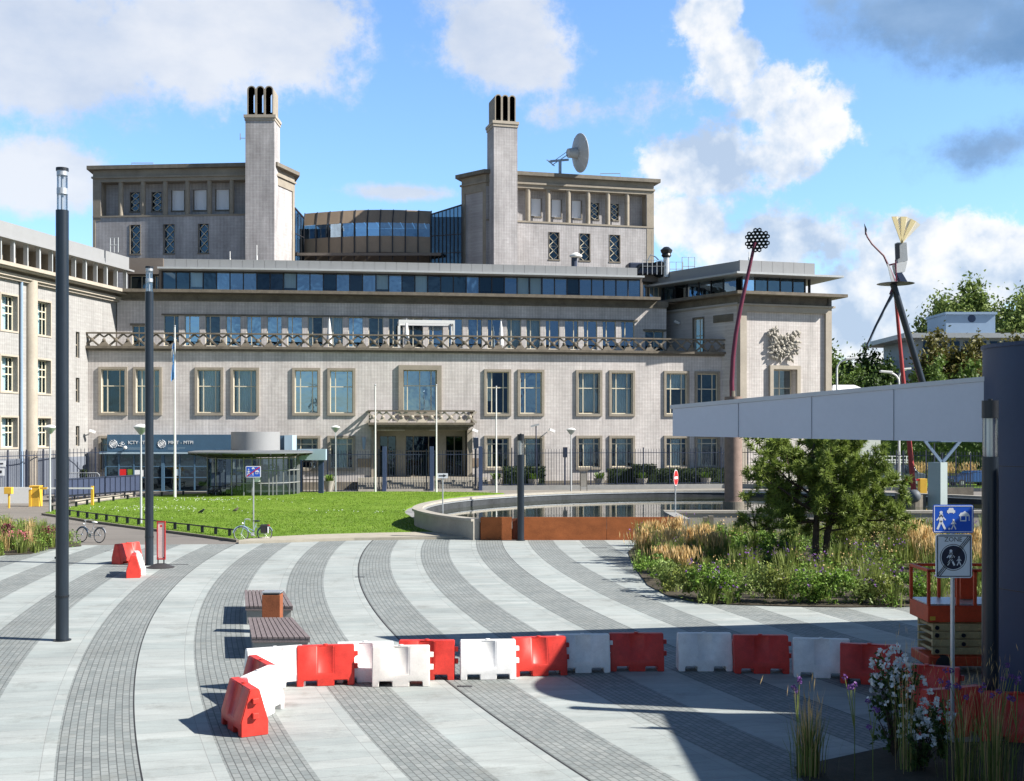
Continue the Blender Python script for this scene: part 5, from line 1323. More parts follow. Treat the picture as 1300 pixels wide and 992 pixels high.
# ================================================================== BICYCLES
def bicycle(name, label, X, Y, rz, fm, bag=False, saddle='black'):
    t = thing(name, label, 'bicycle', (X,Y,0), rz)
    def mk(n, mt, fn, sm=True): b = MB(); fn(b); return b.build(n, M[mt], t, smooth=sm, world=False)
    lean = .12
    def P(x, z, y=0): return Vector((x, y+z*lean, z))
    def wheel(cx):
        b = MB(); b.tube([P(cx+.33*math.cos(a), .34+.33*math.sin(a)) for a in [6.2832*k/28 for k in range(29)]], .018, 6, False); w = b.build('wheel', M['rubber'], t, smooth=True, world=False)
        b = MB(); b.tube([P(cx+.305*math.cos(a), .34+.305*math.sin(a)) for a in [6.2832*k/28 for k in range(29)]], .010, 5, False)
        for k in range(14): a = 6.2832*k/14; b.tube([P(cx,.34,.02*(k%2)), P(cx+.3*math.cos(a),.34+.3*math.sin(a))], .003, 3)
        b.tube([P(cx,.34,-.04), P(cx,.34,.04)], .03, 8); b.build('rim', M['steel'], w, world=False)
        b = MB(); b.tube([P(cx+.37*math.cos(a), .34+.37*math.sin(a)) for a in [R(20+14*k) for k in range(12)]], .02, 5); b.build('mudguard', M[fm], t, world=False)
    wheel(-.52); wheel(.55)
    mk('frame', fm, lambda b: [b.tube([P(*a),P(*c)], r, 7) for a,c,r in (((-.40,.62),(0,.32),.018),((-.40,.72),(.12,.42),.014),((0,.32),(.16,.80),.016),((0,.32),(.55,.34),.012),((.14,.66),(.55,.34),.010),((-.52,.34),(-.41,.66),.013),((-.41,.6),(-.36,.95),.014))])
    mk('handlebar', 'steel', lambda b: b.tube([P(-.10,.98,-.27),P(-.22,1.02,-.24),P(-.36,1.0,-.1),P(-.36,1.0,.1),P(-.22,1.02,.24),P(-.10,.98,.27)], .013, 6))
    mk('saddle', saddle, lambda b: (b.sphere(P(.2,.92), .13, 10, (1.1,.75,.35)), b.sphere(P(.08,.93), .06, 8, (1.6,.6,.4))))
    mk('carrier', 'black', lambda b: [b.tube([P(.22,.70,s),P(.78,.72,s)], .009, 5) for s in (-.06,.06)] + [b.tube([P(.55,.34,s),P(.66,.71,s)], .008, 5) for s in (-.05,.05)])
    mk('crank', 'steel', lambda b: (b.tube([P(0,.32,-.06),P(0,.32,-.05)], .09, 12), b.tube([P(0,.32,-.08),P(.13,.22,-.08)], .012, 5), b.tube([P(0,.32,.08),P(-.13,.42,.08)], .012, 5)))
    mk('headlight', 'steel', lambda b: b.sphere(P(-.46,.82), .05, 8))
    if bag:
        b = MB()
        for s in (-.16,.16): b.rbox(P(.55,.56,s), (.40,.13,.36))
        b.rbox(P(.55,.73,0), (.38,.4,.05)); g = b.build('pannier', M['bag_black'], t, bevel=.03, world=False)
        b = MB(); b.rbox(P(.72,.72,-.2), (.12,.05,.06)); b.build('rear_reflector', M['sign_red'], t, world=False)
        b = MB(); b.rbox(P(.70,.52,-.235), (.05,.02,.3)); b.build('reflective_strip', M['sign_white'], g, world=False)
    return t
M['bag_black'] = pm('black_bag', (.015,.015,.018), .3, 3, .6)
X, Y = gp(320, 687); bicycle('bicycle', 'bicycle with black panniers leaning on the blue sign post at the lawn corner', X+.05, Y-.1, R(12), 'grey_blue', True)
X, Y = gp(99, 692); bicycle('bicycle', 'silver bicycle with white saddle parked behind the nearest tall lamp', X+.1, Y+1.2, R(-25), 'steel', False, 'white')

# ================================================================== BENCHES AND BIN
def bench(label, fl, fr, bl, br, zt=.5):
    t = thing('bench', label, 'bench', ((fl[0]+br[0])/2,(fl[1]+br[1])/2,0), 0, 'slatted block benches')
    FL, FR, BL, BR = map(Vector, (fl, fr, bl, br))
    def q(s, v): return FL.lerp(FR, s).lerp(BL.lerp(BR, s), v)
    b = MB(); c = [q(.035,.02), q(.965,.02), q(.96,.98), q(.04,.98)]; b.prism([tuple(p) for p in c], 0, zt-.12); b.build('concrete_base', M['concrete'], t, bevel=.012)
    n = 11
    b = MB()
    for k in range(n):
        s0, s1 = k/n+.008, (k+1)/n-.008
        b.prism([tuple(q(s0,0)), tuple(q(s1,0)), tuple(q(s1,1)), tuple(q(s0,1))], zt-.035, zt)
    b.build('seat_slats', M['wood'], t)
    b = MB()
    for v0, v1 in ((0.004,.03),(.48,.51),(.966,.996)): b.prism([tuple(q(.01,v0)), tuple(q(.99,v0)), tuple(q(.99,v1)), tuple(q(.01,v1))], zt-.12, zt-.037)
    split(b.build('cross_beam', M['wood'], t))
bench('grey slatted block bench, the nearer one, in front of the rusty bin', (-5.75,26.05), (-4.44,26.05), (-6.45,28.85), (-5.36,28.85))
bench('grey slatted block bench, the farther one, behind the rusty bin', (-6.95,30.75), (-5.69,30.75), (-7.68,33.9), (-6.55,33.9))
bn = thing('litter_bin', 'rusty steel litter bin standing between the two slatted benches', 'litter bin', (xp(345.5,29.6),29.6,0))
x = xp(345.5,29.6); b = MB(); b.box(x-.225,x+.225,29.45,29.85,.02,.96); b.build('body', M['corten_bin'] if 'corten_bin' in M else M['corten_dark'], bn, bevel=.008)
b = MB(); b.box(x-.235,x+.235,29.44,29.86,1.01,1.035); b.build('lid', M['steel'], bn)
b = MB(); b.box(x-.2,x+.2,29.47,29.83,.96,1.01); b.build('slot', M['black'], bn)

# ================================================================== WATER FILLED BARRIERS
def barrier_proto(col):
    t = thing('plastic_barrier', 'x', 'barrier')
    Lh = .565; W = .24; wt = .085; H = .78; hz = .25
    st = [-Lh, -.43, -.17, .17, .43, Lh]
    bm = bmesh.new()
    rings = []
    for i, x in enumerate(st):
        prof = [(-W,0),(-W,hz),(-wt,H),(wt,H),(W,hz),(W,0)]
        if i in (0, 5): prof = [(p*.97, z) for p, z in prof]
        rings.append([bm.verts.new((x, p, z)) for p, z in prof])
    notch = {1, 3}
    ntop = {}
    for i in (1,2,3,4):
        ntop[i] = [bm.verts.new((st[i], s, .115)) for s in (-W, W)]
    for i in range(5):
        a, c = rings[i], rings[i+1]
        for k in range(1, 4): 
            bm.faces.new((a[k], c[k], c[k+1], a[k+1]))
        if i in notch:
            na, nc = ntop[i], ntop[i+1]
            bm.faces.new((na[0], nc[0], c[1], a[1])); bm.faces.new((a[4], c[4], nc[1], na[1])); bm.faces.new((na[0], na[1], nc[1], nc[0]))
        else:
            la = [a[0]] + ([ntop[i][0]] if i in (2,4) else []) + [a[1]]
            lc = [c[1]] + ([ntop[i+1][0]] if (i+1) in (1,3) else []) + [c[0]]
            bm.faces.new(la[::-1] + lc[::-1])
            ra = [a[5]] + ([ntop[i][1]] if i in (2,4) else []) + [a[4]]
            rc = [c[4]] + ([ntop[i+1][1]] if (i+1) in (1,3) else []) + [c[5]]
            bm.faces.new(ra + rc)
            bm.faces.new((a[0], a[5], c[5], c[0]))
    for i in (1,2,3,4):
        bm.faces.new((rings[i][0], ntop[i][0], ntop[i][1], rings[i][5]))
    bm.faces.new(rings[0]); bm.faces.new(list(reversed(rings[5])))
    bmesh.ops.recalc_face_normals(bm, faces=bm.faces)
    bm.faces.ensure_lookup_table()
    # pressed recess and vertical ribs on the sloping faces
    sl = [f for f in bm.faces if len(f.verts) == 4 and all(v.co.z >= hz-.01 for v in f.verts) and abs(f.normal.y) > .5 and abs(f.calc_center_median().x) < .1]
    r = bmesh.ops.inset_individual(bm, faces=sl, thickness=.05, depth=-.03)
    bmesh.ops.bevel(bm, geom=[e for e in bm.edges if e.is_manifold and e.calc_face_angle(0) > .3], offset=.014, segments=2, affect='EDGES', clamp_overlap=True)
    me = bpy.data.meshes.new('body'); bm.to_mesh(me); bm.free(); me.materials.append(M[col])
    for p in me.polygons: p.use_smooth = True
    me.set_sharp_from_angle(angle=R(50))
    o = bpy.data.objects.new('body', me); COL.objects.link(o); o.parent = t
    for za, zb_2 in ((.30,.40),(.55,.64)): b = MB(); b.box(Lh-.02, Lh+.075, -.05, .05, za, zb_2); b.build('connector_lug', M[col], t, world=False, bevel=.01)
    b = MB(); b.cyl(0.0, 0, H-.01, H+.018, .045, 14); b.build('filler_cap', M[col], t, world=False)
    return t
PB = {c: barrier_proto(m) for c, m in (('red','red_pl'),('white','white_pl'),('milky','white_pl2'))}
used = set()
def put_barrier(col, px, py, rot, label, group='red and white plastic barriers round the works', xy=None, z=0):
    x, y = xy or gp(px, py); y += 0 if xy else .22
    p = PB[col]; 
    if col not in used:
        used.add(col); p.location = (x,y,z); p.rotation_euler = (0,0,R(rot)); p['label'] = label; p['group'] = group
        ROOTM[p.name] = Matrix.Translation((x,y,z)) @ Matrix.Rotation(R(rot),4,'Z')
    else: dup(p, (x,y,z), R(rot), label, group)
row = [
 ('white', 346, 875, 24, 'white barrier at the left corner of the row, just below the nearer bench'),
 ('red', 411, 871.5, 10, 'red barrier, the leftmost red one of the long row'),
 ('white', 462, 867, 6, 'white barrier mostly hidden behind the milky one in the long row'),
 ('milky', 508, 872.5, 3, 'milky white ribbed barrier pulled forward of the long row'),
 ('red', 541, 864, 0, 'red barrier half hidden right of the milky white one'),
 ('white', 619, 863.5, 4, 'white barrier where the dark shadow edge starts, between two reds'),
 ('red', 684, 859, 9, 'red barrier half in sun and half in shade'),
 ('white', 740, 855, 3, 'shaded white barrier left of the gap and of the fully shaded red one'),
 ('red', 809, 853, 0, 'shaded red barrier just left of the gap in the long row'),
 ('white', 896, 853, 0, 'shaded white barrier just right of the gap in the long row'),
 ('red', 968, 856, -2, 'shaded red barrier between two shaded white ones'),
 ('white', 1046, 861.5, -9, 'shaded white barrier tilted away, the last white one on the right'),
 ('red', 1108, 870, -14, 'shaded red barrier at the right end beside the white flowers'),
]
for c, px, py, rot, lb in row: put_barrier(c, px, py, rot, lb)
for c, xy, rot, lb in (
 ('red', (-4.66,22.0), -60, 'red barrier seen end on, the first of the column towards the camera'),
 ('white', (-4.50,20.98), 76, 'white barrier seen end on, second of the column towards the camera'),
 ('red', (-4.52,19.95), -60, 'red barrier seen end on, nearest one of the column towards the camera'),
 ('red', (7.55,21.5), -25, 'red barrier among the foreground flowers left of the sign post'),
 ('red', (7.3,19.6), 20, 'red barrier in the foreground just behind the sign post'),
 ('red', (8.2,19.2), -12, 'red barrier at the foot of the navy column')):
    put_barrier(c, 0, 0, rot, lb, xy=xy)
put_barrier('red', 159, 716, 62, 'red barrier behind another by the second tall lamp', 'pair of barriers by the tall lamp')
put_barrier('white', 172, 730, 112, 'white barrier with its end to the camera by the second tall lamp', 'pair of barriers by the tall lamp')
put_barrier('red', 167.5, 733, 105, 'red end piece of barrier standing before the white one by the tall lamp', 'pair of barriers by the tall lamp')

# ================================================================== CANOPY, NAVY COLUMN, LIFT
M['fascia_joint'] = pm('fascia_joint', (.36,.38,.42), .1, 1, .7)
cn = thing('roof_canopy', 'pointed grey roof canopy jutting in from the right above the plaza', 'canopy', (10.3,20.4,0))
A, Bp, C_, D_ = (3.74,27.5), (10.3,20.2), (21,19.8), (21,30.6)
def slab(zf0, zf1, inset=0):
    b = MB(); pts = [A, Bp, C_, D_]; zt = [5.62, 6.14, 6.4, 5.7]; zb = [4.93, 4.80, 4.75, 4.9]
    return pts, zb, zt
pts, zb, zt = slab(0,0)
b = MB(); b.hexa([(*p, z) for p, z in zip(pts, zb)] + [(*p, z-.06) for p, z in zip(pts, zt)]); b.build('fascia', M['fascia'], cn)
b = MB()
for k in range(1, 5):
    t_ = k/5.2; x_, y_ = A[0]+(Bp[0]-A[0])*t_-.006, A[1]+(Bp[1]-A[1])*t_-.006; za_, zb_ = zb[0]+(zb[1]-zb[0])*t_, zt[0]+(zt[1]-zt[0])*t_-.06
    b.bar((x_,y_,za_+.003),(x_,y_,zb_),.012,.012)
split(b.build('panel_joint', M['fascia_joint'], cn), gap=.01)
b = MB(); cx_, cy_ = 13, 25
q = [(p[0]+(p[0]-cx_)*.006, p[1]+(p[1]-cy_)*.006) for p in pts]
b.hexa([(*p, z-.058) for p, z in zip(q, zt)] + [(*p, z+.03) for p, z in zip(q, zt)]); b.build('roof_edge', M['fascia_top'], cn)
nc = thing('navy_column', 'huge dark navy round column filling the right edge', 'column', (10.32,21.6,0))
b = MB(); b.cyl(10.32, 21.6, 0, 6.55, 1.6, 64); b.build('shaft', M['navy'], nc, smooth=True)
b = MB(); b.cyl(10.32, 21.6, 6.55, 6.62, 1.63, 64); b.build('cap', M['navy'], nc)
b = MB()
for z in (2.2, 4.4): b.cyl(10.32, 21.6, z, z+.015, 1.603, 64)
b.build('joint', M['black'], nc)
ob = thing('office_building', 'unseen building added beyond the right edge to shade the lower right of the plaza', 'building', (17,12,0))  # out of view, placed here to cast the shade at the lower right
b = MB(); b.box(11.6, 26, 5, 19.0, 0, 6.8); b.build('wall', M['navy'], ob)
b = MB(); b.box(11.4, 26.2, 4.8, 19.2, 6.8, 7.0); b.build('roof', M['panel'], ob)
LX, LY = 8.62, 24.5
lf = thing('scissor_lift', 'orange red scissor lift with beige folded scissors behind the navy column', 'scissor lift', (LX+.6,LY,0))
def lb(name, mt, fn, bev=0): b = MB(); fn(b); return b.build(name, M[mt], lf, bevel=bev)
lb('chassis', 'lift_red', lambda b: b.box(LX+.02,LX+2.3,LY,LY+1.1,.16,.36), .02)
for dx in (.35, 1.95):
    for dy in (0.02, 1.0): lb('wheel', 'rubber', lambda b: b.tube([(LX+dx,LY+dy-.06,.19),(LX+dx,LY+dy+.10,.19)], .19, 18))
for k in range(4):
    z0 = .40+.165*k
    lb('scissor_arm', 'beige', lambda b: (b.box(LX+.12,LX+2.2,LY+.05,LY+.12,z0,z0+.145), b.box(LX+.12,LX+2.2,LY+.9,LY+.97,z0,z0+.145), [b.tube([(LX+dx,LY+.02,z0+.07),(LX+dx,LY+1.0,z0+.07)], .035, 8) for dx in (.18,.7,1.1,2.0)]))
for dx_, z_p in ((.75,.80),(.75,.62),(.2,.47),(.2,.8),(.2,.96)): lb('pivot_pin', 'black', lambda b: b.tube([(LX+dx_,LY+.0,z_p),(LX+dx_,LY+.04,z_p)], .045, 10))
lb('platform', 'lift_red', lambda b: (b.box(LX,LX+2.35,LY-.02,LY+1.12,1.08,1.42)), .01)
lb('platform_floor', 'steel', lambda b: b.box(LX+.03,LX+2.32,LY+.01,LY+1.09,1.42,1.45))
def rails(b):
    for dx in (.02, .62, .98, 1.6, 2.3):
        for dy in (0, 1.08): b.bar((LX+dx,LY+dy,1.42),(LX+dx,LY+dy,2.15),.06)
    for z in (2.15,):
        for dy in (0, 1.08): b.bar((LX,LY+dy,z),(LX+2.33,LY+dy,z),.06)
        for dx in (.02,2.3): b.bar((LX+dx,LY,z),(LX+dx,LY+1.1,z),.06)
lb('guard_rail', 'lift_red', rails)
lb('control_box', 'lift_red', lambda b: (b.box(LX+.95,LX+1.25,LY+.7,LY+.95,1.46,1.95), b.tube([(LX+.3,LY+.1,2.2),(LX+.6,LY+.3,2.28),(LX+.9,LY+.5,2.15),(LX+1.0,LY+.7,1.95)], .03, 6)))
lb('hazard_mark', 'yellow', lambda b: b.box(LX+.04,LX+.15,LY-.027,LY-.021,1.12,1.2))

# ================================================================== SCULPTURES IN THE POOL
s1 = thing('pillar_sculpture', 'brown pillar carrying a bent maroon rod with a perforated disc, in the pool', 'sculpture', (xp(931,70),70,.0))
X = xp(931,70); b = MB(); b.cyl(X,70,.1,7.15,.52,28); b.build('pillar', M['pillar_brown'], s1, smooth=True)
b = MB(); b.cyl(X,70,.1,.95,.62,28); b.cyl(X-.05,70,7.15,7.5,.16,14); b.build('collar', M['stone_dark'], s1)
pts = [(929.5,508),(929,485),(930.5,455),(934,425),(940,392),(947,360),(953,333),(958.5,308)]
b = MB(); b.tube([(xp(p,70),70,zp(q_,70)) for p,q_ in pts], [.15,.145,.14,.13,.12,.11,.10,.09], 10); b.build('bent_rod', M['maroon'], s1, smooth=True)
# perforated disc from a hexagonal lattice with round holes
b = MB(); cxd, czd = xp(961.5,70), zp(305,70); Rd = .72; pitchh = .24
tilt = Matrix.Rotation(R(-14),3,'Z') @ Matrix.Rotation(R(-12),3,'X')
def dp(x, z, y=0): v = tilt @ Vector((x, y, z)); return (cxd+v.x, 70.0+v.y, czd+v.z)
hs = []
for j in range(-5,6):
    for i in range(-5,6):
        x = pitchh*(i + .5*(j % 2)); z = pitchh*.87*j
        if math.hypot(x, z) < Rd-.03: hs.append((x, z))
for x, z in hs:
    hexp = [(x+pitchh/math.sqrt(3)*math.cos(R(30+60*k)), z+pitchh/math.sqrt(3)*math.sin(R(30+60*k))) for k in range(6)]
    rh = pitchh*.255
    for k in range(6):
        h0, h1 = hexp[k], hexp[(k+1)%6]
        for t in range(3):
            a0, a1 = R(30+60*k+20*t), R(30+60*k+20*(t+1))
            o0 = (h0[0]+(h1[0]-h0[0])*t/3, h0[1]+(h1[1]-h0[1])*t/3); o1 = (h0[0]+(h1[0]-h0[0])*(t+1)/3, h0[1]+(h1[1]-h0[1])*(t+1)/3)
            i0 = (x+rh*math.cos(a0), z+rh*math.sin(a0)); i1 = (x+rh*math.cos(a1), z+rh*math.sin(a1))
            for yy in (-.03, .03): b.quad(dp(*o0,yy), dp(*o1,yy), dp(*i1,yy), dp(*i0,yy))
            b.quad(dp(*i0,-.03), dp(*i1,-.03), dp(*i1,.03), dp(*i0,.03))
b.build('perforated_disc', M['matte_black'], s1)
s2 = thing('pole_sculpture', 'tall abstract sculpture of leaning poles, disc plate and yellow white fan in the pool', 'sculpture', (xp(1192,72),72,0))
D2 = 72.0
def q2(px, py, dy=0): return Vector((xp(px,D2+dy), D2+dy, zp(py,D2+dy)))
b = MB(); X = xp(1191,D2); c = .60
b.prism([(X-.58,D2+.15),(X+.02,D2-.35),(X+.60,D2+.10),(X+.02,D2+.6)], .1, 3.22); b.build('pedestal', M['drum'], s2)
b = MB(); b.bar(q2(1196,588), q2(1174,560), .16,.16); b.bar(q2(1196,588), q2(1219,560), .16,.16); b.build('fork', M['grey_blue'], s2)
b = MB(); b.bar(q2(1174,560), q2(1219,560), .14,.14); b.build('crosspiece', M['grey_blue'], s2)
b = MB(); b.tube([q2(1134,361), q2(1172,489), q2(1193,560)], [.20,.20,.20], 12); b.build('dark_pole', M['pole'], s2, smooth=True)
b = MB(); b.tube([q2(1137,378,.6), q2(1160,622,.6)], [.10,.17], 10); b.build('red_pole', M['red_dull'] if 'red_dull' in M else M['red'], s2, smooth=True)
b = MB(); b.sphere(q2(1160.5,630,-.5), .40, 20); b.build('ball', M['sphere'], s2, smooth=True)
b = MB(); b.cyl(q2(1160,622).x, D2+.6, .1, 1.25, .9, 20); b.build('round_plinth', M['stone_dark'], s2)
b = MB(); c = q2(1137,360.5); b.sphere(c, 1.12, 24, (1,1,.045)); b.build('disc_plate', M['black'], s2, smooth=True)
def blade(name, pts, mt, th=.08, dy=0):
    b = MB(); f = [q2(x,y,dy) for x,y in pts]; n=len(f); g = [p+Vector((0,th,0)) for p in f]
    b.quad(*f); b.quad(*reversed(g))
    for k in range(n): b.quad(f[k], f[(k+1)%n], g[(k+1)%n], g[k])
    return b.build(name, M[mt], s2)
apex = (1145,309); top = [(1132,275),(1138,275),(1144,275.2),(1151,275.3),(1157,278),(1163,281),(1168.5,285.5)]
for k in range(6):
    blade('fan_blade', [top[k], top[k+1], (apex[0]+.8,apex[1]), (apex[0]-.8,apex[1])], 'yel_fan' if k % 2 == 0 else 'cream_sail', .06, -.1+.05*(k%2))
blade('upright_block', [(1139,308),(1151,308),(1152.5,331),(1140,334)], 'white_dull', .5)
blade('upright_block', [(1137,310),(1142,309),(1142.5,328),(1138,330)], 'black', .12, -.15)
blade('curved_panel', [(1135.5,336),(1143,333),(1152,332),(1149,345),(1138,347)], 'white', .5)
blade('lower_block', [(1138.5,346.5),(1145,346),(1152,357.5),(1143.5,358)], 'navy', .5)
b = MB(); b.tube([q2(1137,360), q2(1133,350), q2(1128,338), q2(1122,325), q2(1115,318), q2(1107,310), q2(1101,301), q2(1099,295)], [.09,.08,.07,.06,.06,.055,.05,.04], 8); b.tube([q2(1128,337), q2(1136,335)], .05, 6); b.tube([q2(1138,358), q2(1137,330)], .045, 6); b.build('curved_branch', M['maroon'], s2, smooth=True)
blade('leaf_blade', [(1098,290),(1097.3,284),(1100.5,291),(1100,297),(1098.4,299)], 'black', .05)
blade('white_blade', [(1126.5,335),(1128.5,336),(1136,358),(1132,359)], 'white', .06, -.1)
blade('wing_blade', [(1132,371),(1135,375),(1123,395),(1120.5,402),(1114,413),(1108,427),(1103,441),(1101,436),(1110,415),(1120,395)], 'grey_blue', .06, -.2)
b = MB(); b.tube([q2(1133,372,-.25), q2(1118,402,-.25), q2(1101,437,-.25), q2(1101,444,-.25)], [.07,.06,.05,.02], 8); b.build('wing_spar', M['black'], s2)
b = MB(); b.tube([q2(1130,374), q2(1134,364)], .07, 6); b.build('wing_joint', M['maroon'], s2)

# ================================================================== ROOF EQUIPMENT
dsh = thing('satellite_dish', 'large pale satellite dish seen from behind on the right tower roof', 'satellite dish', (xp(712,131),131,33.5))
Dd = 131.0; ctr = Vector((xp(733,Dd), Dd, zp(194.5,Dd))); axis = Vector((math.cos(R(22)), math.sin(R(22)), .10)).normalized()
s_ = axis.cross(Vector((0,0,1))).normalized(); u3 = s_.cross(axis)
b = MB(); prof = [(.0,0),(.6,.03),(1.2,.12),(1.7,.26),(2.15,.42),(2.15,.48),(1.7,.32),(1.2,.18),(.6,.09),(0.01,.06)]; n=40; i0=0
for r,h in prof:
    for t in range(n):
        a = 6.2832*t/n; p = ctr + axis*(h-.1) + (s_*math.cos(a)+u3*math.sin(a))*r; b.v.append(tuple(p))
for k in range(len(prof)-1):
    for t in range(n): a=k*n; b.f.append((a+t,a+(t+1)%n,a+n+(t+1)%n,a+n+t)); b.m.append(0)
b.build('reflector', M['white_dull'], dsh, smooth=True)
b = MB()
for k in range(12):
    a = 6.2832*k/12; d = s_*math.cos(a)+u3*math.sin(a); b.bar(ctr+d*.5-axis*.12, ctr+d*2.12+axis*.30, .06)
b.build('back_rib', M['steel'], dsh)
b = MB(); b.tube([ctr-axis*1.15, ctr-axis*.1], [.5,.62], 20); b.build('hub', M['white_dull'], dsh, smooth=True)
b = MB(); pz = Vector((xp(711,Dd),Dd,33.5)); b.tube([pz, Vector((pz.x,pz.y,zp(204,Dd)))], .17, 10); b.tube([Vector((xp(697,Dd),Dd,zp(205,Dd))), Vector((xp(722,Dd),Dd,zp(203,Dd)))], .13, 8); b.bar(ctr-axis*.9, Vector((pz.x-.9,Dd,zp(210,Dd))), .08); b.bar(Vector((xp(694,Dd),Dd,zp(203,Dd))), Vector((xp(704,Dd),Dd,zp(211,Dd))), .1); b.bar(ctr-axis*.9+Vector((0,0,.4)), Vector((xp(700,Dd),Dd,zp(207,Dd))), .06); b.build('mount', M['grey_blue'], dsh)
def hoop(label, px0, px1, d, z0, z1, m='steel', mid=False):
    b = MB(); x0, x1 = xp(px0,d), xp(px1,d); b.tube([(x0,d,z0),(x0,d,z1),(x1,d,z1),(x1,d,z0)], .045, 6)
    if mid: b.tube([(x0,d,(z0+z1)/2),(x1,d,(z0+z1)/2)], .035, 6); b.tube([((x0+x1)/2,d,z0),((x0+x1)/2,d,z1)], .035, 6)
    o = b.build('roof_rail', M[m]); tag(o, label, 'roof rail')
hoop('thin rail hoop on the roof of the left tower', 167, 195, 126.9, 33.55, 34.0)
hoop('thin rail hoop on the roof of the right tower', 762, 787.5, 132.5, 33.55, 34.1)
hoop('grey guard rail on the roof beside the right wing parapet', 866, 882, 117, 20.6, 22.4, 'steel', True)
hoop('lower grey guard rail left of the right wing parapet', 850, 867, 117.5, 20.6, 22.0, 'steel', True)
hoop('pale square rail frame on the roof of the white wing', 140, 150, 104, 20.9, 22.2, 'white_dull', True)
v1 = thing('roof_vent', 'white mushroom vent on the roof before the right tower', 'roof vent', (xp(730,114),114,20.3))
b = MB(); b.cyl(xp(729,114),114,20.3,21.9,.28,12); b.build('duct', M['fence'], v1); b = MB(); b.lathe(xp(731,114),114,[(.3,21.9),(.62,22.0),(.6,22.15),(.2,22.4),(.01,22.42)],18); b.build('hood', M['white'], v1, smooth=True)
v2 = thing('roof_vent', 'dark mushroom vent on a steel duct left of the right wing roof', 'roof vent', (xp(846,116),116,20.5))
b = MB(); b.cyl(xp(846,116),116,20.3,22.2,.3,12); b.build('duct', M['steel'], v2, smooth=True); b = MB(); b.lathe(xp(846,116),116,[(.3,22.2),(.5,22.4),(.42,22.6),(.55,22.75),(.6,22.95),(.25,23.25),(.01,23.3)],18); b.build('hood', M['black'], v2, smooth=True)
v3 = thing('roof_machinery', 'cluster of dark ducts and pipes on the roof right of the tower', 'roof machinery', (xp(825,117),117,20.3))
b = MB(); b.rbox((xp(815,117),117,21.2),(3.0,2,1.1),.1); b.build('duct_box', M['fence'], v3, bevel=.15)
b = MB(); b.tube([(xp(805,116),116,20.6),(xp(812,116),116,21.4),(xp(840,116),116,21.6)], .22, 10); b.sphere((xp(838,117),117,21.2), .95, 12, (1,1,.9)); b.build('bent_duct', M['black'], v3, smooth=True)
b = MB()
for k in range(6): x = xp(816+6*k,115.5); b.tube([(x,115.5,20.5),(x,115.5,21.9)], .03, 5)
for z in (21.3,21.9): b.tube([(xp(816,115.5),115.5,z),(xp(846,115.5),115.5,z)], .03, 5)
b.tube([(xp(822,116),116,21.9),(xp(826,116),116,22.5),(xp(832,116),116,22.3),(xp(836,116),116,22.0)], .06, 6); b.build('pipe_rail', M['steel'], v3)
def antenna(label, px, d, z0, z1):
    x = xp(px,d); b = MB(); b.tube([(x,d,z0),(x,d,z1)], .04, 6); b.tube([(x,d,z0),(x,d,z0+.5*(z1-z0))], .08, 8); o = b.build('antenna', M['white']); tag(o, label, 'antenna', 'thin roof antennas')
antenna('thin white antenna on the parapet left of the left chimney', 292, 112.5, 20.9, 22.3)
antenna('thin white antenna on the parapet before the left chimney', 326, 112.5, 20.9, 22.9)
antenna('short antenna stub on the right wing parapet behind the maroon rod', 951, 109.5, 20.8, 21.8)
b = MB(); b.bar((xp(305,123),123,29.9+5.8),(xp(311.5,123),123,29.9+5.8),.06); b.bar((xp(305,123),123,35.5),(xp(305,123),123,36.2),.07); o = b.build('bracket_antenna', M['steel']); tag(o, 'small bracket antenna on the left side of the left chimney', 'antenna')
# white pergola frame and folded parasols on the terrace
pg = thing('terrace_frame', 'white metal frame on the terrace behind the balustrade above the entrance', 'frame', tuple(MF(U(MF,538,-1.5),-1.5,12.3)))
b = MB(); a0, a1 = U(MF,506,-1.4), U(MF,577,-1.4)
for v in (-1.2, -3.4):
    b.mbox(MF, a0, a1, v, v+.14, 14.85, 15.15)
    for u_ in (a0, a1-.14): b.mbox(MF, u_, u_+.14, v, v+.14, 12.3, 14.85)
for u_ in (a0, a1-.14): b.mbox(MF, u_, u_+.14, -3.3, -1.2, 14.87, 15.1)
b.build('frame', M['white'], pg)
def parasol(label, px):
    p = MF(U(MF,px,-2), -2, 12.2); t = thing('folded_parasol', label, 'parasol', tuple(p), 0, 'folded white parasols on the terrace')
    b = MB(); b.tube([p, p+Vector((0,0,3.2))], .03, 6); b.cyl(p.x,p.y,12.2,12.35,.3,12); b.build('pole', M['steel'], t)
    b = MB(); b.lathe(p.x, p.y, [(.26,13.0),(.24,13.6),(.15,14.5),(.05,15.2),(.01,15.3)], 10); b.build('fabric', M['white'], t, smooth=True)
for px, lb_ in ((418,'folded white parasol left on the terrace behind the balustrade'),(516,'folded white parasol at the left end of the terrace frame'),(636,'folded white parasol on the terrace right of the frame')): parasol(lb_, px)
for px, py, lb_ in ((255.5,654.5,'small black bird standing on the lawn'),(299,652.5,'greyish pigeon standing on the lawn near the bicycle')):
    X, Y = gp(px, py); b = MB(); b.tube([(X-.2,Y,.14),(X-.12,Y,.2),(X,Y,.24),(X+.09,Y,.29),(X+.13,Y,.36),(X+.17,Y,.37),(X+.23,Y,.355)], [.012,.045,.085,.075,.045,.04,.006], 10); b.tube([(X,Y-.03,.1),(X,Y-.03,.2)], .01, 4); b.tube([(X+.02,Y+.03,.1),(X+.02,Y+.03,.2)], .01, 4)
    o = b.build('bird', M['black'] if 'black' in lb_ else M['stone_mid'], smooth=True); tag(o, lb_, 'bird')

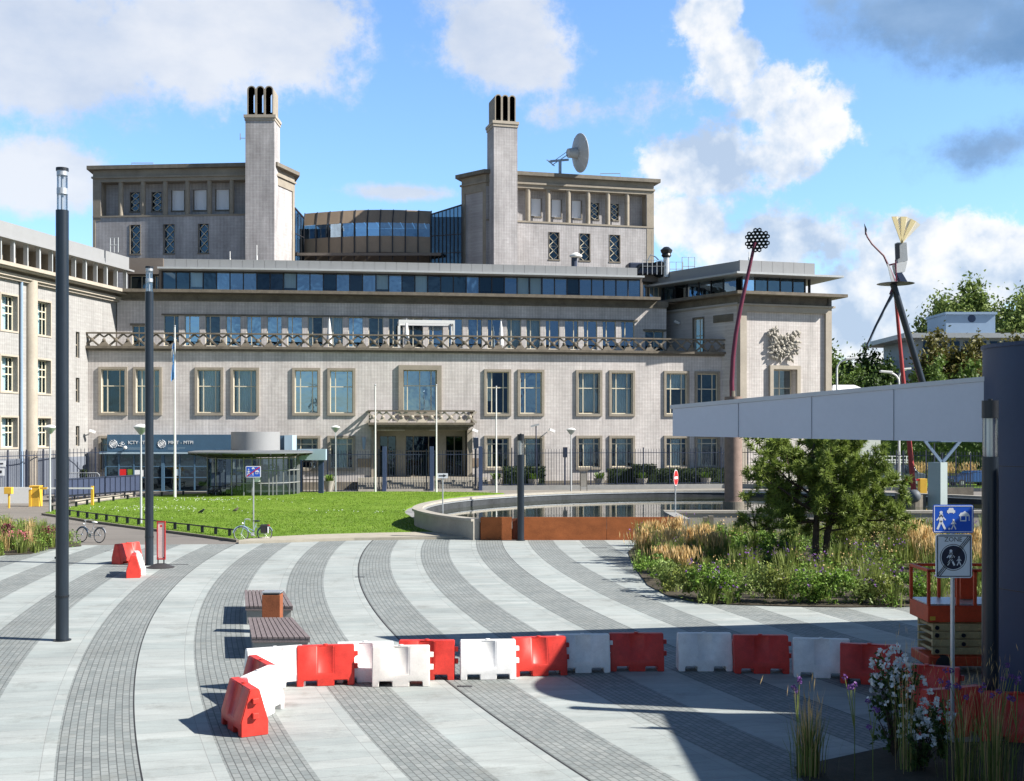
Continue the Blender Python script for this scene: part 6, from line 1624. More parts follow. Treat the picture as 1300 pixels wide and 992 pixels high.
for px, py, w_, lb_ in ((755,696,1.1,'long dark drain slot in the plaza paving before the rusty wall'),(222,717,1.0,'dark drain slot in the plaza beside the red framed sign'),(147,700,.9,'pale worn slot in the plaza left of the tall lamp'),(457,733,.35,'small dark drain cover next to the curved drain line'),(590,872,.3,'small dark drain cover in the paving just below the long barrier row')):
    x, y = gp(px, py); b = MB(); b.box(x-w_/2, x+w_/2, y-.06, y+.06, .004, .012)
    for k in range(int(w_/.05)): b.box(x-w_/2+.05*k+.01, x-w_/2+.05*k+.03, y-.05, y+.05, .012, .016)
    o = b.build('drain_cover', M['dark_frame']); tag(o, lb_, 'drain cover', 'drain covers in the plaza')
# ================================================================== VEGETATION
def rv(rg): return Vector((rg.gauss(0,1), rg.gauss(0,1), rg.gauss(0,1))).normalized()
def leafq(b, p, s, rg, asp=.55):
    a = rv(rg); c = a.cross(rv(rg)).normalized(); a = a*s; c = c*s*asp
    b.quad(p-a, p-c*.9+a*.1, p+a, p+c*.9+a*.1)
def crown(b, blobs, n, s, rg, shell=.75):
    vol = [r[3]*r[4]*r[5] for r in blobs]; vol = [v**.7 for v in vol]; tot = sum(vol)
    for bl, v in zip(blobs, vol):
        cx, cy, cz, rx, ry, rz = bl
        m = int(n*v/tot)
        # small clumps inside each lobe give gaps and light and dark masses
        clumps = [(rv(rg)*rg.uniform(.45, 1.02)) for _ in range(max(6, m//70))]
        for _ in range(m):
            c = rg.choice(clumps); d = c + rv(rg)*abs(rg.gauss(0,.24))
            p = Vector((cx+d.x*rx, cy+d.y*ry, cz+d.z*rz))
            if p.z < .3: continue
            leafq(b, p, s*rg.uniform(.6,1.3), rg)
def tree(label, x, y, H, blobs, n, s, mat, seed, trunk_r=.3, name='tree', group=None):
    rg = random.Random(seed); t = thing(name, label, 'tree', (x,y,0), 0, group)
    b = MB(); crown(b, blobs, n, s, rg); b.build('crown', M[mat], t)
    b = MB(); b.tube([(x,y,0),(x+.1,y,H*.3),(x-.1,y,H*.6)], [trunk_r,trunk_r*.8,trunk_r*.5], 8)
    for bl in blobs:
        b.tube([(x,y,H*.3),((x+bl[0])/2,(y+bl[1])/2,H*.3+(bl[2]-H*.3)*.6),(bl[0],bl[1],bl[2])], [trunk_r*.55,trunk_r*.35,trunk_r*.12], 6)
    b.build('trunk', M['bark'], t); return t
# pine in the planting bed
def pine():
    rg = random.Random(12); x, y = xp(1037,44.6), 44.6
    t = thing('pine_tree', 'small spreading pine in the planting bed in front of the pool', 'tree', (x,y,0))
    tr = MB(); lf_ = MB()
    trunks = [[(x,y,0),(x-.05,y,.9),(x+.0,y,1.9),(x-.25,y,2.9),(x-.2,y,3.9),(x-.1,y,4.6)], [(x+.35,y+.1,0),(x+.42,y+.1,1.2),(x+.75,y+.2,2.3),(x+1.0,y+.2,3.4),(x+1.0,y+.1,4.4)]]
    for p in trunks: tr.tube(p, [.15,.13,.11,.085,.06,.03][:len(p)], 8)
    def tuft(c, d, s):
        for _ in range(20):
            dd = (d*.7 + rv(rg)).normalized(); l = s*rg.uniform(.6,1.15); w = dd.cross(rv(rg)).normalized()*.016
            e = c + dd*l; lf_.quad(c-w, c+w, e+w*.4, e-w*.4)
    def branch(p, d, ln, r, depth):
        pts = [p]; cur = Vector(p); dd = Vector(d)
        n = 4
        for k in range(n):
            dd = (dd + rv(rg)*.22 + Vector((0,0,.06))).normalized(); cur = cur + dd*ln/n; pts.append(cur.copy())
        tr.tube(pts, [r*(1-.17*k) for k in range(n+1)], 5, False)
        for k in range(1, n+1):
            if depth < 2:
                for _ in range(2 if depth == 0 else (1 if rg.random() < .55 else 0)):
                    q = pts[k]; nd = (dd*.7 + rv(rg)*.9 + Vector((0,0,.15))).normalized(); branch(q, nd, ln*rg.uniform(.34,.5), r*.5, depth+1)
            if depth >= 1 or k >= 2:
                for _ in range(1): tuft(pts[k] + rv(rg)*.06, (dd+Vector((0,0,.3))).normalized(), .24)
        tuft(pts[-1], dd, .26); tuft(pts[-1]+rv(rg)*.1, dd, .22)
    for tk in trunks:
        for k in range(12):
            z = 1.3 + 3.0*(k/11)**.9; 
            for a, c in zip(tk, tk[1:]):
                if a[2] <= z <= c[2]: f = (z-a[2])/(c[2]-a[2]); p = Vector(a).lerp(Vector(c), f)
            an = k*2.4 + rg.uniform(-.5,.5); ln = (1.85 if z < 3 else 1.85-(z-3)*.62)*rg.uniform(.75,1.1)
            branch(p, Vector((math.cos(an), math.sin(an), .12 + (z-1.5)*.12)), ln, .045, 0)
    # one long low limb reaching to the left
    branch(Vector((x,y,2.0)), Vector((-1,-.1,.35)), 2.5, .07, 0); branch(Vector((x,y,1.7)), Vector((-.95,-.3,.02)), 2.5, .06, 0); branch(Vector((x-.1,y,2.6)), Vector((-.9,.1,.35)), 2.3, .06, 0)
    branch(Vector((x+.5,y,1.7)), Vector((1,-.1,.15)), 2.3, .06, 0); branch(Vector((x+.8,y,2.6)), Vector((1,.1,.1)), 2.0, .06, 0); branch(Vector((x+.6,y,1.9)), Vector((.8,-.5,.0)), 1.9, .06, 0)
    tr.build('trunk', M['bark'], t); lf_.build('crown', M['leaf_pine'], t)
pine()
# the planting bed
bed = [gp(*p) for p in ((797,702),(806,722),(822,744),(850,759),(885,766),(940,769),(1010,771),(1080,772),(1150,771),(1200,770),(1265,770))] + [(24,34),(33,45),(33.4,59.9),(8.4,59.9),(8.4,56),gp(835,686),gp(808,692)]
b = MB(); b.quad(*[(x,y,.035) for x,y in bed]); struct('planting_bed', b, M['soil'], 'dark soil of the long planting bed before the pool', 'planting bed')
def clump(b, x, y, z0, n, h, sp, rg, w=.012, droop=.35):
    for _ in range(n):
        an = rg.uniform(0,6.283); r = abs(rg.gauss(0,sp*.35)); hh = h*rg.uniform(.6,1.1); o = sp*rg.uniform(.2,1)*droop
        p = Vector((x+math.cos(an)*r, y+math.sin(an)*r, z0)); d = Vector((math.cos(an),math.sin(an),0)); s_ = Vector((-math.sin(an),math.cos(an),0))*w
        m_ = p + d*o*.4 + Vector((0,0,hh*.6)); e = p + d*o*1.5 + Vector((0,0,hh)); b.quad(p-s_,p+s_,m_+s_,m_-s_); b.quad(m_-s_,m_+s_,e+s_*.3,e-s_*.3)
def feather_grass(label, x, y, h, sp, seed, n=420, z0=.0, group='straw coloured feather grass clumps', w=.014, pl=.5):
    rg = random.Random(seed); t = thing('feather_grass', label, 'ornamental grass', (x,y,z0), 0, group)
    b = MB(); clump(b, x, y, z0, int(n*.55), h*.62, sp, rg, w); b.build('leaves', M['green_blade'], t)
    b = MB(); clump(b, x, y, z0, int(n*.25), h*.9, sp, rg, w*.6)
    for _ in range(int(n*pl)):
        an = rg.uniform(0,6.283); r = abs(rg.gauss(0,sp*.75)); hh = h*rg.uniform(.65,1.05); c = Vector((x+math.cos(an)*r, y+math.sin(an)*r, z0+hh)); ps = min(1, w/.014)
        d = Vector((rg.gauss(0,.2),rg.gauss(0,.2),1)).normalized()*rg.uniform(.1,.2)*ps; s_ = d.cross(rv(rg)).normalized()*.022*ps*ps; b.quad(c-d, c-s_, c+d, c+s_)
    b.build('plumes', M['straw'], t); return t
fg = [(818,712,1.15),(833,700,1.2),(850,716,1.2),(858,694,1.2),(876,708,1.1),(893,700,1.05),(905,716,1.1),(842,728,.9),(868,730,.9),(1160,716,1.55),(1176,724,1.5),(1192,732,1.3),(1235,728,1.5),(1246,745,1.3)]
loc = ['at the left tip of the planting bed','second from the left tip of the bed','in the front of the left group in the bed','tallest of the left group before the rusty wall','in the middle of the left group in the bed','before the concrete wall in the left group','at the right end of the left group','low clump at the bed edge in the left group','low green clump below the left straw group','left of the sign boards, the paler tall clump','just left of the sign boards','behind the sign boards','between the sign boards and the black lamp','low beside the black lamp']
for i, ((px, py, h), lb_) in enumerate(zip(fg, loc)):
    x, y = gp(px, py); feather_grass('straw coloured feather grass clump ' + lb_, x, y, h, .48, 100+i)
def shrub(label, x, y, rx, rz, seed, mat='leaf_per', n=900, s=.07, fl=None, fn=60, z0=0, cat='shrub', ry=None, name='shrub', grp='leafy shrubs in the planting bed', twig=True):
    rg = random.Random(seed); t = thing(name, label, cat, (x,y,z0), 0, grp); ry = ry or rx
    b = MB()
    lobes = [(x+rg.uniform(-.5,.5)*rx, y+rg.uniform(-.4,.4)*ry, z0+rz*rg.uniform(.4,.75), rx*rg.uniform(.45,.7), ry*rg.uniform(.45,.7), rz*rg.uniform(.35,.5)) for _ in range(5)]
    for l in lobes:
        cl = [rv(rg)*rg.uniform(.5,1) for _ in range(14)]
        for _ in range(n//5):
            d = rg.choice(cl) + rv(rg)*abs(rg.gauss(0,.22)); p = Vector((l[0]+d.x*l[3], l[1]+d.y*l[4], max(z0+.03,l[2]+d.z*l[5]))); leafq(b, p, s*rg.uniform(.6,1.3), rg)
    b.build('leaves', M[mat], t)
    if twig:
        b = MB()
        for l in lobes:
            for _ in range(5): q = Vector(l[:3])+rv(rg)*rx*.4; b.tube([(x,y,z0),((x+q.x)/2,(y+q.y)/2,z0+(q.z-z0)*.6),q],[.012,.009,.004],4)
        b.build('stems', M['bark'], t)
    if fl:
        b = MB()
        for _ in range(fn):
            l = rg.choice(lobes); d = rv(rg); d.z = abs(d.z); p = Vector((l[0]+d.x*l[3]*1.1, l[1]+d.y*l[4]*1.1, l[2]+d.z*l[5]*1.15))
            for _ in range(4): leafq(b, p+rv(rg)*.03, .035, rg, .9)
        b.build('flowers', M[fl], t)
    return t
# broad olive shrubs behind the pine
for i, (px, py, rx, rz, lb_) in enumerate(((1080,702,1.3,1.5,'broad olive green shrub right behind the pine trunk'),(1110,700,1.4,1.65,'broad olive green shrub midway between the pine and the signs'),(1142,703,1.3,1.55,'broad olive green shrub before the concrete wall near the signs'),(1172,700,1.2,1.35,'olive green shrub just left of the sign boards at the back'),(1235,700,1.2,1.0,'olive green shrub at the back behind the sign boards'),(990,712,1.0,.9,'dark leafy shrub under the left limbs of the pine'),(955,706,1.0,.9,'green shrub left of the pine near the concrete wall'),(925,700,.9,.8,'green shrub close to the brown pillar foot'))):
    x, y = gp(px, py); shrub(lb_, x, y, rx, rz, 300+i, 'leaf_olive' if px > 1050 else 'leaf_per', 2200, .06, None)
# front perennials, individually visible mounds along the edge
rg0 = random.Random(77); px = 822; i = 0
kinds = [('bright green leafy mound','leaf_per',None),('green mound with purple flowers','leaf_per','fl_purple'),('olive green fine leaved mound','leaf_olive',None),('pale green fine leaved mound','leaf_light',None)]
place = ['by the left tip of the bed edge','near the left bend of the bed edge','on the bed edge below the left grasses','on the front edge of the bed','front edge, below the dark shrub','front edge, left of the pine trunk line','front edge, straight below the pine trunks','front edge, right of the pine trunks','front edge, halfway from the pine to the signs','front edge, nearing the red lift','front edge, left of the red lift','front edge, right beside the red lift']
edge = [(824,738),(846,752),(872,760),(900,763),(930,765),(962,766),(995,767),(1028,768),(1062,768),(1096,768),(1130,768),(1164,766)]
for i, ((px, py), pl_) in enumerate(zip(edge, place)):
    k = kinds[(i*7) % 4]; x, y = gp(px+rg0.uniform(-4,4), py+1); y += .3
    shrub(k[0]+' '+pl_, x, y, .72, rg0.uniform(.75,1.05), 400+i, k[1], 1300, .05, k[2], 12, cat='perennial', name='perennial', grp='perennials along the bed edge', twig=False)
# general ground cover of the bed as one mass
b = MB(); rg = random.Random(31)
xs = [p[0] for p in bed]; ys = [p[1] for p in bed]; n = 0
cent = []
while len(cent) < 780:
    x = rg.uniform(min(xs), 25); y = rg.uniform(min(ys)+.2, 58)
    if pip(x, y, bed) and pip(x-.06,y-.08,bed): cent.append((x,y,rg.choice([0,0,0,1,2,2,3,4]), rg.uniform(.25,.85)))
for x, y, k, h in cent:
    if k in (0,1,4):
        b.mi = {0:0,1:1,4:5}[k]
        for _ in range(75):
            d = rv(rg); p = Vector((x+d.x*.42*abs(rg.gauss(0,.8)), y+d.y*.42, .05+abs(d.z)*h*rg.uniform(.5,1))); leafq(b, p, .055*rg.uniform(.6,1.4), rg, .5)
    elif k == 2:
        b.mi = 2; clump(b, x, y, 0, 90, h*1.35, .45, rg, .012)
    else:
        b.mi = 2; clump(b, x, y, 0, 34, h*1.2, .35, rg, .008); b.mi = 3
        for _ in range(16): p = Vector((x+rg.gauss(0,.22), y+rg.gauss(0,.22), h*rg.uniform(1.0,1.45))); leafq(b, p, .04, rg, .8)
    if rg.random() < .12:
        b.mi = 4
        for _ in range(12): leafq(b, Vector((x+rg.gauss(0,.25), y+rg.gauss(0,.25), h*rg.uniform(1,1.3))), .035, rg, .9)
o = b.build('ground_cover', [M['leaf_per'], M['leaf_light'], M['green_blade'], M['fl_purple'], M['straw'], M['leaf_olive']]); tag(o, 'mixed green and purple perennials covering the planting bed', 'ground cover', None, 'stuff')
# bed at the left edge
bedL = [gp(*p) for p in ((-60,722),(0,706),(40,704),(60,698),(104,694),(100,690),(70,684),(50,676),(30,672),(0,672),(-60,676))]
b = MB(); b.quad(*[(x,y,.03) for x,y in bedL]); struct('planting_bed', b, M['soil'], 'soil of the small planting bed at the left edge', 'planting bed')
b = MB(); rg = random.Random(41); xs=[p[0] for p in bedL]; ys=[p[1] for p in bedL]; n=0
while n < 230:
    x, y = rg.uniform(min(xs),max(xs)), rg.uniform(min(ys),max(ys))
    if not pip(x,y,bedL): continue
    n += 1; k = rg.random(); h = rg.uniform(.35,.75)
    if k < .45: b.mi = 0; clump(b, x, y, 0, 60, h*1.25, .4, rg, .012)
    elif k < .62:
        b.mi = 1; clump(b, x, y, 0, 40, h*1.3, .35, rg, .01)
    else:
        b.mi = 2
        for _ in range(70): d = rv(rg); leafq(b, Vector((x+d.x*.35, y+d.y*.35, .05+abs(d.z)*h)), .05, rg)
o = b.build('ground_cover', [M['green_blade'], M['straw'], M['leaf_per']]); tag(o, 'mixed grasses and perennials covering the left planting bed', 'ground cover', None, 'stuff')
for i, (px, py, m_, lb_) in enumerate(((8,690,'fl_dark','clump of dark red stonecrop flowers at the left edge of the small bed'),(24,697,'fl_pink','clump of dusty pink flowers in the small left bed'),(60,694,'fl_dark','clump of dark flowers just left of the nearest tall lamp'))):
    x, y = gp(px, py); shrub(lb_, x, y, .5, .75, 600+i, 'leaf_olive', 500, .05, m_, 130, cat='flowers', name='flower_clump', grp='flower clumps in the small left bed', twig=False)
# foreground planting at the lower right, on a planted strip nearer the camera
bf = [(4.2,17.6),(6.2,18.9),(9.2,19.2),(9.2,13),(4.0,13)]
b = MB(); b.quad(*[(x,y,.03) for x,y in bf]); struct('planting_bed', b, M['soil'], 'soil of the foreground planting bed at the lower right', 'planting bed')
feather_grass('straw coloured grass clump at the bottom edge before the last barriers', xp(1028,17.2), 17.2, 1.35, .36, 701, 260, group='foreground grasses', w=.009, pl=.08)
feather_grass('golden oat grass with tall thin stems before the navy column foot', xp(1262,16.5), 16.5, 1.9, .6, 702, 170, group='foreground grasses', w=.006, pl=.5)
feather_grass('golden oat grass arching beside the sign post', xp(1222,16.8), 16.8, 1.5, .5, 703, 130, group='foreground grasses', w=.006, pl=.5)
feather_grass('dry oat grass rising behind the white flowers', xp(1150,17.5), 17.5, 2.0, .45, 705, 60, group='foreground grasses', w=.006, pl=.8)
shrub('dark leaved bush full of small white flowers at the right end of the barriers', xp(1135,18.2), 18.2, .5, 1.5, 711, 'leaf_dark', 1500, .045, 'fl_white', 120, cat='flowers', name='flowering_bush', grp='white flowering bushes')
shrub('second white flowering bush, lower, right of the first by the sign post', xp(1170,17.6), 17.6, .42, 1.0, 712, 'leaf_dark', 1300, .045, 'fl_white', 130, cat='flowers', name='flowering_bush', grp='white flowering bushes')
for i, (px, py, lb_) in enumerate(((1012,862,'purple verbena stem left of the bottom grass clump'),(1085,862,'purple verbena stem before the last red barrier'),(1108,890,'purple verbena stem at the bottom below the last red barrier'),(1203,865,'purple verbena stem just left of the sign post foot'),(1222,852,'purple verbena stem right of the sign post'),(1246,870,'purple verbena stem before the black lamp'),(1272,845,'tallest purple verbena stem before the navy column'),(1290,862,'purple verbena stem at the right edge'))):
    rg = random.Random(800+i); D_v = 16.2+rg.uniform(-.6,.6); x = xp(px, D_v); H = zp(py, D_v); t = thing('verbena', lb_, 'flowers', (x,D_v,0), 0, 'tall purple verbena stems')
    b = MB(); heads = []
    for k in range(4):
        e = Vector((x+rg.gauss(0,.09), D_v+rg.gauss(0,.08), H-abs(rg.gauss(0,.16))*(k>0))); b.tube([(x,D_v,0),(x,D_v,H*.6),e], [.007,.006,.004], 4); heads.append(e)
    b.build('stem', M['green_blade'], t); b = MB()
    for h in heads:
        for _ in range(26): leafq(b, h+rv(rg)*.035*Vector((1,1,.5)).length*.6, .016, rg, .9)
    b.build('flower_head', M['fl_purple'], t)

# ================================================================== BACKGROUND RIGHT
def bt(label, px0, px1, py_top, d, n, s, mat, seed, bot=.5, name='tree', group='trees behind the pool at the right'):
    rg = random.Random(seed); px0, px1 = px0-14, px1+14; x0, x1 = xp(px0,d), xp(px1,d); H = zp(py_top,d)*1.04; cx = (x0+x1)/2; rx = (x1-x0)/2
    bl = []
    for k in range(11):
        fx = rg.uniform(-.62,.62); r = rx*rg.uniform(.38,.55); rz = H*rg.uniform(.2,.32); z = (H-rz)*rg.uniform(.55,.97)*(1-.25*abs(fx)); bl.append((cx+fx*rx, d+rg.uniform(-2,2), z, r, r, rz))
    bl.append((cx, d, H*.78, rx*.5, rx*.5, H*.22)); bl.append((cx, d, H*.45, rx*.95, rx*.6, H*.44)); bl.append((cx, d+1, H*.62, rx*.75, rx*.6, H*.3))
    return tree(label, cx, d, H, bl, int(n*4.6), s*.74, mat, seed, .35, name, group)
bt('light green tree behind the grey roof box, left one', 1168, 1252, 374, 170, 8200, .42, 'leaf_light', 51)
bt('tallest light green tree behind the grey roof box', 1205, 1262, 362, 172, 8200, .42, 'leaf_light', 52)
bt('light green tree above the grey roof at the right edge', 1248, 1345, 374, 168, 8200, .42, 'leaf_light', 53)
bt('mid green tree just right of the courthouse wing', 1030, 1085, 442, 165, 3600, .38, 'leaf_mid', 54)
bt('rounded dark green tree beyond the first curved street light', 1070, 1125, 444, 160, 3800, .38, 'leaf_dark', 55)
bt('olive tree behind the leaning sculpture legs', 1108, 1168, 448, 163, 3800, .38, 'leaf_mid', 56)
bt('dark bronze tree right of the leaning dark pole', 1160, 1222, 432, 140, 4600, .36, 'leaf_brown', 57)
bt('dark bronze tree below the grey building', 1205, 1262, 430, 138, 4200, .36, 'leaf_brown', 58)
bt('dark bronze tree beside the navy column', 1240, 1330, 432, 139, 4600, .36, 'leaf_brown', 59)
bt('fresh green tree low between two bronze trees', 1168, 1210, 455, 132, 2600, .32, 'leaf_mid', 60)
bt('fresh green tree low before the bronze trees near the column', 1218, 1258, 458, 131, 2400, .32, 'leaf_mid', 61)
bt('dark green tree low behind the white marquee', 1085, 1140, 458, 134, 3000, .34, 'leaf_dark', 62)
bt('dark green tree low beside the courthouse wing', 1052, 1100, 462, 136, 2600, .34, 'leaf_mid', 63)
# far wooded edge closing the view
b = MB(); rg = random.Random(64)
for _ in range(30000):
    x = rg.uniform(20,260); y = 215+rg.uniform(-4,4); z = rg.random()**.8*(15.5+1.2*math.sin(x*.23)+.9*math.sin(x*.61)+.5*math.sin(x*1.7)); leafq(b, Vector((x,y,z)), rg.uniform(.5,1.0), rg)
for k in range(40): x = 20+240*k/40; b.mi = 1; b.tube([(x,216,0),(x,216,10)], .3, 5)
o = b.build('woods', [M['leaf_dark'], M['bark']]); tag(o, 'far dark tree belt behind the buildings', 'woods', None, 'stuff')
# grey building with roof box
gb = thing('office_building', 'blue grey office building with flat overhanging roof and box storey behind the trees', 'building', (xp(1240,155),155,0))
d = 152
b = MB(); b.box(xp(1165,d), xp(1420,d), d, d+14, 0, zp(430.5,d)); b.build('wall', M['far_wall'] if 'far_wall' in M else M['blue_pale'], gb)
b = MB(); b.box(xp(1148,d-2), xp(1430,d-2), d-2, d+16, zp(430.5,d), zp(424.5,d)); b.build('roof_slab', M['white_dull'], gb)
b = MB(); b.box(xp(1201,d+3), xp(1263.5,d+3), d+3, d+10, zp(425,d), zp(399.5,d+3)); b.box(xp(1199.5,d+3), xp(1265,d+3), d+2.7, d+10.3, zp(399.5,d+3), zp(396.5,d+3)); b.build('roof_box', M['grey_blue'], gb)
b = MB(); c = (xp(1234,d+2.9), zp(404.5,d+2.9)); n = 20; b.quad(*[(c[0]+.52*math.cos(6.2832*k/n), d+2.985, c[1]+.52*math.sin(6.2832*k/n)) for k in range(n)]); b.build('round_emblem', M['navy'], gb)
for k in range(9):
    x0 = xp(1172+17*k,d); x1 = xp(1184+17*k,d); z1 = zp(433.5,d)
    for j in range(3):
        w = MB(); w.box(x0, x1, d-.08, d-.01, z1-2.0-3.2*j, z1-3.2*j); w.build('window', M['glass_dark'], gb)
# low buildings and fence before the trees, to close gaps below the canopy
b = MB(); b.box(xp(1120,120), xp(1260,120), 121, 122, 0, .1); 
vg = thing('grass_verge', 'x', 'grass')
bpy.data.objects.remove(vg)
b = MB(); b.quad((24,108,.012),(70,100,.012),(90,135,.012),(30,135,.012)); struct('verge', b, M['lawn'], 'green verge beyond the pool at the right', 'grass')
ht = thing('hedge', 'dark boundary hedge behind the parked cars at the right', 'hedge', (50,128,0))
b = MB(); rg = random.Random(66)
for _ in range(9000): leafq(b, Vector((rg.uniform(28,85), 128+rg.uniform(-1,1), rg.uniform(.1,7))), rg.uniform(.15,.3), rg)
b.build('foliage', M['leaf_dark'], ht); b = MB(); b.box(29,85,128.2,129.5,0,4.8); b.build('stems', M['leaf_dark'], ht)
for i, (px, lb_) in enumerate(((1206,'dry golden reed clump behind the fence near the blue car'),(1232,'dry golden reed clump behind the blue car'),(1170,'dry twiggy shrub behind the fork of the sculpture'))):
    feather_grass(lb_, xp(px,118), 118, 2.0, 1.1, 900+i, 350, group='dry reeds beyond the fence', w=.05)
# curved street lights
def curved_light(label, px, pyt, armpx, d):
    x = xp(px,d); H = zp(pyt,d); xa = xp(armpx,d); t = thing('street_light', label, 'street lamp', (x,d,0), 0, 'white curved street lights'); sg_ = 1 if xa > x else -1; r = .8
    b = MB(); b.tube([(x,d,0),(x,d,H-r)]+[(x+sg_*r*(1-math.cos(R(a))), d, H-r+r*math.sin(R(a))) for a in (20,45,70,90)]+[(xa-sg_*.5,d,H+.08)], [.12]+[.08]*6, 8); b.build('pole', M['white'], t, smooth=True)
    b = MB(); b.rbox((xa,d,H+.12),(1.1,.35,.2),0,0,-.08*sg_); b.build('head', M['white'], t, bevel=.05)
curved_light('white curved street light just right of the courthouse wing', 1062.5, 457, 1081, 100)
curved_light('white curved street light behind the red sculpture leg, head to the left', 1141.5, 474, 1125, 104)
curved_light('white curved street light with head turned right before the low roof', 1141.5, 470, 1150, 128)
# marquee roof
mq = thing('marquee', 'white marquee roof with small red marks above the canopy edge', 'marquee', (xp(1085,112),112,0))
d = 112; b = MB(); x0,x1 = xp(1056,d), xp(1118,d); ze, zr = zp(502,d), zp(487,d); xa, xb = xp(1071,d), xp(1098,d)
for y0, y1, s_ in ((d,d+3.5,1),(d+7,d+3.5,-1)): b.quad((x0,y0,ze),(x1,y0,ze),(xb,y1,zr),(xa,y1,zr))
b.quad((x0,d,ze),(xa,d+3.5,zr),(x0,d+7,ze)); b.quad((x1,d,ze),(xb,d+3.5,zr),(x1,d+7,ze)); b.build('roof', M['white'], mq)
b = MB(); b.quad((x0,d,0),(x1,d,0),(x1,d,ze),(x0,d,ze)); b.quad((x0,d+7,0),(x1,d+7,0),(x1,d+7,ze),(x0,d+7,ze)); b.quad((x0,d,0),(x0,d+7,0),(x0,d+7,ze),(x0,d,ze)); b.quad((x1,d,0),(x1,d+7,0),(x1,d+7,ze),(x1,d,ze)); b.build('side_wall', M['white'], mq)
b = MB(); 
def on(u, v): return (x0+(x1-x0)*u, d-.01+3.5*v, ze+(zr-ze)*v+.03)
b.quad(on(.28,.25),on(.42,.35),on(.36,.55)); b.quad(on(.4,.3),on(.62,.34),on(.6,.6),on(.5,.45)); b.build('red_mark', M['sign_red'], mq)
# vehicles seen through the railings
def car(label, X, Y, rz, paint, van=False, group=None):
    t = thing('van' if van else 'parked_car', label, 'van' if van else 'car', (X,Y,0), rz, group)
    Ln, W = (5.0, 1.9) if van else (4.3, 1.75); Hh = 2.0 if van else 1.45
    if van: prof = [(-2.5,.35),(-2.5,1.0),(-2.3,1.15),(-1.75,1.25),(-1.15,1.95),(2.4,2.0),(2.5,1.8),(2.5,.35)]
    else: prof = [(-2.15,.35),(-2.15,.75),(-1.9,.88),(-1.0,.95),(-.35,1.42),(1.1,1.45),(1.85,1.0),(2.15,.9),(2.15,.35)]
    bm = bmesh.new(); ra = []
    for s in (-1, 1):
        ra.append([bm.verts.new((x, s*W/2*(1 if z < 1.05 else .86), z)) for x, z in prof])
    n = len(prof)
    for k in range(n): bm.faces.new((ra[0][k], ra[0][(k+1)%n], ra[1][(k+1)%n], ra[1][k]))
    bm.faces.new(ra[0][::-1]); bm.faces.new(ra[1]); bmesh.ops.recalc_face_normals(bm, faces=bm.faces)
    bmesh.ops.bevel(bm, geom=list(bm.edges), offset=.07, segments=3, affect='EDGES', clamp_overlap=True)
    me = bpy.data.meshes.new('body'); bm.to_mesh(me); bm.free(); me.materials.append(paint)
    for p in me.polygons: p.use_smooth = True
    me.set_sharp_from_angle(angle=R(50)); o = bpy.data.objects.new('body', me); COL.objects.link(o); o.parent = t
    for s in (-1, 1):
        y = s*(W/2*.86+.012) if not van else s*(W/2*.87+.015)
        segs = [((-1.6,1.22),(-1.05,1.85),(-.4,1.88),(-.4,1.2))] if van else [((-.85,.98),(-.3,1.36),(.28,1.38),(.28,.98)),((.36,.98),(.36,1.38),(1.05,1.38),(1.55,1.0))]
        for sg2 in segs:
            g = MB(); g.quad(*[(x,y+s*.03,z) for x,z in sg2]); g.build('window', M['glass_dark'], t, world=False)
    for wx in (-Ln*.31, Ln*.31):
        for s in (-1, 1):
            g = MB(); g.tube([(wx, s*(W/2-.2), .33),(wx, s*(W/2+.01), .33)], .33, 20); w = g.build('wheel', M['rubber'], t, world=False); g = MB(); g.tube([(wx, s*(W/2), .33),(wx, s*(W/2+.025), .33)], .19, 14); g.build('rim', M['steel'], w, world=False)
    for s in (-1, 1): g = MB(); g.box(-Ln/2-.01,-Ln/2+.06,s*.62-.18,s*.62+.18,.66,.82); g.build('headlight', M['lamp_glass'], t, world=False)
    return t
M['paint_blue'] = pm('blue_car_paint', (.02,.07,.22), .05, 1, .25, 0, .2, (1,1,1), .5, .6); M['paint_dark'] = pm('dark_van_paint', (.10,.12,.15), .05, 1, .25, 0, .2, (1,1,1), .5, .5)
vn = car('grey van with white ladder rack seen through the railings behind the pine', xp(1140,113), 113, R(180), M['paint_dark'], True)
b = MB()
for x in (-1.0, 0, 1.0, 2.2): b.box(x-.03,x+.03,-.8,.8,2.35,2.4); b.box(x-.02,x+.02,-.82,-.78,1.98,2.4); b.box(x-.02,x+.02,.78,.82,1.98,2.4)
for y in (-.8,.8):
    for z in (2.15,2.4,2.75): b.box(-1.1,2.3,y-.03,y+.03,z,z+.07)
for x in (-1.1,.3,1.2,2.27): b.box(x-.03,x+.03,-.83,-.77,2.1,2.8)
b.build('ladder_rack', M['white'], vn, world=False)
car('dark blue parked car beyond the fence near the black lamp', xp(1232,112), 112, R(8), M['paint_blue'], False, 'cars parked beyond the fence')
car('second blue parked car partly hidden by the black lamp', xp(1262,116), 116, R(5), M['paint_blue'], False, 'cars parked beyond the fence')
yb2 = thing('road_barrier', 'yellow box road barrier with white and red arm beyond the pool at the right', 'barrier gate', (xp(1172,86),86,0))
b = MB(); x = xp(1172.5,86); z1_ = zp(608,86); b.box(x-.26,x+.26,86,86.5,0,z1_); b.build('drive_box', M['yellow'], yb2, bevel=.02)
b = MB(); b.bar((xp(1134,86),86.2,zp(609.5,86)),(xp(1168,86),86.2,zp(609.5,86)),.12,.12); b.build('arm', M['white'], yb2); b = MB(); b.bar((xp(1150,86),86.15,zp(609.5,86)),(xp(1154,86),86.15,zp(609.5,86)),.13,.13); b.bar((xp(1164,86),86.15,zp(609.5,86)),(xp(1168,86),86.15,zp(609.5,86)),.13,.13); b.build('red_band', M['sign_red'], yb2)
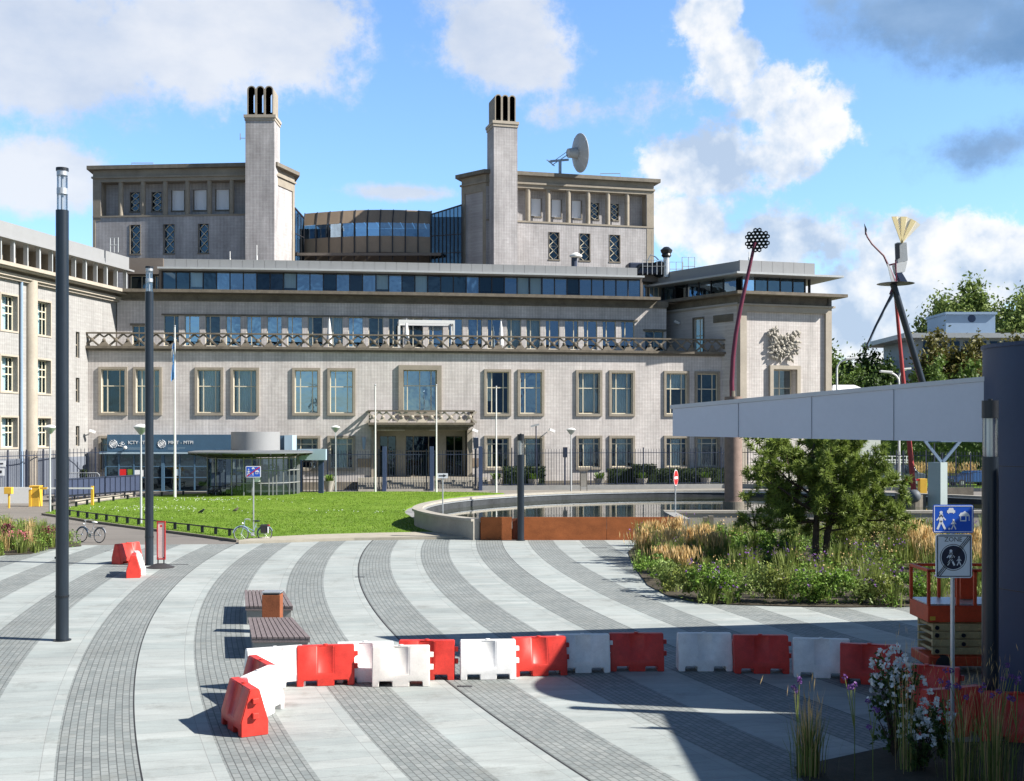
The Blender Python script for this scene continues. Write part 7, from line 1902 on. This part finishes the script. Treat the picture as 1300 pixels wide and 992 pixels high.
lwr = thing('low_wall', 'low dark concrete wall with short railings beyond the pool at the right', 'low wall', (xp(1220,88),88,0))
b = MB(); b.box(xp(1203,88),xp(1236,88),88,88.3,0,.95); b.build('wall_panel', M['stone_dark'], lwr); b = MB()
for k in range(16): x = xp(1203+2.1*k,88.1); b.box(x-.02,x+.02,88.1,88.14,.95,2.0)
b.box(xp(1203,88),xp(1236,88),88.1,88.14,1.95,2.0); b.build('railing', M['fence'], lwr)
for i, (px, pt) in enumerate(((1147,572),(1196,575),(1232,575),(1186,563))):
    x = xp(px,97); b = MB(); b.cyl(x,97,0,zp(pt,97),.06,8); o = b.build('post', M['fence']); tag(o, ['dark post left of the red sculpture leg','dark post just right of the pale pedestal','dark post beside the blue car','dark post above the fork of the sculpture'][i], 'post')

# ================================================================== SKY, SUN, CAMERA
world = bpy.data.worlds.new('World'); scene.world = world; world.use_nodes = True
nt = world.node_tree; bg = nt.nodes['Background']
SUN_AZ = R(12); SUN_EL = R(38)
sd = Vector((math.cos(SUN_EL)*math.cos(SUN_AZ), -math.cos(SUN_EL)*math.sin(SUN_AZ), math.sin(SUN_EL)))
sky = N(nt, 'ShaderNodeTexSky', sky_type='NISHITA'); sky.sun_disc = False; sky.sun_elevation = SUN_EL
sky.sun_rotation = math.atan2(sd.x, sd.y); sky.altitude = 0; sky.air_density = 1.0; sky.dust_density = .6; sky.ozone_density = 2.5
tc = N(nt, 'ShaderNodeTexCoord'); dirv = tc.outputs['Generated']
sp = N(nt, 'ShaderNodeSeparateXYZ'); L(nt, dirv, sp.inputs[0])
az = mth(nt, 'ARCTAN2', sp.outputs[0], sp.outputs[1]); el = mth(nt, 'ARCSINE', sp.outputs[2])
ae = N(nt, 'ShaderNodeCombineXYZ'); L(nt, az, ae.inputs[0]); L(nt, el, ae.inputs[1])
# noise domain warp
wn = N(nt, 'ShaderNodeTexNoise'); wn.inputs['Scale'].default_value = 11; wn.inputs['Detail'].default_value = 8; wn.inputs['Roughness'].default_value = .62; L(nt, ae.outputs[0], wn.inputs['Vector'])
fine = noise(nt, ae.outputs[0], 32, 8, .68)
big = noise(nt, mapping(nt, ae.outputs[0], (1,1.6,1)), 5.5, 6, .58)
def blobf(px, py, rx, ry, p=1.0):
    a0 = math.atan2(px-650, F); e0 = math.atan2(HZ-py, math.hypot(F, px-650))
    dx = mth(nt, 'DIVIDE', mth(nt, 'SUBTRACT', az, a0), rx/F); dy = mth(nt, 'DIVIDE', mth(nt, 'SUBTRACT', el, e0), ry/F)
    r2 = mth(nt, 'ADD', mth(nt, 'MULTIPLY', dx, dx), mth(nt, 'MULTIPLY', dy, dy))
    return mth(nt, 'MULTIPLY', mth(nt, 'SUBTRACT', 1.0, mth(nt, 'SQRT', r2)), p)
def union(lst):
    o = lst[0]
    for x in lst[1:]: 
        n = N(nt, 'ShaderNodeMath', operation='SMOOTH_MAX'); L(nt, o, n.inputs[0]); L(nt, x, n.inputs[1]); n.inputs[2].default_value = .25; o = n.outputs[0]
    return o
def cloudmask(field, soft0, soft1, amp=1.5, namp=None):
    nz = mth(nt, 'MULTIPLY', mth(nt, 'SUBTRACT', wn.outputs['Fac'], .5), amp); f = mth(nt, 'ADD', field, nz)
    f = mth(nt, 'ADD', f, mth(nt, 'MULTIPLY', mth(nt, 'SUBTRACT', fine, .5), .9))
    mr = N(nt, 'ShaderNodeMapRange', interpolation_type='SMOOTHERSTEP'); L(nt, f, mr.inputs[0]); mr.inputs[1].default_value = soft0; mr.inputs[2].default_value = soft1; return mr.outputs[0], f
soft = union([blobf(240,55,250,95), blobf(60,70,190,100), blobf(330,30,150,90), blobf(50,225,140,62), blobf(640,50,120,85), blobf(690,85,75,45,.8), blobf(515,245,130,14,.6), blobf(760,140,130,30,.4)])
puff = union([blobf(905,20,50,55), blobf(935,75,58,60), blobf(985,115,80,48), blobf(1025,150,72,55), blobf(905,210,95,55), blobf(985,200,75,45), blobf(865,285,75,50,.8), blobf(1010,305,110,50,.9), blobf(1190,325,140,60), blobf(1110,390,230,85,1.1), blobf(1270,345,110,70), blobf(890,385,170,45,.7)])
dark = union([blobf(1190,15,240,60), blobf(1290,40,160,70), blobf(1250,188,115,45,.9), blobf(1060,0,110,40,.7)])
m1, f1 = cloudmask(soft, .0, .55, 1.5); m2, f2 = cloudmask(puff, .0, .42, 2.3); m3, f3 = cloudmask(dark, .0, .8, 1.3)
# dark cloud made up outside the camera's view, added to cut fill in shade
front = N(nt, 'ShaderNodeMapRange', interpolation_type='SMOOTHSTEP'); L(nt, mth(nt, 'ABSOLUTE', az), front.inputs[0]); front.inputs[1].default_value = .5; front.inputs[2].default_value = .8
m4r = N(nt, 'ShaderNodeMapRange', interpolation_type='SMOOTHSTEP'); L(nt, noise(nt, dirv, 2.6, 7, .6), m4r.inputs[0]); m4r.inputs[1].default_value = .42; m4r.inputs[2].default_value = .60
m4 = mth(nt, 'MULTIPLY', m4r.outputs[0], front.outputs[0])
skyc = mixc(nt, 1.0, sky.outputs[0], (.60,.73,.86), 'MULTIPLY')
S = 10.0
shade1 = ramp(nt, big, [(.35, (.54*S*.1,.60*S*.1,.70*S*.1)), (.65, (.80*S*.1,.82*S*.1,.86*S*.1))])
def cl(r,g,b_): return (r*CLK, g*CLK, b_*CLK)
CLK = 3.3
sh1 = ramp(nt, big, [(.36, (.58,.66,.80)), (.62, (.86,.88,.92))])
def shifted(sc, dx, dy, det):
    v = N(nt, 'ShaderNodeVectorMath', operation='ADD'); L(nt, ae.outputs[0], v.inputs[0]); v.inputs[1].default_value = (dx, dy, 0)
    return noise(nt, v.outputs[0], sc, det, .58)
rel = mth(nt, 'SUBTRACT', noise(nt, ae.outputs[0], 17, 5, .58), shifted(17, .012, .014, 5))
rel2 = mth(nt, 'SUBTRACT', noise(nt, ae.outputs[0], 7, 4, .5), shifted(7, .03, .035, 4))
lit = mth(nt, 'ADD', .5, mth(nt, 'ADD', mth(nt, 'MULTIPLY', rel, 1.5), mth(nt, 'MULTIPLY', rel2, 1.6)))
sh2 = ramp(nt, lit, [(.2, (.50,.62,.80)), (.42, (.72,.80,.91)), (.58, (.92,.94,.97)), (.76, (1.05,1.04,1.03))])
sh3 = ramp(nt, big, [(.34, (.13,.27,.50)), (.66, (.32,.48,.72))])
def scale(c, k):
    n = N(nt, 'ShaderNodeVectorMath', operation='SCALE'); L(nt, c, n.inputs[0]); n.inputs[3].default_value = k; return n.outputs[0]
c = mixc(nt, mth(nt, 'MULTIPLY', m3, .92), skyc, scale(sh3, CLK))
c = mixc(nt, mth(nt, 'MULTIPLY', m1, .90), c, scale(sh1, CLK))
c = mixc(nt, mth(nt, 'MULTIPLY', m2, .95), c, scale(sh2, CLK))
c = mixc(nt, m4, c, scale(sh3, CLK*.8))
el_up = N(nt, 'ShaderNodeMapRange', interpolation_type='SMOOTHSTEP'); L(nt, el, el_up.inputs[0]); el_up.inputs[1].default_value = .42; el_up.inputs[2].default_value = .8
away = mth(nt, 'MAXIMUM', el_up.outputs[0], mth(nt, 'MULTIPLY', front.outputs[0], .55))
dim = mth(nt, 'SUBTRACT', 1.0, mth(nt, 'MULTIPLY', away, .64))  # sky dimmed overhead and outside the view to deepen the shade
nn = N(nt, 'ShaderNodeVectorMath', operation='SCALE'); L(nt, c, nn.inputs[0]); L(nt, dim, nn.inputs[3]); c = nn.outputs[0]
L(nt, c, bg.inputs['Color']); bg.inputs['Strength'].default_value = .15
sun = bpy.data.lights.new('Sun', 'SUN'); sun.energy = 5.0; sun.angle = R(.53); sun.color = (1, .955, .885)
so = bpy.data.objects.new('Sun', sun); COL.objects.link(so); so.rotation_euler = sd.to_track_quat('Z', 'Y').to_euler()
cam = bpy.data.cameras.new('Camera'); cam.sensor_width = 36; cam.sensor_fit = 'HORIZONTAL'; cam.lens = 36*F/1300; cam.shift_y = 54/1300; cam.clip_end = 3000; cam.clip_start = .1
co = bpy.data.objects.new('Camera', cam); COL.objects.link(co); co.location = (0,0,CH); co.rotation_euler = (R(90),0,0); scene.camera = co
scene.view_settings.view_transform = 'Standard'; scene.view_settings.look = 'None'; scene.view_settings.gamma = 1; scene.view_settings.exposure = 1.05
scene.render.engine = 'CYCLES'; scene.cycles.max_bounces = 8; scene.cycles.transparent_max_bounces = 12; scene.cycles.glossy_bounces = 4; scene.cycles.diffuse_bounces = 3
